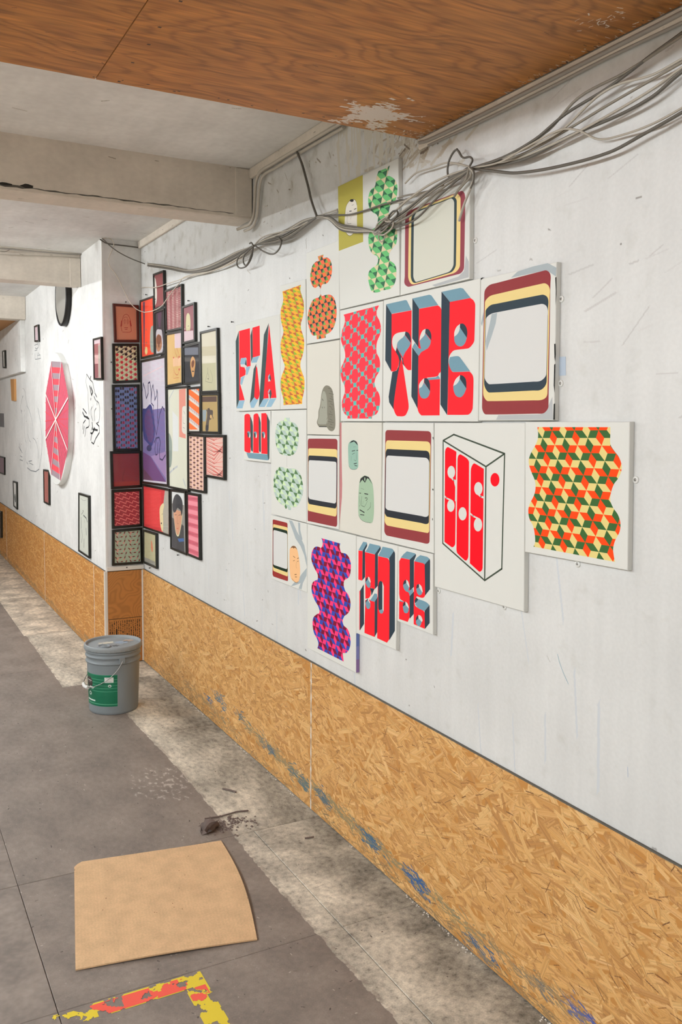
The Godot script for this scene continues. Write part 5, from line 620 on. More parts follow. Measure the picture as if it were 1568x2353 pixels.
func weave(t: Node3D, called: String, kind: String, q: Array, a: Array) -> void:
	# small repeating prints: a unit square of marks laid into the four corners q
	var f: Transform3D = t.get_meta("face_at")
	var b := begin()
	layer += 2
	var off: float = t.get_meta("front") + layer * 1.2e-5
	var p := points(q)
	var at := func(x: float, y: float) -> Vector2:
		return p[0].lerp(p[1], x).lerp(p[3].lerp(p[2], x), y)
	var put := func(pts: Array, key: String) -> void:
		var sq := PackedVector2Array([Vector2(0, 0), Vector2(1, 0), Vector2(1, 1), Vector2(0, 1)])
		for got in clipped(pts, sq):
			var w := PackedVector2Array()
			for g in got: w.append(at.call(g.x, g.y))
			fill(b, f, t.position, w, off, lin(col(key)))
	if kind == "hatch":
		var n := int(a[2])
		var lean := float(a[3])
		for i in range(-n, n * 2):
			var y := i / float(n)
			var z := 0.10 * sin(i * 0.7)
			put.call([Vector2(0, y), Vector2(0.5, y + lean * (0.5 if i % 3 else 0.3)), Vector2(1, y + lean * sin(i * 0.35) + z * 0.3), Vector2(1, y + lean * sin(i * 0.35) + z * 0.3 + 0.35 / n), Vector2(0.5, y + lean * (0.5 if i % 3 else 0.3) + 0.45 / n), Vector2(0, y + 0.4 / n)], a[0])
			if lean == 0.0:
				for k in 7:
					put.call([Vector2(k / 7.0, y + 0.5 / n), Vector2(k / 7.0 + 0.05, y + 0.45 / n), Vector2(k / 7.0 + 0.11, y + 0.95 / n), Vector2(k / 7.0 + 0.06, y + 1.0 / n)], a[1] if k % 2 else a[0])
	elif kind == "stripes":
		for i in range(-2, 6):
			var y := i * 0.27
			put.call([Vector2(0, y), Vector2(1, y + 0.22), Vector2(1, y + 0.38), Vector2(0, y + 0.15)], a[0])
			for k in 6:
				put.call([Vector2(k / 6.0, y + 0.17 + k * 0.036), Vector2(k / 6.0 + 0.1, y + 0.18 + k * 0.036), Vector2(k / 6.0 + 0.14, y + 0.24 + k * 0.036), Vector2(k / 6.0 + 0.03, y + 0.23 + k * 0.036)], a[1])
	elif kind == "diamonds" or kind == "dots" or kind == "leaves" or kind == "rows" or kind == "dashes" or kind == "trilines":
		var nx := int(a[2])
		var ny := int(a[3])
		for i in range(-1, nx + 1):
			for k in range(-1, ny + 2):
				var x := (i + 0.5) / nx
				var y := (k + 0.5) / ny
				var w := 1.0 / nx
				var h := 1.0 / ny
				if kind == "diamonds":
					if i % 2: y += h * 0.5
					put.call([Vector2(x - w * 0.42, y), Vector2(x, y - h * 0.28), Vector2(x + w * 0.42, y), Vector2(x, y + h * 0.28)], a[0])
					put.call([Vector2(x - w * 0.28, y + h * 0.5), Vector2(x, y + h * 0.3), Vector2(x + w * 0.28, y + h * 0.5), Vector2(x, y + h * 0.7)], a[1])
					put.call([Vector2(x - w * 0.1, y + h * 0.5), Vector2(x, y + h * 0.42), Vector2(x + w * 0.1, y + h * 0.5), Vector2(x, y + h * 0.58)], a[0])
				elif kind == "dots":
					y += x * 0.33
					for yy in [y, y - h * 7]:
						var e := []
						for s in 10: e.append(Vector2(x + w * 0.34 * cos(TAU * s / 10), yy - 0.15 + h * 0.3 * sin(TAU * s / 10)))
						put.call(e, a[0])
						for s in 3:
							put.call([Vector2(x + w * (0.26 + s * 0.22), yy - 0.15 + h * (0.32 - s * 0.1)), Vector2(x + w * (0.32 + s * 0.22), yy - 0.15 + h * (0.34 - s * 0.1)), Vector2(x + w * (0.05 + s * 0.22), yy - 0.15 + h * (0.8 - s * 0.1)), Vector2(x + w * (-0.08 + s * 0.22), yy - 0.15 + h * (0.76 - s * 0.1))], a[1] if s != 1 else "pale")
				elif kind == "dashes":
					for yy in [y + x * 0.26, y + x * 0.26 - 1.0]:
						for s in 2:
							var xx := x + w * 0.5 * (s - 0.5)
							put.call([Vector2(xx, yy - h * 0.3), Vector2(xx + w * 0.26, yy - h * 0.24), Vector2(xx + w * 0.2, yy + h * 0.22), Vector2(xx - w * 0.08, yy + h * 0.14)], a[0] if s else "graphite2")
							put.call([Vector2(xx + w * 0.28, yy - h * 0.2), Vector2(xx + w * 0.38, yy - h * 0.18), Vector2(xx + w * 0.32, yy + h * 0.26), Vector2(xx + w * 0.22, yy + h * 0.24)], "crimson")
				elif kind == "leaves":
					var ang := 0.9 + (i * 2 + k * 3) % 3 * 1.05
					var dx := Vector2(cos(ang) * w * 0.42, sin(ang) * h * 0.42)
					var dy := Vector2(-sin(ang) * w * 0.17, cos(ang) * h * 0.17)
					var m := Vector2(x + (w * 0.3 if k % 2 else 0.0), y)
					put.call([m - dx, m - dy, m + dx, m + dy], a[0])
					put.call([m + dx, m + dx + dy * 1.4, m + dx * 1.9, m + dx - dy], "ash4" if k % 2 else "blush")
				elif kind == "rows":
					for s in 2:
						var xx := x + w * (s * 0.5 - 0.25)
						put.call([Vector2(xx - w * 0.18, y - h * 0.3), Vector2(xx + w * 0.16, y - h * 0.22), Vector2(xx + w * 0.18, y + h * 0.2), Vector2(xx + w * 0.02, y + h * 0.3), Vector2(xx - w * 0.14, y + h * 0.18)], a[0])
						put.call([Vector2(xx - w * 0.06, y - h * 0.12), Vector2(xx + w * 0.06, y - h * 0.1), Vector2(xx + w * 0.04, y + h * 0.06), Vector2(xx - w * 0.05, y + h * 0.05)], a[1])
				else:
					if k % 2: x += w * 0.5
					for s in [[-0.5, -0.32, 0.42, 0.32], [0.42, 0.32, 0.5, -0.30]]:
						var u := Vector2(x + s[0] * w, y + s[1] * h)
						var v := Vector2(x + s[2] * w, y + s[3] * h)
						put.call(Array(ribbon(PackedVector2Array([u, v]), 0.022)), a[0])
	layer += 2
	part(t, called, b, mats.paint)

func inset(q: PackedVector2Array, w: float) -> PackedVector2Array:
	# the four sides moved in by w
	var r := PackedVector2Array()
	var mid := (q[0] + q[1] + q[2] + q[3]) / 4.0
	for i in 4:
		var a := q[(i + 3) % 4]
		var p := q[i]
		var c := q[(i + 1) % 4]
		var n1 := (p - a).normalized().orthogonal()
		var n2 := (c - p).normalized().orthogonal()
		if n1.dot(mid - p) < 0: n1 = -n1
		if n2.dot(mid - p) < 0: n2 = -n2
		var hit = Geometry2D.line_intersects_line(a + n1 * w, p - a, p + n2 * w, c - p)
		r.append(hit if hit != null else p)
	return r

func loop(b: SurfaceTool, f: Transform3D, base: Vector3, p: PackedVector2Array, o1: float, q: PackedVector2Array, o2: float, out: float, c := Color.WHITE) -> void:
	# the band between two rings of corners; out > 0 looks away from the middle
	var mid := Vector2.ZERO
	for v in p: mid += v / p.size()
	for i in p.size():
		var j := (i + 1) % p.size()
		var e := (p[i] + p[j]) / 2.0 - mid
		var n := f.basis * Vector3(e.x * out, e.y * out, 0.0).normalized() + f.basis.z * 0.3
		quad4(b, f * Vector3(p[i].x, p[i].y, o1) - base, f * Vector3(p[j].x, p[j].y, o1) - base, f * Vector3(q[j].x, q[j].y, o2) - base, f * Vector3(q[i].x, q[i].y, o2) - base, n, c)

func canvas(called: String, label: String, category: String, f: Transform3D, q: Array, t: float, paint: String) -> Node3D:
	var p := points(q)
	var foot := (p[2] + p[3]) / 2.0
	var o := thing(called, label, category, f * Vector3(foot.x, foot.y, 0.001), "canvases hung edge to edge on the white wall")
	var b := begin()
	var c := lin(col(paint))
	var soft := 0.0022
	var front := inset(p, soft)
	loop(b, f, o.position, p, 0.001, p, t - soft, 1.0, c)
	loop(b, f, o.position, p, t - soft, inset(p, soft * 0.3), t - soft * 0.3, 1.0, c)
	loop(b, f, o.position, inset(p, soft * 0.3), t - soft * 0.3, front, t, 0.4, c)
	fill(b, f, o.position, front, t, c)
	fill(b, Transform3D(f.basis * Basis.from_scale(Vector3(1, 1, 1)), f.origin), o.position, p, 0.001, c)
	part(o, "stretched_canvas", b, mats.cloth)
	o.set_meta("face_at", f)
	o.set_meta("front", t)
	o.set_meta("brush", 3.5e-4)
	layer = 0
	return o

func painted_side(o: Node3D, q: Array, keys: Array) -> void:
	# coloured paint on the side of a canvas, given by the two ends of the strip
	var f: Transform3D = o.get_meta("face_at")
	var t: float = o.get_meta("front")
	var p := points(q)
	for k in keys.size():
		var a := p[0].lerp(p[1], k / float(keys.size()))
		var c := p[0].lerp(p[1], (k + 1) / float(keys.size()))
		var out := Vector2(0.0004, 0)
		var b := begin()
		quad4(b, f * Vector3(a.x + out.x, a.y, 0.002) - o.position, f * Vector3(a.x + out.x, a.y, t - 0.001) - o.position, f * Vector3(c.x + out.x, c.y, t - 0.001) - o.position, f * Vector3(c.x + out.x, c.y, 0.002) - o.position, Vector3.BACK, lin(col(keys[k])))
		part(o, "painted_side", b, mats.paint)

func framed(called: String, label: String, category: String, f: Transform3D, q: Array, t: float, w: int, sheet: String, rail: String) -> Node3D:
	var p := points(q)
	var foot := (p[2] + p[3]) / 2.0
	var grp: String = "framed prints clustered around the corner" if f != left_face else "small frames spread over the far wall"
	var o := thing(called, label, category, f * Vector3(foot.x, foot.y, 0.001), grp)
	var b := begin()
	var c := lin(col("railblack" if rail == "black" else rail))
	var i1 := inset(p, 0.0015)
	var i2 := inset(p, w * 0.001 - 0.001)
	var i3 := inset(p, w * 0.001)
	loop(b, f, o.position, p, 0.001 if t < 0.04 else t - 0.02, p, t - 0.0015, 1.0, c)
	loop(b, f, o.position, p, t - 0.0015, i1, t, 0.5, c)
	loop(b, f, o.position, i1, t, i2, t, 0.0, c)
	loop(b, f, o.position, i2, t, i3, t - 0.001, -0.4, c)
	loop(b, f, o.position, i3, t - 0.001, i3, t - 0.0085, -1.0, c)
	part(o, "frame", b, mats.lacquer)
	b = begin()
	fill(b, f, o.position, inset(p, w * 0.001 - 0.002), t - 0.0073, lin(col(sheet)))
	part(o, "print_sheet", b, mats.paint)
	b = begin()
	var g := inset(p, w * 0.001 - 0.0005)
	loop(b, f, o.position, g, t - 0.0046, g, t - 0.003, 1.0)
	fill(b, f, o.position, g, t - 0.003, Color.WHITE)
	var back := begin()
	fill(b, f, o.position, g, t - 0.0046, Color.WHITE)
	part(o, "pane", b, mats.pane)
	o.set_meta("face_at", f)
	o.set_meta("front", t - 0.0073)
	o.set_meta("brush", 4.5e-4)
	layer = 0
	return o

func drawing(called: String, label: String, category: String, f: Transform3D, list: Array) -> void:
	var first := points(list[0][2])[0]
	var o := thing(called, label, category, f * Vector3(first.x, first.y, 0.0))
	o.set_meta("face_at", f)
	o.set_meta("front", 0.0004)
	o.set_meta("brush", 6.5e-4 if f == left_face else 2.2e-4)
	layer = 0
	figure(o, "ink_lines", list)

func mark(called: String, label: String, category: String, list: Array) -> void:
	drawing(called, label, category, wall_face, list)

func tape_patch(called: String, label: String, q: Array, key: String) -> void:
	var p := points(q)
	var o := thing(called, label, "tape", wall_face * Vector3(p[0].x, p[0].y, 0.0005))
	var b := begin()
	loop(b, wall_face, o.position, p, 0.0002, p, 0.0007, 1.0, lin(col(key)))
	fill(b, wall_face, o.position, p, 0.0007, lin(col(key)))
	part(o, "strip", b, mats.paint)

func clip(called: String, label: String, f: Transform3D, at: Array, mm: int, white: bool) -> void:
	var o := thing(called, label, "clip" if white else "screw", f * Vector3(at[0] * 1e-4, at[1] * 1e-4, 0.0))
	o.basis = f.basis * Basis(Vector3.RIGHT, PI / 2)
	var r := mm * 1e-3
	var b := begin()
	if white:
		lathe(b, [Vector2(r, 0.0), Vector2(r, 0.002), Vector2(r * 0.9, 0.0035), Vector2(r * 0.45, 0.004), Vector2(r * 0.45, 0.004), Vector2(r * 0.4, 0.002), Vector2(0.0, 0.002)], 16)
		part(o, "washer", b, mats.enamel)
		b = begin()
		lathe(b, [Vector2(r * 0.38, 0.0025), Vector2(r * 0.3, 0.0042), Vector2(0.0, 0.0048)], 10)
		part(o, "screw_head", b, mats.steel)
	else:
		lathe(b, [Vector2(r * 0.5, 0.0), Vector2(r * 0.5, 0.008), Vector2(r, 0.009), Vector2(r, 0.011), Vector2(r * 0.6, 0.0135), Vector2(0.0, 0.014)], 10)
		part(o, "screw_head", b, mats.blacksteel)

func disc_board(a: Array) -> Node3D:
	var z: float = a[0] * 1e-4
	var y: float = a[1] * 1e-4
	var r: float = a[2] * 1e-4
	var o := thing("round_board", "large round white board painted with a red and pink umbrella of eight panels", "painting", Vector3(LEFT_X - 0.001, y, z))
	var b := begin()
	lathe(b, [Vector2(0, 0), Vector2(r, 0.0), Vector2(r, 0.0), Vector2(r, 0.039), Vector2(r - 0.0015, 0.043), Vector2(r - 0.005, 0.0445), Vector2(r - 0.005, 0.0445), Vector2(0, 0.0445)], 96)
	var m := part(o, "round_panel", b, mats.boardwhite)
	m.basis = left_face.basis * Basis(Vector3.RIGHT, PI / 2)
	o.set_meta("face_at", left_face)
	o.set_meta("front", 0.0456)
	o.set_meta("brush", 7e-4)
	layer = 0
	return o

func bundle(called: String, label: String, category: String, list: Array) -> void:
	var first: Array = list[0][0]
	var base := Vector3(first[0], first[1], first[2]) * 1e-3
	var o := thing(called, label, category, base)
	for s in list:
		var pts := []
		for i in s[0].size() / 3:
			var p := Vector3(s[0][3 * i], s[0][3 * i + 1], s[0][3 * i + 2]) * 1e-3 - base
			if pts.is_empty() or p.distance_to(pts[-1]) > 0.002: pts.append(p)
		var cur := []
		var n := pts.size()
		for i in n - 1:
			var p1: Vector3 = pts[i]
			var p2: Vector3 = pts[i + 1]
			var p0: Vector3 = pts[maxi(i - 1, 0)]
			var p3: Vector3 = pts[mini(i + 2, n - 1)]
			# tangents limited by the spans, so that uneven points do not overshoot
			var l := p1.distance_to(p2)
			var m1 := (p2 - p0) / maxf(p2.distance_to(p0), 1e-6) * l
			var m2 := (p3 - p1) / maxf(p3.distance_to(p1), 1e-6) * l
			for k in 6:
				var t := k / 6.0
				cur.append(p1 * (2 * t * t * t - 3 * t * t + 1) + m1 * (t * t * t - 2 * t * t + t) + p2 * (-2 * t * t * t + 3 * t * t) + m2 * (t * t * t - t * t))
		cur.append(pts[n - 1])
		var b := begin()
		tube(b, cur, s[1] * (1.0 if category == "conduit" else 1.2) * 1e-3, 8, lin(col(s[2])))
		part(o, "cable" if category != "conduit" else "pipe", b, mats.plastic)


# ---------------------------------------------------------------- textures
func noise_bytes(w: int, h: int, freq: float, s: int, octaves := 4, stretch := Vector2.ONE) -> PackedByteArray:
	var n := FastNoiseLite.new()
	n.seed = s
	n.noise_type = FastNoiseLite.TYPE_SIMPLEX_SMOOTH
	n.frequency = freq
	n.fractal_octaves = octaves
	var im := n.get_image(maxi(8, int(w * stretch.x)), maxi(8, int(h * stretch.y)), false, false, true)
	if stretch != Vector2.ONE: im.resize(w, h, Image.INTERPOLATE_CUBIC)
	im.convert(Image.FORMAT_L8)
	return im.get_data()

func from_bytes(w: int, h: int, d: PackedByteArray) -> Image:
	return Image.create_from_data(w, h, false, Image.FORMAT_RGB8, d)

func tex(im: Image, mip := true) -> ImageTexture:
	if mip: im.generate_mipmaps()
	return ImageTexture.create_from_image(im)

func flake(im: Image, cx: float, cy: float, l: float, w: float, ang: float, c: Color) -> void:
	# a turned rectangle, filled row by row
	var d := Vector2(cos(ang), sin(ang)) * l / 2.0
	var e := Vector2(-sin(ang), cos(ang)) * w / 2.0
	var m := Vector2(cx, cy)
	var p := [m + d + e, m + d * 0.9 - e, m - d - e, m - d * 0.86 + e]
	var lo := 1e9
	var hi := -1e9
	for q in p:
		lo = minf(lo, q.y)
		hi = maxf(hi, q.y)
	for y in range(maxi(0, int(ceil(lo))), mini(im.get_height() - 1, int(floor(hi))) + 1):
		var x0 := 1e9
		var x1 := -1e9
		for i in 4:
			var a: Vector2 = p[i]
			var b: Vector2 = p[(i + 1) % 4]
			if (a.y <= y) != (b.y <= y):
				var x := a.x + (y - a.y) / (b.y - a.y) * (b.x - a.x)
				x0 = minf(x0, x)
				x1 = maxf(x1, x)
		if x1 > x0:
			im.fill_rect(Rect2i(int(x0), y, maxi(1, int(x1 - x0)), 1), c)

func strand_board(s: int, w: int, h: int, scale: float, count: int) -> Image:
	# oriented strand board: thousands of flat wood strands laid over one another, each of a few slivers
	var r := RandomNumberGenerator.new()
	r.seed = s
	var im := Image.create_empty(w, h, false, Image.FORMAT_RGB8)
	im.fill(Color8(192, 134, 66))
	var tones := [Color8(226, 174, 106), Color8(216, 162, 94), Color8(206, 150, 82), Color8(232, 184, 118), Color8(190, 134, 70), Color8(220, 166, 102), Color8(210, 156, 92), Color8(238, 194, 130), Color8(180, 124, 66)]
	for i in count:
		var l := r.randf_range(0.035, 0.15) * scale * (1.0 if i < count * 0.8 else 0.55)
		var wd := r.randf_range(0.006, 0.026) * scale * (1.0 if i < count * 0.8 else 0.5)
		var a := r.randfn(0.05, 0.55)
		var x := r.randf() * w
		var y := r.randf() * h
		var c: Color = tones[r.randi() % tones.size()].lerp(Color8(216, 164, 98), 0.4)
		var dirx := Vector2(cos(a), sin(a))
		var side := Vector2(-dirx.y, dirx.x)
		flake(im, x, y, l, wd, a, c.darkened(0.08))
		var k := maxi(2, int(wd / (0.0026 * scale)))
		for j in k:
			var o := side * ((j + 0.5) / k - 0.5) * (wd - 1.2) + dirx * r.randf_range(-0.04, 0.04) * l
			var v := r.randfn(0.0, 0.062)
			flake(im, x + o.x, y + o.y, l * r.randf_range(0.8, 0.96), wd / k * 0.95, a + r.randfn(0.0, 0.012), c.lightened(v) if v > 0 else c.darkened(-v))
	for i in count / 4:
		var c2 := [Color8(128, 82, 40), Color8(112, 74, 40), Color8(146, 96, 48), Color8(170, 120, 70)]
		flake(im, r.randf() * w, r.randf() * h, r.randf_range(0.006, 0.05) * scale, r.randf_range(0.001, 0.0028) * scale, r.randfn(0.05, 0.6), c2[r.randi() % 4])
	return im

func scuffs(im: Image, s: int, list: Array) -> void:
	# paint rubbed along a board: many thin short strokes round a line
	var r := RandomNumberGenerator.new()
	r.seed = s
	for e in list:
		for i in int(e[5]):
			var t := r.randf()
			flake(im, lerpf(e[0], e[2], t) + r.randfn(0, 22), lerpf(e[1], e[3], t) + r.randfn(0, 12), r.randf_range(8, 46), r.randf_range(1.2, 4.2), r.randfn(0.15, 0.25), e[4].lerp(Color8(186, 142, 84), r.randf_range(0.0, 0.45) if e[4].s > 0.4 else r.randf_range(0.3, 0.9)))

func relief(im: Image, strength: float) -> ImageTexture:
	var g: Image = im.duplicate()
	g.clear_mipmaps()
	g.convert(Image.FORMAT_RGBA8)
	g.bump_map_to_normal_map(strength)
	return tex(g)

func mat(key: String, c: Color, rough := 0.7, metal := 0.0) -> StandardMaterial3D:
	var m := StandardMaterial3D.new()
	m.resource_name = key
	m.albedo_color = c
	m.roughness = rough
	m.metallic = metal
	m.texture_filter = BaseMaterial3D.TEXTURE_FILTER_LINEAR_WITH_MIPMAPS_ANISOTROPIC
	mats[key] = m
	return m

func vmat(key: String, rough: float) -> StandardMaterial3D:
	var m := mat(key, Color.WHITE, rough)
	m.vertex_color_use_as_albedo = true
	return m

func make_materials() -> void:
	mat("steel", Color8(150, 148, 144), 0.35, 0.9)
	mat("blacksteel", Color8(34, 32, 32), 0.5, 0.3)
	vmat("paint", 0.7)
	mats.paint.metallic_specular = 0.25
	vmat("lacquer", 0.32)
	vmat("plastic", 0.5)
	mat("boardwhite", Color8(234, 234, 230), 0.6)
	var pane := mat("pane", Color(1, 1, 1, 0.02), 0.04)
	pane.metallic_specular = 0.22
	pane.transparency = BaseMaterial3D.TRANSPARENCY_ALPHA
	# woven cloth of the canvases
	var cloth := vmat("cloth", 0.75)
	var cw := 128
	var wv := Image.create_empty(cw, cw, false, Image.FORMAT_RGB8)
	for y in cw:
		for x in cw:
			var v := 0.5 + 0.22 * sin(TAU * x * 16 / cw) * (1.0 if (y * 32 / cw) % 2 else -1.0) + 0.2 * sin(TAU * y * 16 / cw)
			wv.set_pixel(x, y, Color(v, v, v))
	cloth.normal_enabled = true
	cloth.normal_texture = relief(wv, 1.0)
	cloth.normal_scale = 0.25
	cloth.uv1_triplanar = true
	cloth.uv1_world_triplanar = true
	cloth.uv1_scale = Vector3(40, 40, 40)
	make_wall_texture()
	# general dirty white paint for ceiling, beams and the other walls
	var n := 1024
	var a := noise_bytes(n, n, 0.006, 11)
	var g := noise_bytes(n, n, 0.05, 12, 3)
	var st := noise_bytes(n, n, 0.03, 13, 3, Vector2(1.0, 0.12))
	var d := PackedByteArray()
	d.resize(n * n * 3)
	for i in n * n:
		var v := 230.0 + (a[i] - 128) * 0.07 + (g[i] - 128) * 0.04 + (st[i] - 128) * 0.03
		if g[i] > 220: v -= (g[i] - 220) * 0.5
		d[3 * i] = clampi(int(v), 0, 255)
		d[3 * i + 1] = clampi(int(v - 1), 0, 255)
		d[3 * i + 2] = clampi(int(v - 4), 0, 255)
	var old := from_bytes(n, n, d)
	var r := RandomNumberGenerator.new()
	r.seed = 5
	for i in 34:
		flake(old, r.randf() * n, r.randf() * n, r.randf_range(3, 30), r.randf_range(1, 2.4), r.randfn(0.1, 0.5), Color8(120, 112, 100).lerp(Color8(200, 196, 190), r.randf()))
	var pm := mat("oldpaint", Color.WHITE, 0.72)
	pm.albedo_texture = tex(old)
	pm.uv1_triplanar = true
	pm.uv1_world_triplanar = true
	pm.uv1_scale = Vector3(0.42, 0.42, 0.42)
	pm.normal_enabled = true
	pm.normal_texture = relief(old, 3.0)
	pm.normal_scale = 0.35
	var bm := mat("beampaint", Color8(244, 234, 222), 0.7)
	bm.albedo_texture = pm.albedo_texture
	bm.uv1_triplanar = true
	bm.uv1_world_triplanar = true
	bm.uv1_scale = Vector3(0.5, 0.8, 0.5)
	bm.normal_enabled = true
	bm.normal_texture = pm.normal_texture
	mat("edge", Color8(92, 88, 80), 0.8)
	mat("caulk", Color8(222, 216, 206), 0.7)
	mat("dark", Color8(44, 40, 36), 0.9)
	# strand board, the near one with blue and green scrapes along its foot
	var near := strand_board(21, 2048, 512, 820.0, 3600)
	scuffs(near, 3, [[10, 425, 420, 445, Color8(104, 122, 112), 260], [380, 440, 940, 462, Color8(112, 126, 114), 240], [940, 460, 1300, 440, Color8(118, 118, 108), 130], [60, 432, 120, 442, Color8(60, 98, 128), 60], [350, 440, 450, 450, Color8(46, 96, 140), 70], [600, 448, 710, 458, Color8(24, 84, 160), 66], [880, 480, 980, 492, Color8(60, 96, 140), 50], [1110, 452, 1180, 460, Color8(80, 100, 130), 26], [1250, 430, 1310, 436, Color8(74, 92, 170), 40], [0, 494, 1500, 506, Color8(112, 100, 84), 300]])
	var far := strand_board(22, 2048, 512, 820.0, 3600)
	scuffs(far, 4, [[1120, 372, 1240, 400, Color8(52, 110, 148), 60], [1020, 428, 1070, 438, Color8(40, 96, 160), 26], [1380, 376, 1480, 392, Color8(48, 100, 132), 36], [1480, 400, 2040, 440, Color8(98, 120, 116), 300], [1640, 410, 1760, 430, Color8(56, 100, 132), 50], [1900, 430, 2046, 444, Color8(70, 106, 124), 90], [700, 440, 1400, 470, Color8(128, 122, 106), 220], [100, 480, 2000, 502, Color8(120, 106, 86), 340]])
	for e in [["osb_near", near], ["osb_far", far]]:
		var m := mat(e[0], Color.WHITE, 0.58)
		m.albedo_texture = tex(e[1])
		m.normal_enabled = true
		m.normal_texture = relief(e[1], 2.0)
		m.normal_scale = 0.35
	var gen := strand_board(23, 1024, 512, 400.0, 2600)
	scuffs(gen, 6, [[0, 470, 1024, 500, Color8(120, 106, 88), 500]])
	var gm := mat("osb_plain", Color8(255, 246, 232), 0.6)
	gm.albedo_texture = tex(gen)
	# plywood: distorted growth rings
	var pw := 1536
	var ph := 1024
	var n1 := noise_bytes(pw, ph, 0.0032, 31, 3, Vector2(0.35, 1.0))
	var n2 := noise_bytes(pw, ph, 0.02, 32, 3, Vector2(0.12, 1.0))
	var n3 := noise_bytes(pw, ph, 0.09, 33, 2, Vector2(0.08, 1.0))
	d = PackedByteArray()
	d.resize(pw * ph * 3)
	for y in ph:
		for x in pw:
			var i := y * pw + x
			var ring := sin(n1[i] * 0.17 + n2[i] * 0.020 + y * 0.012)
			var v := 0.5 + 0.5 * ring
			v = v * v * v
			var k := 1.0 - 0.13 * v + (n3[i] - 128) * 0.0009 + (n2[i] - 128) * 0.0008
			d[3 * i] = clampi(int(182 * k), 0, 255)
			d[3 * i + 1] = clampi(int(121 * (k - 0.03 * v)), 0, 255)
			d[3 * i + 2] = clampi(int(58 * (k - 0.06 * v)), 0, 255)
	var ply := from_bytes(pw, ph, d)
	# nail heads along the seam and edge, a white paint splash and drips by the wall
	for i in 22:
		flake(ply, r.randf_range(20, pw - 20), r.randf_range(10, 34), r.randf_range(4, 9), 5, 0.0, Color8(58, 36, 20))
	for i in 9:
		flake(ply, 676 + r.randf_range(-4, 4), i * 110 + r.randf_range(0, 40), 8, 6, 0.0, Color8(58, 36, 20))
	for i in 560:
		var q := Vector2(r.randfn(0, 1), r.randfn(0, 1))
		var arm := 1.0 + 0.5 * sin(q.angle() * 5.0)
		flake(ply, 1322 + q.x * 34 * arm, 112 + q.y * 34 * arm, r.randf_range(8, 36), r.randf_range(3, 9), r.randfn(0.0, 0.3), Color8(222, 212, 202))
	for i in 150:
		flake(ply, pw - absf(r.randfn(0, 14)), r.randf() * ph, r.randf_range(4, 22), r.randf_range(1, 4), r.randfn(0.0, 0.3), Color8(206, 194, 180) if r.randf() < 0.5 else Color8(70, 46, 30))
	for i in 60:
		flake(ply, pw - absf(r.randfn(0, 60)), absf(r.randfn(0, 60)) + 8, r.randf_range(3, 12), r.randf_range(1, 4), r.randf() * 3, Color8(216, 204, 190))
	for i in 34:
		flake(ply, 1452 + r.randfn(0, 26), 816 + r.randfn(0, 26), r.randf_range(3, 16), r.randf_range(1, 3.4), r.randf() * 3, Color8(224, 212, 200))
	for i in 60:
		flake(ply, r.randf() * pw, r.randf() * ph, r.randf_range(4, 18), r.randf_range(1, 2.5), r.randfn(0.1, 0.4), Color8(98, 60, 30))
	var plm := mat("plywood", Color.WHITE, 0.5)
	plm.albedo_texture = tex(ply)
	# the darker plywood of the narrow wall, with a stamped block of writing
	var dk := Image.create_empty(256, 512, false, Image.FORMAT_RGB8)
	for y in 512:
		for x in 256:
			var v := 0.5 + 0.5 * sin(n1[(y + 100) * pw + x * 2 + 300] * 0.25 + y * 0.05)
			dk.set_pixel(x, y, Color8(186, 124, 62).darkened(0.10 * v * v))
	dk.fill_rect(Rect2i(8, 262, 240, 3), Color8(52, 34, 20))
	dk.fill_rect(Rect2i(8, 398, 240, 3), Color8(52, 34, 20))
	for k in 15:
		var yy := 276
		while yy < 384:
			var l := r.randi_range(4, 15)
			dk.fill_rect(Rect2i(16 + k * 15, yy, r.randi_range(3, 7), l), Color8(48, 32, 20))
			yy += l + r.randi_range(2, 6)
	dk.fill_rect(Rect2i(60, 320, 10, 70), Color8(44, 30, 18))
	var dm := mat("stamped_ply", Color.WHITE, 0.55)
	dm.albedo_texture = tex(dk)
	# cardboard with faint flutes and rubbed patches
	var cb := 512
	var nb := noise_bytes(cb, cb, 0.012, 41, 4)
	var nc := noise_bytes(cb, cb, 0.12, 42, 2)
	d = PackedByteArray()
	d.resize(cb * cb * 3)
	for y in cb:
		for x in cb:
			var i := y * cb + x
			var k := 1.0 + 0.007 * sin(x * 0.62) + (nb[i] - 128) * 0.0004 + (nc[i] - 128) * 0.0003
			if nb[i] > 200: k -= (nb[i] - 200) * 0.0012
			d[3 * i] = clampi(int(212 * k), 0, 255)
			d[3 * i + 1] = clampi(int(177 * k), 0, 255)
			d[3 * i + 2] = clampi(int(136 * k), 0, 255)
	var cbi := from_bytes(cb, cb, d)
	for i in 16:
		flake(cbi, r.randf() * cb, r.randf() * cb, r.randf_range(2, 5), 2.5, r.randf() * 3, Color8(110, 76, 46))
	var cm := mat("cardboard", Color.WHITE, 0.85)
	cm.albedo_texture = tex(cbi)
	cm.normal_enabled = true
	cm.normal_texture = relief(cbi, 2.0)
	cm.normal_scale = 0.2
	mat("bucketgrey", Color8(128, 136, 140), 0.42)
	mat("bucketlid", Color8(144, 150, 152), 0.5)
	mat("plycore", Color8(196, 142, 84), 0.6)
	mat("photo", Color8(120, 120, 122), 0.5)
	mat("disc", Color8(150, 146, 138), 0.6)
	mat("rubble", Color8(112, 98, 92), 0.9)

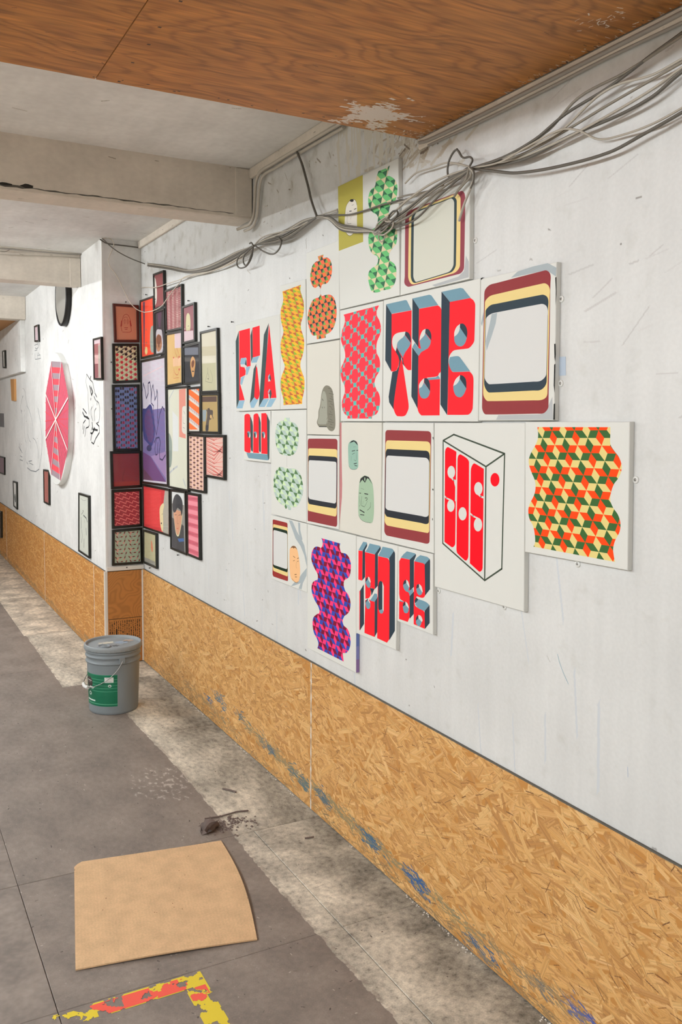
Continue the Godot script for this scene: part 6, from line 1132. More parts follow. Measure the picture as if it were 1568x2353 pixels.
func make_wall_texture() -> void:
	# white-painted panels of the long wall: u runs from z = -5.70 to -1.00, v from the ceiling down to the board
	var w := 2048
	var h := 1024
	var a := noise_bytes(w, h, 0.004, 1)
	var g := noise_bytes(w, h, 0.02, 2, 5)
	var st := noise_bytes(w, h, 0.035, 3, 3, Vector2(1.0, 0.08))
	var fine := noise_bytes(w, h, 0.16, 4, 2)
	var d := PackedByteArray()
	d.resize(w * h * 3)
	for y in h:
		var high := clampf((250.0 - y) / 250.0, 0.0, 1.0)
		for x in w:
			var i := y * w + x
			var v := 217.0 + (a[i] - 128) * 0.05 + (st[i] - 128) * 0.030 + (fine[i] - 128) * 0.025
			var dirt := 0.0
			if g[i] > 176: dirt = (g[i] - 176) * 0.12
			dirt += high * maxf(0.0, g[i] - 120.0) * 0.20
			if g[i] > 150 and fine[i] > 212: dirt += 6.0
			d[3 * i] = clampi(int(v - dirt), 0, 255)
			d[3 * i + 1] = clampi(int(v - dirt * 1.05), 0, 255)
			d[3 * i + 2] = clampi(int(v - 2.0 - dirt * 1.25), 0, 255)
	var im := from_bytes(w, h, d)
	var r := RandomNumberGenerator.new()
	r.seed = 77
	for i in 160:
		var x := r.randf() * w
		var y := r.randf() * h
		flake(im, x, y, r.randf_range(2, 9), r.randf_range(1, 2.6), r.randfn(0.0, 0.6), Color8(110, 106, 100).lerp(Color8(196, 194, 190), r.randf_range(0.0, 0.95)))
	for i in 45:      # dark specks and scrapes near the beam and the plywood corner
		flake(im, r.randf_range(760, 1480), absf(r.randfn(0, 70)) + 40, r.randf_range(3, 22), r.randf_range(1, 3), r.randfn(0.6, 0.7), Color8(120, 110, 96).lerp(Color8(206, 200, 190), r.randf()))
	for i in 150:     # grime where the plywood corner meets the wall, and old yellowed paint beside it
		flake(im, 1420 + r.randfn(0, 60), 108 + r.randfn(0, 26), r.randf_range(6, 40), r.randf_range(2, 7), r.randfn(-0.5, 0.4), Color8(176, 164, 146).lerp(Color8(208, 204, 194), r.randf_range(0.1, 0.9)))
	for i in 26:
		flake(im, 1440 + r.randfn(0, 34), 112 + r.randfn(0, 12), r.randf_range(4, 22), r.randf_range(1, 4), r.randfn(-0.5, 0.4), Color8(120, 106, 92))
	for i in 70:
		flake(im, r.randf_range(1180, 1420), absf(r.randfn(0, 60)), r.randf_range(20, 110), r.randf_range(3, 8), 1.5 + r.randfn(0, 0.06), Color8(212, 208, 196))
	for i in 60:      # diagonal rubbed marks above the bare wall
		flake(im, r.randf_range(1560, 2040), r.randf_range(120, 560), r.randf_range(10, 70), r.randf_range(1, 3), r.randfn(-0.25, 0.2), Color8(196, 194, 192).lerp(Color8(214, 213, 211), r.randf()))
	for i in 40:      # faint blue-grey sweeps low on the wall
		var x := r.randf_range(500, 1900)
		flake(im, x, r.randf_range(600, 1000), r.randf_range(40, 120), r.randf_range(2, 5), 1.5 + r.randfn(0, 0.08), Color8(206, 210, 214))
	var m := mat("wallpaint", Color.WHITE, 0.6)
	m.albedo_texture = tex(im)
	m.normal_enabled = true
	m.normal_texture = relief(im, 2.5)
	m.normal_scale = 0.3


# ---------------------------------------------------------------- the room
func build_room() -> void:
	# the long wall
	var wall := structure("wall_right")
	var b := begin()
	var uv := func(z: float, y: float) -> Vector2: return Vector2((z + 5.70) / 4.70, (CEIL_Y - y) / (CEIL_Y - BOARD_H + 0.02))
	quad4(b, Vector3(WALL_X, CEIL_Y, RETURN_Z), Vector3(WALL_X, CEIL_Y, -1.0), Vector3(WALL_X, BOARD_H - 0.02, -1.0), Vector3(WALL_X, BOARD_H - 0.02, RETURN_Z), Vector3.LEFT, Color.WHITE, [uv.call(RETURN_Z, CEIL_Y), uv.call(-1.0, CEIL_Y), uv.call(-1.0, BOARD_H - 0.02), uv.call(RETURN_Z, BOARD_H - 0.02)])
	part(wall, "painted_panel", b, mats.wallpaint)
	b = begin()
	block(b, Vector3(WALL_X + 0.002, -0.05, RETURN_Z - 0.2), Vector3(WALL_X + 0.20, CEIL_Y + 0.1, 5.2))
	part(wall, "wall_core", b, mats.oldpaint)
	b = begin()
	block(b, Vector3(WALL_X, BOARD_H - 0.02, -1.0), Vector3(WALL_X + 0.003, CEIL_Y, 5.0))
	part(wall, "painted_panel", b, mats.oldpaint)
	# golden strand boards along its foot, each a sheet of its own with a caulked joint
	for e in [[-3.1465, -0.7, "osb_near", 0.0], [-5.662, -3.1525, "osb_far", 0.0], [-0.694, 1.8, "osb_far", 1.0]]:
		b = begin()
		sheet(b, BOARD_X, WALL_X - 0.0005, 0.004, BOARD_H, e[0], e[1], 2.5)
		part(wall, "wainscot_board", b, mats[e[2]])
	b = begin()
	block(b, Vector3(BOARD_X + 0.0012, BOARD_H - 0.0005, RETURN_Z + 0.012), Vector3(WALL_X, BOARD_H + 0.0025, 1.8), 0.001)
	part(wall, "board_ledge", b, mats.edge)
	for z in [-3.1495, -0.697]:
		b = begin()
		strip(b, BOARD_X - 0.0012, z, 0.006, 0.003, BOARD_H)
		part(wall, "caulk_joint", b, mats.caulk)
	# crumbs of plaster along the foot of the boards
	var crumbs := begin()
	var r := RandomNumberGenerator.new()
	r.seed = 9
	for i in 560:
		var z := r.randf_range(-5.6, -1.3)
		if sin(z * 5.0) + sin(z * 11.0 + 1.0) < 0.0: continue
		chip(crumbs, Vector3(BOARD_X - absf(r.randfn(0, 0.006)) - 0.001, 0.0015, z), r.randf_range(0.001, 0.0045), r)
	var cr := part(wall, "plaster_crumbs", crumbs, mats.caulk)
	cr.set_meta("kind", "stuff")
	# the narrow wall and the farther one
	var ret := structure("wall_return")
	b = begin()
	block(b, Vector3(LEFT_X + 0.001, BOARD_H, RETURN_Z - 0.0008), Vector3(WALL_X + 0.05, CEIL_Y + 0.1, RETURN_Z), 0.0)
	part(ret, "painted_panel", b, mats.oldpaint)
	b = begin()
	quad4(b, Vector3(LEFT_X + 0.002, BOARD_H - 0.004, RETURN_Z + 0.008), Vector3(BOARD_X, BOARD_H - 0.004, RETURN_Z + 0.008), Vector3(BOARD_X, 0.004, RETURN_Z + 0.008), Vector3(LEFT_X + 0.002, 0.004, RETURN_Z + 0.008), Vector3.BACK, Color.WHITE, [Vector2(0, 0), Vector2(1, 0), Vector2(1, 1), Vector2(0, 1)])
	part(ret, "wainscot_board", b, mats.stamped_ply, "darker board with stamped black writing")
	b = begin()
	block(b, Vector3(LEFT_X + 0.001, -0.02, RETURN_Z - 0.0008), Vector3(WALL_X + 0.05, BOARD_H, RETURN_Z), 0.0)
	part(ret, "wall_core", b, mats.dark)
	b = begin()
	block(b, Vector3(LEFT_X + 0.004, BOARD_H, RETURN_Z), Vector3(WALL_X - 0.002, BOARD_H + 0.028, RETURN_Z + 0.010), 0.002)
	part(ret, "ledge_trim", b, mats.caulk)
	b = begin()
	block(b, Vector3(BOARD_X - 0.008, 0.003, RETURN_Z + 0.001), Vector3(WALL_X, BOARD_H - 0.003, RETURN_Z + 0.016), 0.003)
	part(ret, "corner_strip", b, mats.caulk)
	b = begin()
	block(b, Vector3(LEFT_X - 0.0145, 0.003, RETURN_Z - 0.004), Vector3(LEFT_X + 0.008, BOARD_H, RETURN_Z + 0.0115), 0.003)
	part(ret, "corner_strip", b, mats.caulk)
	b = begin()
	block(b, Vector3(LEFT_X - 0.0015, BOARD_H + 0.004, RETURN_Z - 0.02), Vector3(LEFT_X + 0.012, CEIL_Y, RETURN_Z + 0.0015), 0.001)
	part(ret, "corner_bead", b, mats.boardwhite)
	var left := structure("wall_left")
	b = begin()
	block(b, Vector3(LEFT_X, -0.05, -16.0), Vector3(LEFT_X + 0.25, CEIL_Y + 0.1, RETURN_Z - 0.001), 0.0)
	part(left, "painted_panel", b, mats.oldpaint)
	var z0 := RETURN_Z - 0.006
	for k in 5:
		var z1 := z0 - ([0.30, 1.93, 2.44, 2.44, 2.44][k] as float)
		b = begin()
		sheet(b, LEFT_X - 0.011, LEFT_X + 0.001, 0.004, BOARD_H, z1 + 0.003, z0 - 0.003, 2.5, k * 0.37)
		part(left, "wainscot_board", b, mats.osb_plain)
		b = begin()
		strip(b, LEFT_X - 0.0122, z1, 0.0055, 0.003, BOARD_H)
		part(left, "caulk_joint", b, mats.caulk)
		z0 = z1
	b = begin()
	block(b, Vector3(LEFT_X - 0.010, BOARD_H - 0.0005, -15.9), Vector3(LEFT_X, BOARD_H + 0.0025, RETURN_Z - 0.01), 0.001)
	part(left, "board_ledge", b, mats.edge)
	b = begin()
	block(b, Vector3(LEFT_X - 0.045, 2.035, -12.6), Vector3(LEFT_X, 2.54, -8.8), 0.003)
	part(left, "raised_panel", b, mats.oldpaint)
	# walls that close the room out of sight
	for e in [["wall_far", Vector3(-5.2, -0.05, -16.2), Vector3(1.8, 2.9, -16.0)], ["wall_back", Vector3(-5.2, -0.05, 5.0), Vector3(1.8, 2.9, 5.2)], ["wall_side", Vector3(-5.4, -0.05, -16.2), Vector3(-5.2, 2.9, 5.2)]]:
		b = begin()
		block(b, e[1], e[2])
		part(structure(e[0]), "painted_panel", b, mats.oldpaint)
	# ceiling, its plywood sheets and beams
	var ceiling := structure("ceiling")
	b = begin()
	block(b, Vector3(-5.4, CEIL_Y, -16.2), Vector3(1.8, CEIL_Y + 0.15, 5.2))
	part(ceiling, "painted_panel", b, mats.oldpaint)
	for e in [[0.548, WALL_X - 0.012, 0.0], [-0.62, 0.545, -1.0]]:
		b = begin()
		var lo := Vector3(e[0], 2.486, -2.40)
		var hi := Vector3(e[1], 2.498, 1.2)
		block(b, lo, hi, 0.0005)
		var q := begin()
		var pu := func(x: float, z: float) -> Vector2: return Vector2((x + 0.14) / 1.70 + e[2] * 0.07, (z + 2.40) / 1.13)
		quad4(q, Vector3(lo.x, lo.y - 0.0002, lo.z), Vector3(hi.x, lo.y - 0.0002, lo.z), Vector3(hi.x, lo.y - 0.0002, hi.z), Vector3(lo.x, lo.y - 0.0002, hi.z), Vector3.DOWN, Color.WHITE, [pu.call(lo.x, lo.z), pu.call(hi.x, lo.z), pu.call(hi.x, hi.z), pu.call(lo.x, hi.z)])
		var sh := part(ceiling, "plywood_sheet", q, mats.plywood)
		part(sh, "sheet_core", b, mats.plycore)
	var n := 0
	for z in [-1.30, -3.79, -6.29, -8.74, -11.2, -13.7, 1.2, 3.6]:
		b = begin()
		block(b, Vector3(-5.2, BEAM_Y + (0.015 if z < -5.0 else 0.0), z - 0.165), Vector3((LEFT_X if z < -5.0 else WALL_X) - (0.002 if z != -3.79 else 0.004), CEIL_Y + 0.02, z), 0.004)
		part(structure("ceiling_beam"), "beam_box", b, mats.beampaint)
	b = begin()
	block(b, Vector3(-0.64, 2.50, -3.79), Vector3(-0.50, CEIL_Y + 0.02, 5.0), 0.004)  # beam out of view, added to cut the lamp light along the wall top
	part(structure("ceiling_beam"), "beam_box", b, mats.beampaint)
	# a split along the foot of the visible beam, with two dark knots
	var split := structure("trim_4")
	b = begin()
	var was := []
	for k in 60:
		var x := lerpf(0.2, 1.47, k / 59.0)
		var y := 2.5235 + 0.0012 * sin(k * 1.7) + 0.001 * sin(k * 0.45)
		var hh := 0.0016 * (1.4 + sin(k * 0.9) * 0.5 + sin(k * 2.3) * 0.4) * (1.0 if x < 1.25 else 0.5)
		if x < 0.57: hh *= 1.8
		var now := [Vector3(x, y - hh, -3.7896), Vector3(x, y + hh, -3.7896)]
		if was: quad4(b, was[0], was[1], now[1], now[0], Vector3.BACK)
		was = now
	part(split, "crack", b, mats.edge)
	b = begin()
	for e in [[0.50, 2.529, 0.026, 0.006], [0.585, 2.531, 0.022, 0.009]]:
		var p := PackedVector2Array()
		for k in 14: p.append(Vector2(e[0] + cos(TAU * k / 14) * e[2] * (1.0 + 0.3 * sin(k * 2.0)), e[1] + sin(TAU * k / 14) * e[3]))
		fill(b, Transform3D(Basis.IDENTITY, Vector3(0, 0, -3.7895)), Vector3.ZERO, p, 0.0, Color.WHITE)
	part(split, "knot", b, mats.dark)
	# seam board on the visible beam end and its battens
	b = begin()
	block(b, Vector3(WALL_X - 0.085, BEAM_Y + 0.012, -3.792), Vector3(WALL_X - 0.006, CEIL_Y - 0.004, -3.784), 0.002)
	part(structure("trim_1"), "end_board", b, mats.beampaint)
	b = begin()
	block(b, Vector3(LEFT_X - 0.075, BEAM_Y + 0.0, -6.292), Vector3(LEFT_X - 0.003, CEIL_Y - 0.03, -6.284), 0.002)
	part(structure("trim_2"), "end_board", b, mats.beampaint)
	# box trims where wall meets ceiling
	for e in [[-3.785, -2.41, 2.672], [-5.66, -3.96, 2.672], [-2.40, 1.0, 2.452]]:
		b = begin()
		block(b, Vector3(WALL_X - (0.020 if e[2] > 2.6 else 0.012), e[2] + (0.014 if e[2] > 2.6 else 0.0), e[0]), Vector3(WALL_X, e[2] + (0.058 if e[2] > 2.6 else 0.034), e[1]), 0.004)
		part(structure("trim_3"), "raceway", b, mats.beampaint)
	b = begin()
	block(b, Vector3(-5.2, 2.535, -13.0), Vector3(LEFT_X - 0.01, 2.548, -8.91), 0.001)
	part(ceiling, "plywood_sheet", b, mats.plycore)

func sheet(b: SurfaceTool, x0: float, x1: float, y0: float, y1: float, z0: float, z1: float, full: float, shift := 0.0) -> void:
	# a board standing against a wall that faces -x
	var m := 0.001
	var uv := func(z: float, y: float) -> Vector2: return Vector2((z - z0) / full + shift, (y1 - y) / (y1 - y0))
	quad4(b, Vector3(x0, y1 - m, z0 + m), Vector3(x0, y1 - m, z1 - m), Vector3(x0, y0, z1 - m), Vector3(x0, y0, z0 + m), Vector3.LEFT, Color.WHITE, [uv.call(z0, y1), uv.call(z1, y1), uv.call(z1, y0), uv.call(z0, y0)])
	quad4(b, Vector3(x0 + m, y1, z0), Vector3(x0 + m, y1, z1), Vector3(x0, y1 - m, z1 - m), Vector3(x0, y1 - m, z0 + m), Vector3(-1, 1, 0), Color.WHITE, [uv.call(z0, y1), uv.call(z1, y1), uv.call(z1, y1), uv.call(z0, y1)])
	quad4(b, Vector3(x0 + m, y1, z0), Vector3(x0 + m, y1, z1), Vector3(x1, y1, z1), Vector3(x1, y1, z0), Vector3.UP, Color.WHITE, [uv.call(z0, y1), uv.call(z1, y1), uv.call(z1, y1 - 0.01), uv.call(z0, y1 - 0.01)])
	for e in [[z0, Vector3.FORWARD], [z1, Vector3.BACK]]:
		quad4(b, Vector3(x0 + m, y0, e[0]), Vector3(x0 + m, y1, e[0]), Vector3(x1, y1, e[0]), Vector3(x1, y0, e[0]), e[1])

func strip(b: SurfaceTool, x: float, z: float, w: float, y0: float, y1: float) -> void:
	# a wavering bead of caulk
	var prev := []
	for k in 41:
		var y := lerpf(y0, y1, k / 40.0)
		var a := w * (0.6 + 0.35 * sin(k * 1.3) + 0.3 * sin(k * 2.9 + 1.0))
		var now := [Vector3(x + 0.0012, y, z - a), Vector3(x, y, z), Vector3(x + 0.0012, y, z + a)]
		if prev:
			quad4(b, prev[0], prev[1], now[1], now[0], Vector3(-1, 0, -0.2))
			quad4(b, prev[1], prev[2], now[2], now[1], Vector3(-1, 0, 0.2))
		prev = now

func chip(b: SurfaceTool, at: Vector3, s: float, r: RandomNumberGenerator) -> void:
	var p := []
	for k in 4:
		var a := TAU * k / 4 + r.randf()
		p.append(at + Vector3(cos(a) * s, -0.001, sin(a) * s * r.randf_range(0.6, 1.4)))
	var top := at + Vector3(r.randf_range(-0.3, 0.3) * s, s * r.randf_range(0.4, 0.9), 0)
	for k in 4:
		var n: Vector3 = (p[k] + p[(k + 1) % 4]) / 2 - at + Vector3.UP * s
		tri(b, p[k], p[(k + 1) % 4], top, n.normalized())


# ---------------------------------------------------------------- the floor
func concrete(w: int, h: int, x0: float, x1: float, z0: float, z1: float, s: int) -> Image:
	# dark worn floor paint that stops short of the wall, and the bare concrete beyond its edge
	var sx := w / (x1 - x0)
	var a := noise_bytes(w, h, 0.006, s)
	var g := noise_bytes(w, h, 0.045, s + 1, 5)
	var f := noise_bytes(w, h, 0.2, s + 2, 2)
	var e := noise_bytes(w, h, 0.025, s + 3, 4)
	var d := PackedByteArray()
	d.resize(w * h * 3)
	for y in h:
		var z := lerpf(z0, z1, float(y) / h)
		var edge := 1.19 + 0.008 * sin(z * 3.0)
		if z < -5.31: edge = 0.965
		var patch := z > -4.9 and z < -4.58
		for x in w:
			var i := y * w + x
			var wx := x0 + x / sx
			var k := edge + (e[i] - 128) * 0.00005
			if patch: k -= 0.02 * (z + 4.9)
			var cr: float
			var cg: float
			var cb: float
			if wx < k:
				var v := 1.0 + (a[i] - 128) * 0.0008 + (g[i] - 128) * 0.0005 + (f[i] - 128) * 0.0004
				cr = 132 * v
				cg = 122 * v
				cb = 114 * v
				if f[i] > 226 and g[i] > 150:
					cr += 40
					cg += 38
					cb += 36
				# chalky dust by the middle of the lane
				var dd := Vector2((wx - 1.10) / 0.10, (z + 3.68) / 0.14).length()
				if dd < 1.6 and g[i] > 128 + dd * 36:
					var q := minf(42.0, (g[i] - 128 - dd * 36) * 1.1)
					cr += q
					cg += q
					cb += q
			else:
				var v := 1.0 + (a[i] - 128) * 0.0016 + (g[i] - 128) * 0.0011 + (f[i] - 128) * 0.0008
				# shade along the foot of the wall, put into the concrete colour
				var wall_shade := smoothstep(1.30, 1.52, wx) * 0.20
				if z < -5.31: wall_shade = 0.0
				v -= wall_shade
				cr = 193 * v
				cg = 186 * v
				cb = 172 * v
				if g[i] < 70:
					cr -= (70 - g[i]) * 0.45
					cg -= (70 - g[i]) * 0.45
					cb -= (70 - g[i]) * 0.42
				if wx - k < 0.012 and e[i] > 120:
					cr = lerpf(cr, 132, 0.3)
					cg = lerpf(cg, 118, 0.3)
					cb = lerpf(cb, 108, 0.3)
			d[3 * i] = clampi(int(cr), 0, 255)
			d[3 * i + 1] = clampi(int(cg), 0, 255)
			d[3 * i + 2] = clampi(int(cb), 0, 255)
	var im := from_bytes(w, h, d)
	var r := RandomNumberGenerator.new()
	r.seed = s
	for i in 260:
		flake(im, r.randf() * w, r.randf() * h, r.randf_range(2, 9), r.randf_range(1, 3), r.randf() * 3, Color8(66, 58, 52) if r.randf() < 0.6 else Color8(178, 168, 156))
	for i in 30:
		flake(im, r.randf() * w, r.randf() * h, r.randf_range(14, 50), 1.3, r.randf_range(-0.4, 0.5), Color8(140, 130, 122))
	return im

func build_floor() -> void:
	var near := concrete(1024, 1280, 0.2, 1.6, -3.08, -1.4, 50)
	var mid := concrete(1024, 1536, 0.2, 1.6, -6.71, -3.08, 60)
	# a lightly cracked line across the bare strip
	for i in 60:
		mid.fill_rect(Rect2i(800 + i * 3, 1022 + int(3 * sin(i * 0.7)), 4, 2), Color8(110, 100, 88))
	for e in [["floor_near", near], ["floor_mid", mid]]:
		var m := mat(e[0], Color.WHITE, 0.62)
		m.albedo_texture = tex(e[1])
		m.normal_enabled = true
		m.normal_texture = relief(e[1], 2.0)
		m.normal_scale = 0.5
	var n := 512
	var a := noise_bytes(n, n, 0.012, 71)
	var f := noise_bytes(n, n, 0.08, 72)
	for e in [["floor_dark", Color8(134, 124, 116), 0.0009], ["floor_bare", Color8(196, 186, 170), 0.0018]]:
		var d := PackedByteArray()
		d.resize(n * n * 3)
		for i in n * n:
			var v: float = 1.0 + (a[i] - 128) * e[2] + (f[i] - 128) * e[2] * 0.7
			d[3 * i] = clampi(int(e[1].r8 * v), 0, 255)
			d[3 * i + 1] = clampi(int(e[1].g8 * v), 0, 255)
			d[3 * i + 2] = clampi(int(e[1].b8 * v), 0, 255)
		var m := mat(e[0], Color.WHITE, 0.65)
		m.albedo_texture = tex(from_bytes(n, n, d))
		m.uv1_triplanar = true
		m.uv1_world_triplanar = true
		m.uv1_scale = Vector3(0.7, 0.7, 0.7)
	var floor_node := structure("floor")
	var b := begin()
	block(b, Vector3(-5.4, -0.3, -16.2), Vector3(1.8, -0.012, 5.2))
	part(floor_node, "bedding", b, mats.dark)
	var g := 0.0028
	for s in [  # the unseen left column is made pale bare concrete to bounce light upwards
		[-5.2, -0.6, -1.4, 5.0, "floor_bare"], [-0.6, 0.4, -1.4, 5.0, "floor_dark"], [0.4, 1.8, -1.4, 5.0, "floor_dark"],
		[-5.2, -0.6, -2.35, -1.4, "floor_bare"], [-0.6, 0.4, -2.35, -1.4, "floor_dark"], [0.4, 1.272, -2.35, -1.4, "floor_near"], [1.272, 1.56, -2.35, -1.4, "floor_near"],
		[-5.2, -0.6, -3.08, -2.35, "floor_bare"], [-0.6, 0.4, -3.08, -2.35, "floor_dark"], [0.4, 1.272, -3.08, -2.35, "floor_near"], [1.272, 1.56, -3.08, -2.35, "floor_near"],
		[-5.2, -0.6, -5.75, -3.08, "floor_bare"], [-0.6, 0.4, -5.75, -3.08, "floor_dark"], [0.4, 1.56, -5.75, -3.08, "floor_mid"],
		[-5.2, -0.6, -6.71, -5.75, "floor_bare"], [-0.6, 0.4, -6.71, -5.75, "floor_dark"], [0.4, 1.56, -6.71, -5.75, "floor_mid"],
		[-5.2, -0.6, -8.2, -6.71, "floor_bare"], [-0.6, 0.95, -8.2, -6.71, "floor_dark"], [0.95, 1.56, -8.2, -6.71, "floor_bare"],
		[-5.2, -0.6, -10.4, -8.2, "floor_bare"], [-0.6, 0.95, -10.4, -8.2, "floor_dark"], [0.95, 1.56, -10.4, -8.2, "floor_bare"], [-5.2, -0.6, -16.0, -10.4, "floor_bare"], [-0.6, 0.95, -16.0, -10.4, "floor_dark"], [0.95, 1.56, -16.0, -10.4, "floor_bare"]]:
		b = begin()
		var e := 0.0015
		var gx := 0.0012 if s[0] == 1.272 or s[1] == 1.272 or s[0] == 0.95 or s[1] == 0.95 else 0.0006
		var gz := 0.0022
		if s[2] == -2.35 or s[3] == -2.35: gz = 0.0007
		var lo := Vector3(s[0] + gx, -0.012, s[2] + gz)
		var hi := Vector3(s[1] - gx, 0.0, s[3] - gz)
		var uv := func(x: float, z: float) -> Vector2: return Vector2((x - 0.2) / 1.4, (z + 3.08) / 1.68 if s[4] == "floor_near" else (z + 6.71) / 3.63)
		quad4(b, Vector3(lo.x + e, 0, lo.z + e), Vector3(hi.x - e, 0, lo.z + e), Vector3(hi.x - e, 0, hi.z - e), Vector3(lo.x + e, 0, hi.z - e), Vector3.UP, Color.WHITE, [uv.call(lo.x, lo.z), uv.call(hi.x, lo.z), uv.call(hi.x, hi.z), uv.call(lo.x, hi.z)])
		var c := [Vector3(lo.x, 0, lo.z), Vector3(hi.x, 0, lo.z), Vector3(hi.x, 0, hi.z), Vector3(lo.x, 0, hi.z)]
		var mid_p := (lo + hi) / 2.0
		for k in 4:
			var p: Vector3 = c[k]
			var q: Vector3 = c[(k + 1) % 4]
			var inn := func(v: Vector3) -> Vector3: return v + Vector3(signf(mid_p.x - v.x) * e, 0, signf(mid_p.z - v.z) * e)
			var out := (p + q) / 2.0 - mid_p
			out.y = 0
			var uu := [uv.call(p.x, p.z), uv.call(q.x, q.z), uv.call(q.x, q.z), uv.call(p.x, p.z)]
			quad4(b, inn.call(p), inn.call(q), q + Vector3.DOWN * e, p + Vector3.DOWN * e, out.normalized() + Vector3.UP, Color.WHITE, uu)
			quad4(b, p + Vector3.DOWN * e, q + Vector3.DOWN * e, q + Vector3.DOWN * 0.012, p + Vector3.DOWN * 0.012, out, Color.WHITE, uu)
		part(floor_node, "floor_slab", b, mats[s[4]])


# ---------------------------------------------------------------- things on the floor
func build_things() -> void:
	# bucket: 19 litres, ribbed below the lid
	var t := thing("bucket", "grey lidded plastic bucket with a green label and wire handle on the floor", "bucket", Vector3(1.147, 0.0, -4.803))
	var b := begin()
	var body := [Vector2(0.0, 0.004), Vector2(0.122, 0.004), Vector2(0.124, 0.0), Vector2(0.129, 0.0), Vector2(0.131, 0.004), Vector2(0.1325, 0.012), Vector2(0.1325, 0.012), Vector2(0.141, 0.272), Vector2(0.1415, 0.276), Vector2(0.1475, 0.2775), Vector2(0.1482, 0.280), Vector2(0.1482, 0.283), Vector2(0.1475, 0.285), Vector2(0.1430, 0.287), Vector2(0.1432, 0.308), Vector2(0.1485, 0.310), Vector2(0.1492, 0.312), Vector2(0.1492, 0.315), Vector2(0.1485, 0.317), Vector2(0.1440, 0.319), Vector2(0.1443, 0.332), Vector2(0.1488, 0.334), Vector2(0.1492, 0.337), Vector2(0.1485, 0.340), Vector2(0.1445, 0.342), Vector2(0.145, 0.352)]
	lathe(b, body, 72)
	part(t, "body", b, mats.bucketgrey)
	b = begin()
	lathe(b, [Vector2(0.1465, 0.347), Vector2(0.1530, 0.346), Vector2(0.1545, 0.348), Vector2(0.1555, 0.362), Vector2(0.1545, 0.3695), Vector2(0.1515, 0.373), Vector2(0.1455, 0.373), Vector2(0.1425, 0.370), Vector2(0.1415, 0.362), Vector2(0.1405, 0.3605), Vector2(0.1405, 0.3605), Vector2(0.060, 0.3610), Vector2(0.058, 0.3622), Vector2(0.056, 0.3610), Vector2(0.0, 0.3612)], 72)
	for k in 36:
		var a := TAU * k / 36
		b.append_from(nub(), 0, Transform3D(Basis(Vector3.UP, -a), Vector3(cos(a) * 0.1546, 0.3535, sin(a) * 0.1546)))
	var lid := part(t, "lid", b, mats.bucketlid)
	b = begin()
	lathe(b, [Vector2(0.036, 0.0), Vector2(0.036, 0.005), Vector2(0.033, 0.008), Vector2(0.030, 0.008), Vector2(0.028, 0.004), Vector2(0.012, 0.004), Vector2(0.010, 0.006), Vector2(0, 0.006)], 32)
	var spout := part(lid, "spout_cap", b, mats.bucketgrey)
	spout.position = Vector3(-0.062, 0.361, 0.055)
	var stain := begin()
	var flat := Transform3D(Basis(Vector3(1, 0, 0), Vector3(0, 0, -1), Vector3(0, 1, 0)), Vector3.ZERO)
	for e in [[-0.03, 0.03, 0.045, 0.022, Color8(206, 200, 184)], [0.05, 0.005, 0.038, 0.03, Color8(150, 162, 176)], [0.09, 0.03, 0.03, 0.02, Color8(186, 166, 150)], [0.0, -0.055, 0.02, 0.015, Color8(92, 92, 90)]]:
		var p := PackedVector2Array()
		for k in 18:
			var w := 1.0 + 0.22 * sin(k * 2.3 + e[0] * 90)
			p.append(Vector2(e[0] + cos(TAU * k / 18) * e[2] * w, e[1] + sin(TAU * k / 18) * e[3] * w))
		fill(stain, flat, Vector3.ZERO, p, 0.3614, lin(e[4]))
	part(lid, "paint_stains", stain, mats.paint)
	# paper label wrapped round the side: a texture that carries its print
	b = begin()
	lathe(b, [Vector2(0.1341, 0.048), Vector2(0.1398, 0.222)], 40, deg_to_rad(95), deg_to_rad(250), true)
	part(t, "label", b, label_material())
	# handle ears and wire
	var ears := [deg_to_rad(85), deg_to_rad(265)]
	for a in ears:
		b = begin()
		block(b, Vector3(-0.016, -0.018, -0.004), Vector3(0.016, 0.018, 0.008), 0.003)
		var ear := part(t, "handle_ear", b, mats.bucketgrey)
		ear.transform = Transform3D(Basis(Vector3.UP, PI / 2 - a), Vector3(cos(a) * 0.146, 0.298, sin(a) * 0.146))
	b = begin()
	var w := []
	for k in 25:
		var s := lerpf(-1.0, 1.0, k / 24.0)
		# the bail hangs down over the label side
		var a := deg_to_rad(175) + s * deg_to_rad(90)
		var drop := 0.15 * pow(1.0 - s * s, 0.8)
		w.append(Vector3(cos(a) * (0.154 + 0.006 * (1.0 - s * s)), 0.296 - drop, sin(a) * (0.154 + 0.006 * (1.0 - s * s))))
	tube(b, w, 0.0021, 8)
	part(t, "wire_handle", b, mats.steel)
	b = begin()
	tube(b, [w[10], w[11], w[12], w[13], w[14]], 0.0095, 10)
	part(t, "handle_grip", b, mats.enamel)
	# cardboard sheet lying on the floor, curled a little at its far side
	var corners := [Vector2(0.600, -3.140), Vector2(1.126, -3.052), Vector2(1.003, -2.404), Vector2(0.478, -2.509)]
	var o := thing("cardboard_sheet", "flat brown corrugated cardboard sheet lying on the dark floor", "cardboard", Vector3(0.8, 0.0, -2.78))
	b = begin()
	var grid := []
	var n := 20
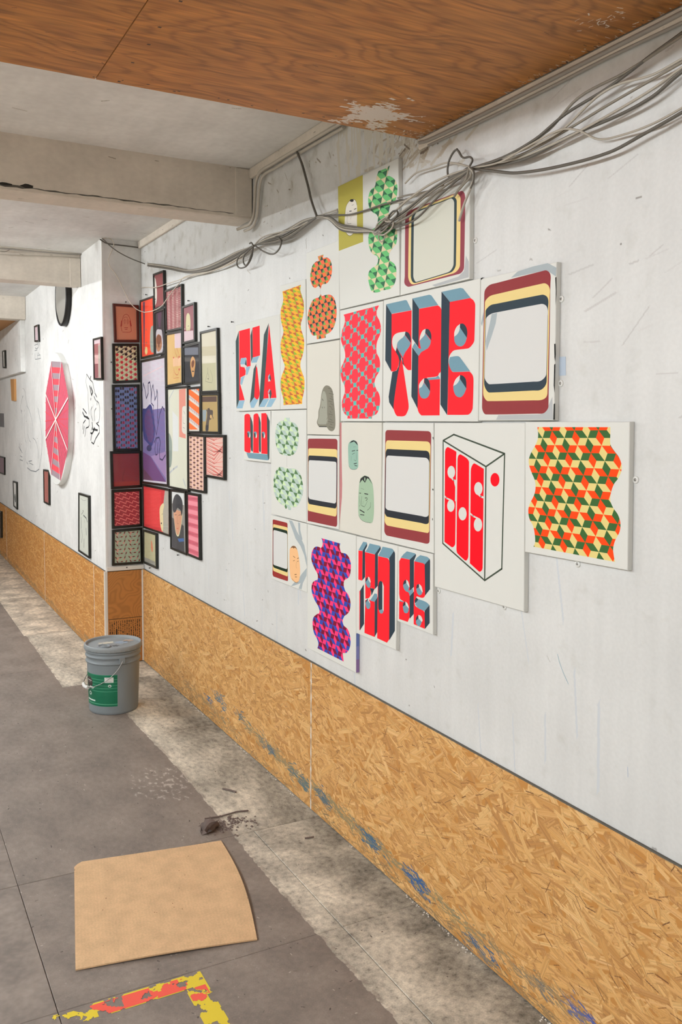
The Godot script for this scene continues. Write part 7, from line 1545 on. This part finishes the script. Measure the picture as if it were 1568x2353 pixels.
	for j in n + 1:
		var row := []
		for i in n + 1:
			var u := float(i) / n
			var v := float(j) / n
			var p: Vector2 = corners[0].lerp(corners[1], u).lerp(corners[3].lerp(corners[2], u), v)
			p += Vector2(0.020, 0.0) * sin(PI * v) * smoothstep(0.6, 1.0, u)
			# one corner is rounded off
			var cd := Vector2(u, v).length()
			if cd < 0.05: p += (Vector2(0.8, -2.78) - p).normalized() * (0.05 - cd) * 0.35
			var y := 0.0058 + 0.006 * smoothstep(0.75, 1.0, u) * sin(PI * v * 0.9 + 0.3) + 0.005 * smoothstep(0.85, 1.0, v) * sin(PI * u)
			row.append([Vector3(p.x, y, p.y) - o.position, Vector2(u, v)])
		grid.append(row)
	for j in n:
		for i in n:
			var q := [grid[j][i], grid[j][i + 1], grid[j + 1][i + 1], grid[j + 1][i]]
			quad4(b, q[0][0], q[1][0], q[2][0], q[3][0], Vector3.UP, Color.WHITE, [q[0][1], q[1][1], q[2][1], q[3][1]])
			var dn := Vector3.DOWN * 0.0045
			quad4(b, q[0][0] + dn, q[1][0] + dn, q[2][0] + dn, q[3][0] + dn, Vector3.DOWN, Color.WHITE, [q[0][1], q[1][1], q[2][1], q[3][1]])
	for k in n:
		for e in [[grid[0][k], grid[0][k + 1], Vector3.FORWARD], [grid[n][k], grid[n][k + 1], Vector3.BACK], [grid[k][0], grid[k + 1][0], Vector3.LEFT], [grid[k][n], grid[k + 1][n], Vector3.RIGHT]]:
			quad4(b, e[0][0], e[1][0], e[1][0] + Vector3.DOWN * 0.0045, e[0][0] + Vector3.DOWN * 0.0045, e[2], Color.WHITE, [e[0][1], e[1][1], e[1][1], e[0][1]])
	part(o, "sheet", b, mats.cardboard)
	build_marking()

func nub() -> ArrayMesh:
	if not mats.has("nub_mesh"):
		var b := begin()
		block(b, Vector3(-0.001, -0.0075, -0.0018), Vector3(0.0012, 0.0075, 0.0018), 0.0008)
		mats["nub_mesh"] = b.commit()
	return mats["nub_mesh"]

func label_material() -> StandardMaterial3D:
	var w := 512
	var h := 288
	var im := Image.create_empty(w, h, false, Image.FORMAT_RGB8)
	im.fill(Color8(10, 108, 76))
	im.fill_rect(Rect2i(0, 0, w, 8), Color8(18, 128, 92))
	for y in [40, 66, 94, 120, 148]:
		for x in w:
			im.fill_rect(Rect2i(x, y + int(3.0 * sin(x * 0.012)), 1, 2), Color8(128, 200, 168))
	im.fill_rect(Rect2i(0, 266, w, 4), Color8(120, 196, 160))
	# dark hexagonal badge with a pale line, a white band, a round mark and the foot of a letter
	for y in range(34, 124):
		var k := 46 - int(maxf(0.0, absf(y - 79) - 22) * 0.9)
		im.fill_rect(Rect2i(250 - k, y, k * 2, 1), Color8(56, 44, 42))
	im.fill_rect(Rect2i(214, 62, 66, 6), Color8(216, 214, 206))
	im.fill_rect(Rect2i(222, 78, 52, 3), Color8(150, 140, 132))
	for y in range(116, 136):
		im.fill_rect(Rect2i(180 + (y - 116), y, 60, 1), Color8(226, 232, 226))
	for y in range(-18, 19):
		var a := int(sqrt(324.0 - y * y))
		im.fill_rect(Rect2i(238 - a, 182 + y, a * 2, 1), Color8(214, 228, 220))
		if absi(y) < 9: im.fill_rect(Rect2i(238 - a / 2, 182 + y, a, 1), Color8(10, 108, 76))
	im.fill_rect(Rect2i(180, 236, 108, 12), Color8(226, 234, 228))
	# white sticker (its code left out) and a small round emblem
	im.fill_rect(Rect2i(28, 20, 66, 48), Color8(228, 230, 226))
	im.fill_rect(Rect2i(40, 28, 42, 3), Color8(150, 150, 148))
	im.fill_rect(Rect2i(40, 58, 42, 3), Color8(150, 150, 148))
	for y in range(-13, 14):
		var a := int(sqrt(169.0 - y * y))
		im.fill_rect(Rect2i(56 - a, 98 + y, a * 2, 1), Color8(214, 224, 216))
		if absi(y) < 8: im.fill_rect(Rect2i(56 - (y + 8) / 2, 98 + y, y + 8, 1), Color8(40, 70, 58))
	var m := mat("bucket_label", Color.WHITE, 0.4)
	m.albedo_texture = tex(im)
	return m

func build_marking() -> void:
	# worn hazard paint on the floor: yellow over red, chipped, turning a corner
	var t := thing("floor_marking", "worn yellow and red painted corner line on the floor before the cardboard", "floor marking", Vector3(0.74, 0.0, -2.3))
	var nz := FastNoiseLite.new()
	nz.seed = 5
	nz.frequency = 16.0
	nz.fractal_octaves = 4
	var nr := FastNoiseLite.new()
	nr.seed = 8
	nr.frequency = 5.0
	var y := begin()
	var rd := begin()
	var s := 0.0032
	for leg in 2:
		var w := 0.064
		var l := 0.52 if leg == 0 else 0.62
		for i in int(l / s):
			for j in int(w / s):
				var d := i * s
				var e := j * s
				var p := Vector2(0.798 - d, -2.342 + e) if leg == 0 else Vector2(0.798 - e, -2.342 + 0.064 + d)
				var fade := clampf(d - 0.20, 0.0, 1.0) * 2.6 if leg == 0 else 0.0
				var v := nz.get_noise_2d(p.x, p.y)
				var edge := minf(e, w - e)
				if v < -0.30 + fade * 0.9 + (0.22 if edge < 0.006 else 0.0): continue
				var red := nr.get_noise_2d(p.x * 1.0, p.y) + 0.35 * v
				var is_red := red > 0.02 and (leg == 1 or d > 0.05) and edge > 0.005
				var b := rd if is_red else y
				var c := lin(Color8(238, 102, 88) if is_red else Color8(226, 204, 70))
				var h := 0.0009 if is_red else 0.0006
				var q := [Vector3(p.x, h, p.y), Vector3(p.x - s, h, p.y), Vector3(p.x - s, h, p.y + s), Vector3(p.x, h, p.y + s)]
				for k in 4: q[k] -= t.position
				quad4(b, q[0], q[1], q[2], q[3], Vector3.UP, c)
	part(t, "yellow_paint", y, mats.paint)
	part(t, "red_paint", rd, mats.paint)

func build_small() -> void:
	# what lies on the floor by the joint
	var r := RandomNumberGenerator.new()
	r.seed = 31
	var t := thing("crumpled_leaf", "crumpled dark brown scrap lying on the floor beyond the cardboard", "debris", Vector3(1.125, 0.0, -3.17))
	var b := begin()
	var rings := []
	for i in 9:
		var row := []
		for k in 14:
			var a := TAU * k / 14
			var u := i / 8.0
			var rad := 0.055 * sin(PI * u) * (1.0 + 0.3 * sin(k * 2.0 + i) + 0.2 * sin(k * 3.7))
			row.append(Vector3((u - 0.5) * 0.11, 0.019 * sin(PI * u) + rad * 0.33 * sin(a), rad * 0.6 * cos(a)))
		rings.append(row)
	for i in 8:
		for k in 14:
			var q := (k + 1) % 14
			var m: Vector3 = (rings[i][k] + rings[i + 1][q]) / 2.0 - Vector3((i / 8.0 - 0.45) * 0.11, 0.015, 0)
			tri(b, rings[i][k], rings[i + 1][k], rings[i + 1][q], m.normalized())
			tri(b, rings[i][k], rings[i + 1][q], rings[i][q], m.normalized())
	part(t, "scrap", b, mats.rubble)
	t.rotation.y = 0.6
	for e in [["twig", "thin dark stick lying across the painted floor edge at the joint", "twig", [Vector3(1.135, 0.004, -3.262), Vector3(1.20, 0.005, -3.25), Vector3(1.27, 0.004, -3.262), Vector3(1.318, 0.004, -3.25)], 0.0032], ["twig", "short dark nail-like stick on the bare concrete strip", "twig", [Vector3(1.30, 0.004, -3.50), Vector3(1.325, 0.005, -3.465), Vector3(1.338, 0.004, -3.44)], 0.004], ["twig", "small dark stick on the bare concrete close to the strand board", "twig", [Vector3(1.42, 0.003, -2.93), Vector3(1.44, 0.004, -2.925), Vector3(1.455, 0.003, -2.925)], 0.003]]:
		var o := thing(e[0], e[1], e[2], e[3][0])
		b = begin()
		var p := []
		for v in e[3]: p.append(v - e[3][0])
		tube(b, p, e[4], 7)
		part(o, "stick", b, mats.rubble)
	var chips := begin()
	for i in 150:
		var p := Vector2(1.20 + r.randfn(0, 0.05), -3.18 + r.randfn(0, 0.035))
		chip(chips, Vector3(p.x, 0.001, p.y), r.randf_range(0.002, 0.009), r)
	for i in 220:
		chip(chips, Vector3(r.randf_range(0.5, 1.5), 0.0005, r.randf_range(-5.6, -3.2)), r.randf_range(0.001, 0.0035), r)
	var g := thing("floor_crumbs", "scattered dark crumbs of concrete and dirt over the floor joint", "debris", Vector3.ZERO)
	g.set_meta("kind", "stuff")
	var m := part(g, "crumbs", chips, mats.rubble)
	m.set_meta("kind", "stuff")
	# round wall mirror under the far beam
	var o := thing("round_mirror", "round grey mirror disc with a black rim, high on the far wall under the beam", "mirror", Vector3(LEFT_X - 0.001, 2.50, -6.82))
	b = begin()
	lathe(b, [Vector2(0.0, 0.0), Vector2(0.21, 0.0), Vector2(0.215, 0.004), Vector2(0.215, 0.036), Vector2(0.210, 0.042), Vector2(0.200, 0.042), Vector2(0.196, 0.036)], 64)
	var mm := part(o, "rim", b, mats.blacksteel)
	mm.basis = left_face.basis * Basis(Vector3.RIGHT, PI / 2)
	b = begin()
	lathe(b, [Vector2(0.197, 0.034), Vector2(0.15, 0.048), Vector2(0.08, 0.058), Vector2(0.0, 0.062)], 48)
	mm = part(o, "disc", b, mats.disc)
	mm.basis = left_face.basis * Basis(Vector3.RIGHT, PI / 2)
	# small pieces on the far wall
	o = thing("wooden_plaque", "plain tan wooden plaque hung on the far wall above the line-drawn animal", "plaque", Vector3.ZERO)
	plaque(o, [-96938,20002,-94420,19922,-94503,17716,-96507,17785], 0.022, mats.plycore, "board")
	o = thing("photo_print", "small black and white photo print pinned to the far wall at the picture's edge", "photo", Vector3.ZERO)
	plaque(o, [-109406,16549,-104212,16489,-104177,14952,-109683,15003], 0.003, mats.photo, "print")

func plaque(o: Node3D, q: Array, t: float, m: Material, called: String) -> void:
	var p := points(q)
	var foot := (p[2] + p[3]) / 2.0
	o.position = left_face * Vector3(foot.x, foot.y, 0.0)
	var b := begin()
	loop(b, left_face, o.position, p, 0.0005, p, t - 0.001, 1.0)
	loop(b, left_face, o.position, p, t - 0.001, inset(p, 0.001), t, 0.5)
	fill(b, left_face, o.position, inset(p, 0.001), t, Color.WHITE)
	part(o, called, b, m)
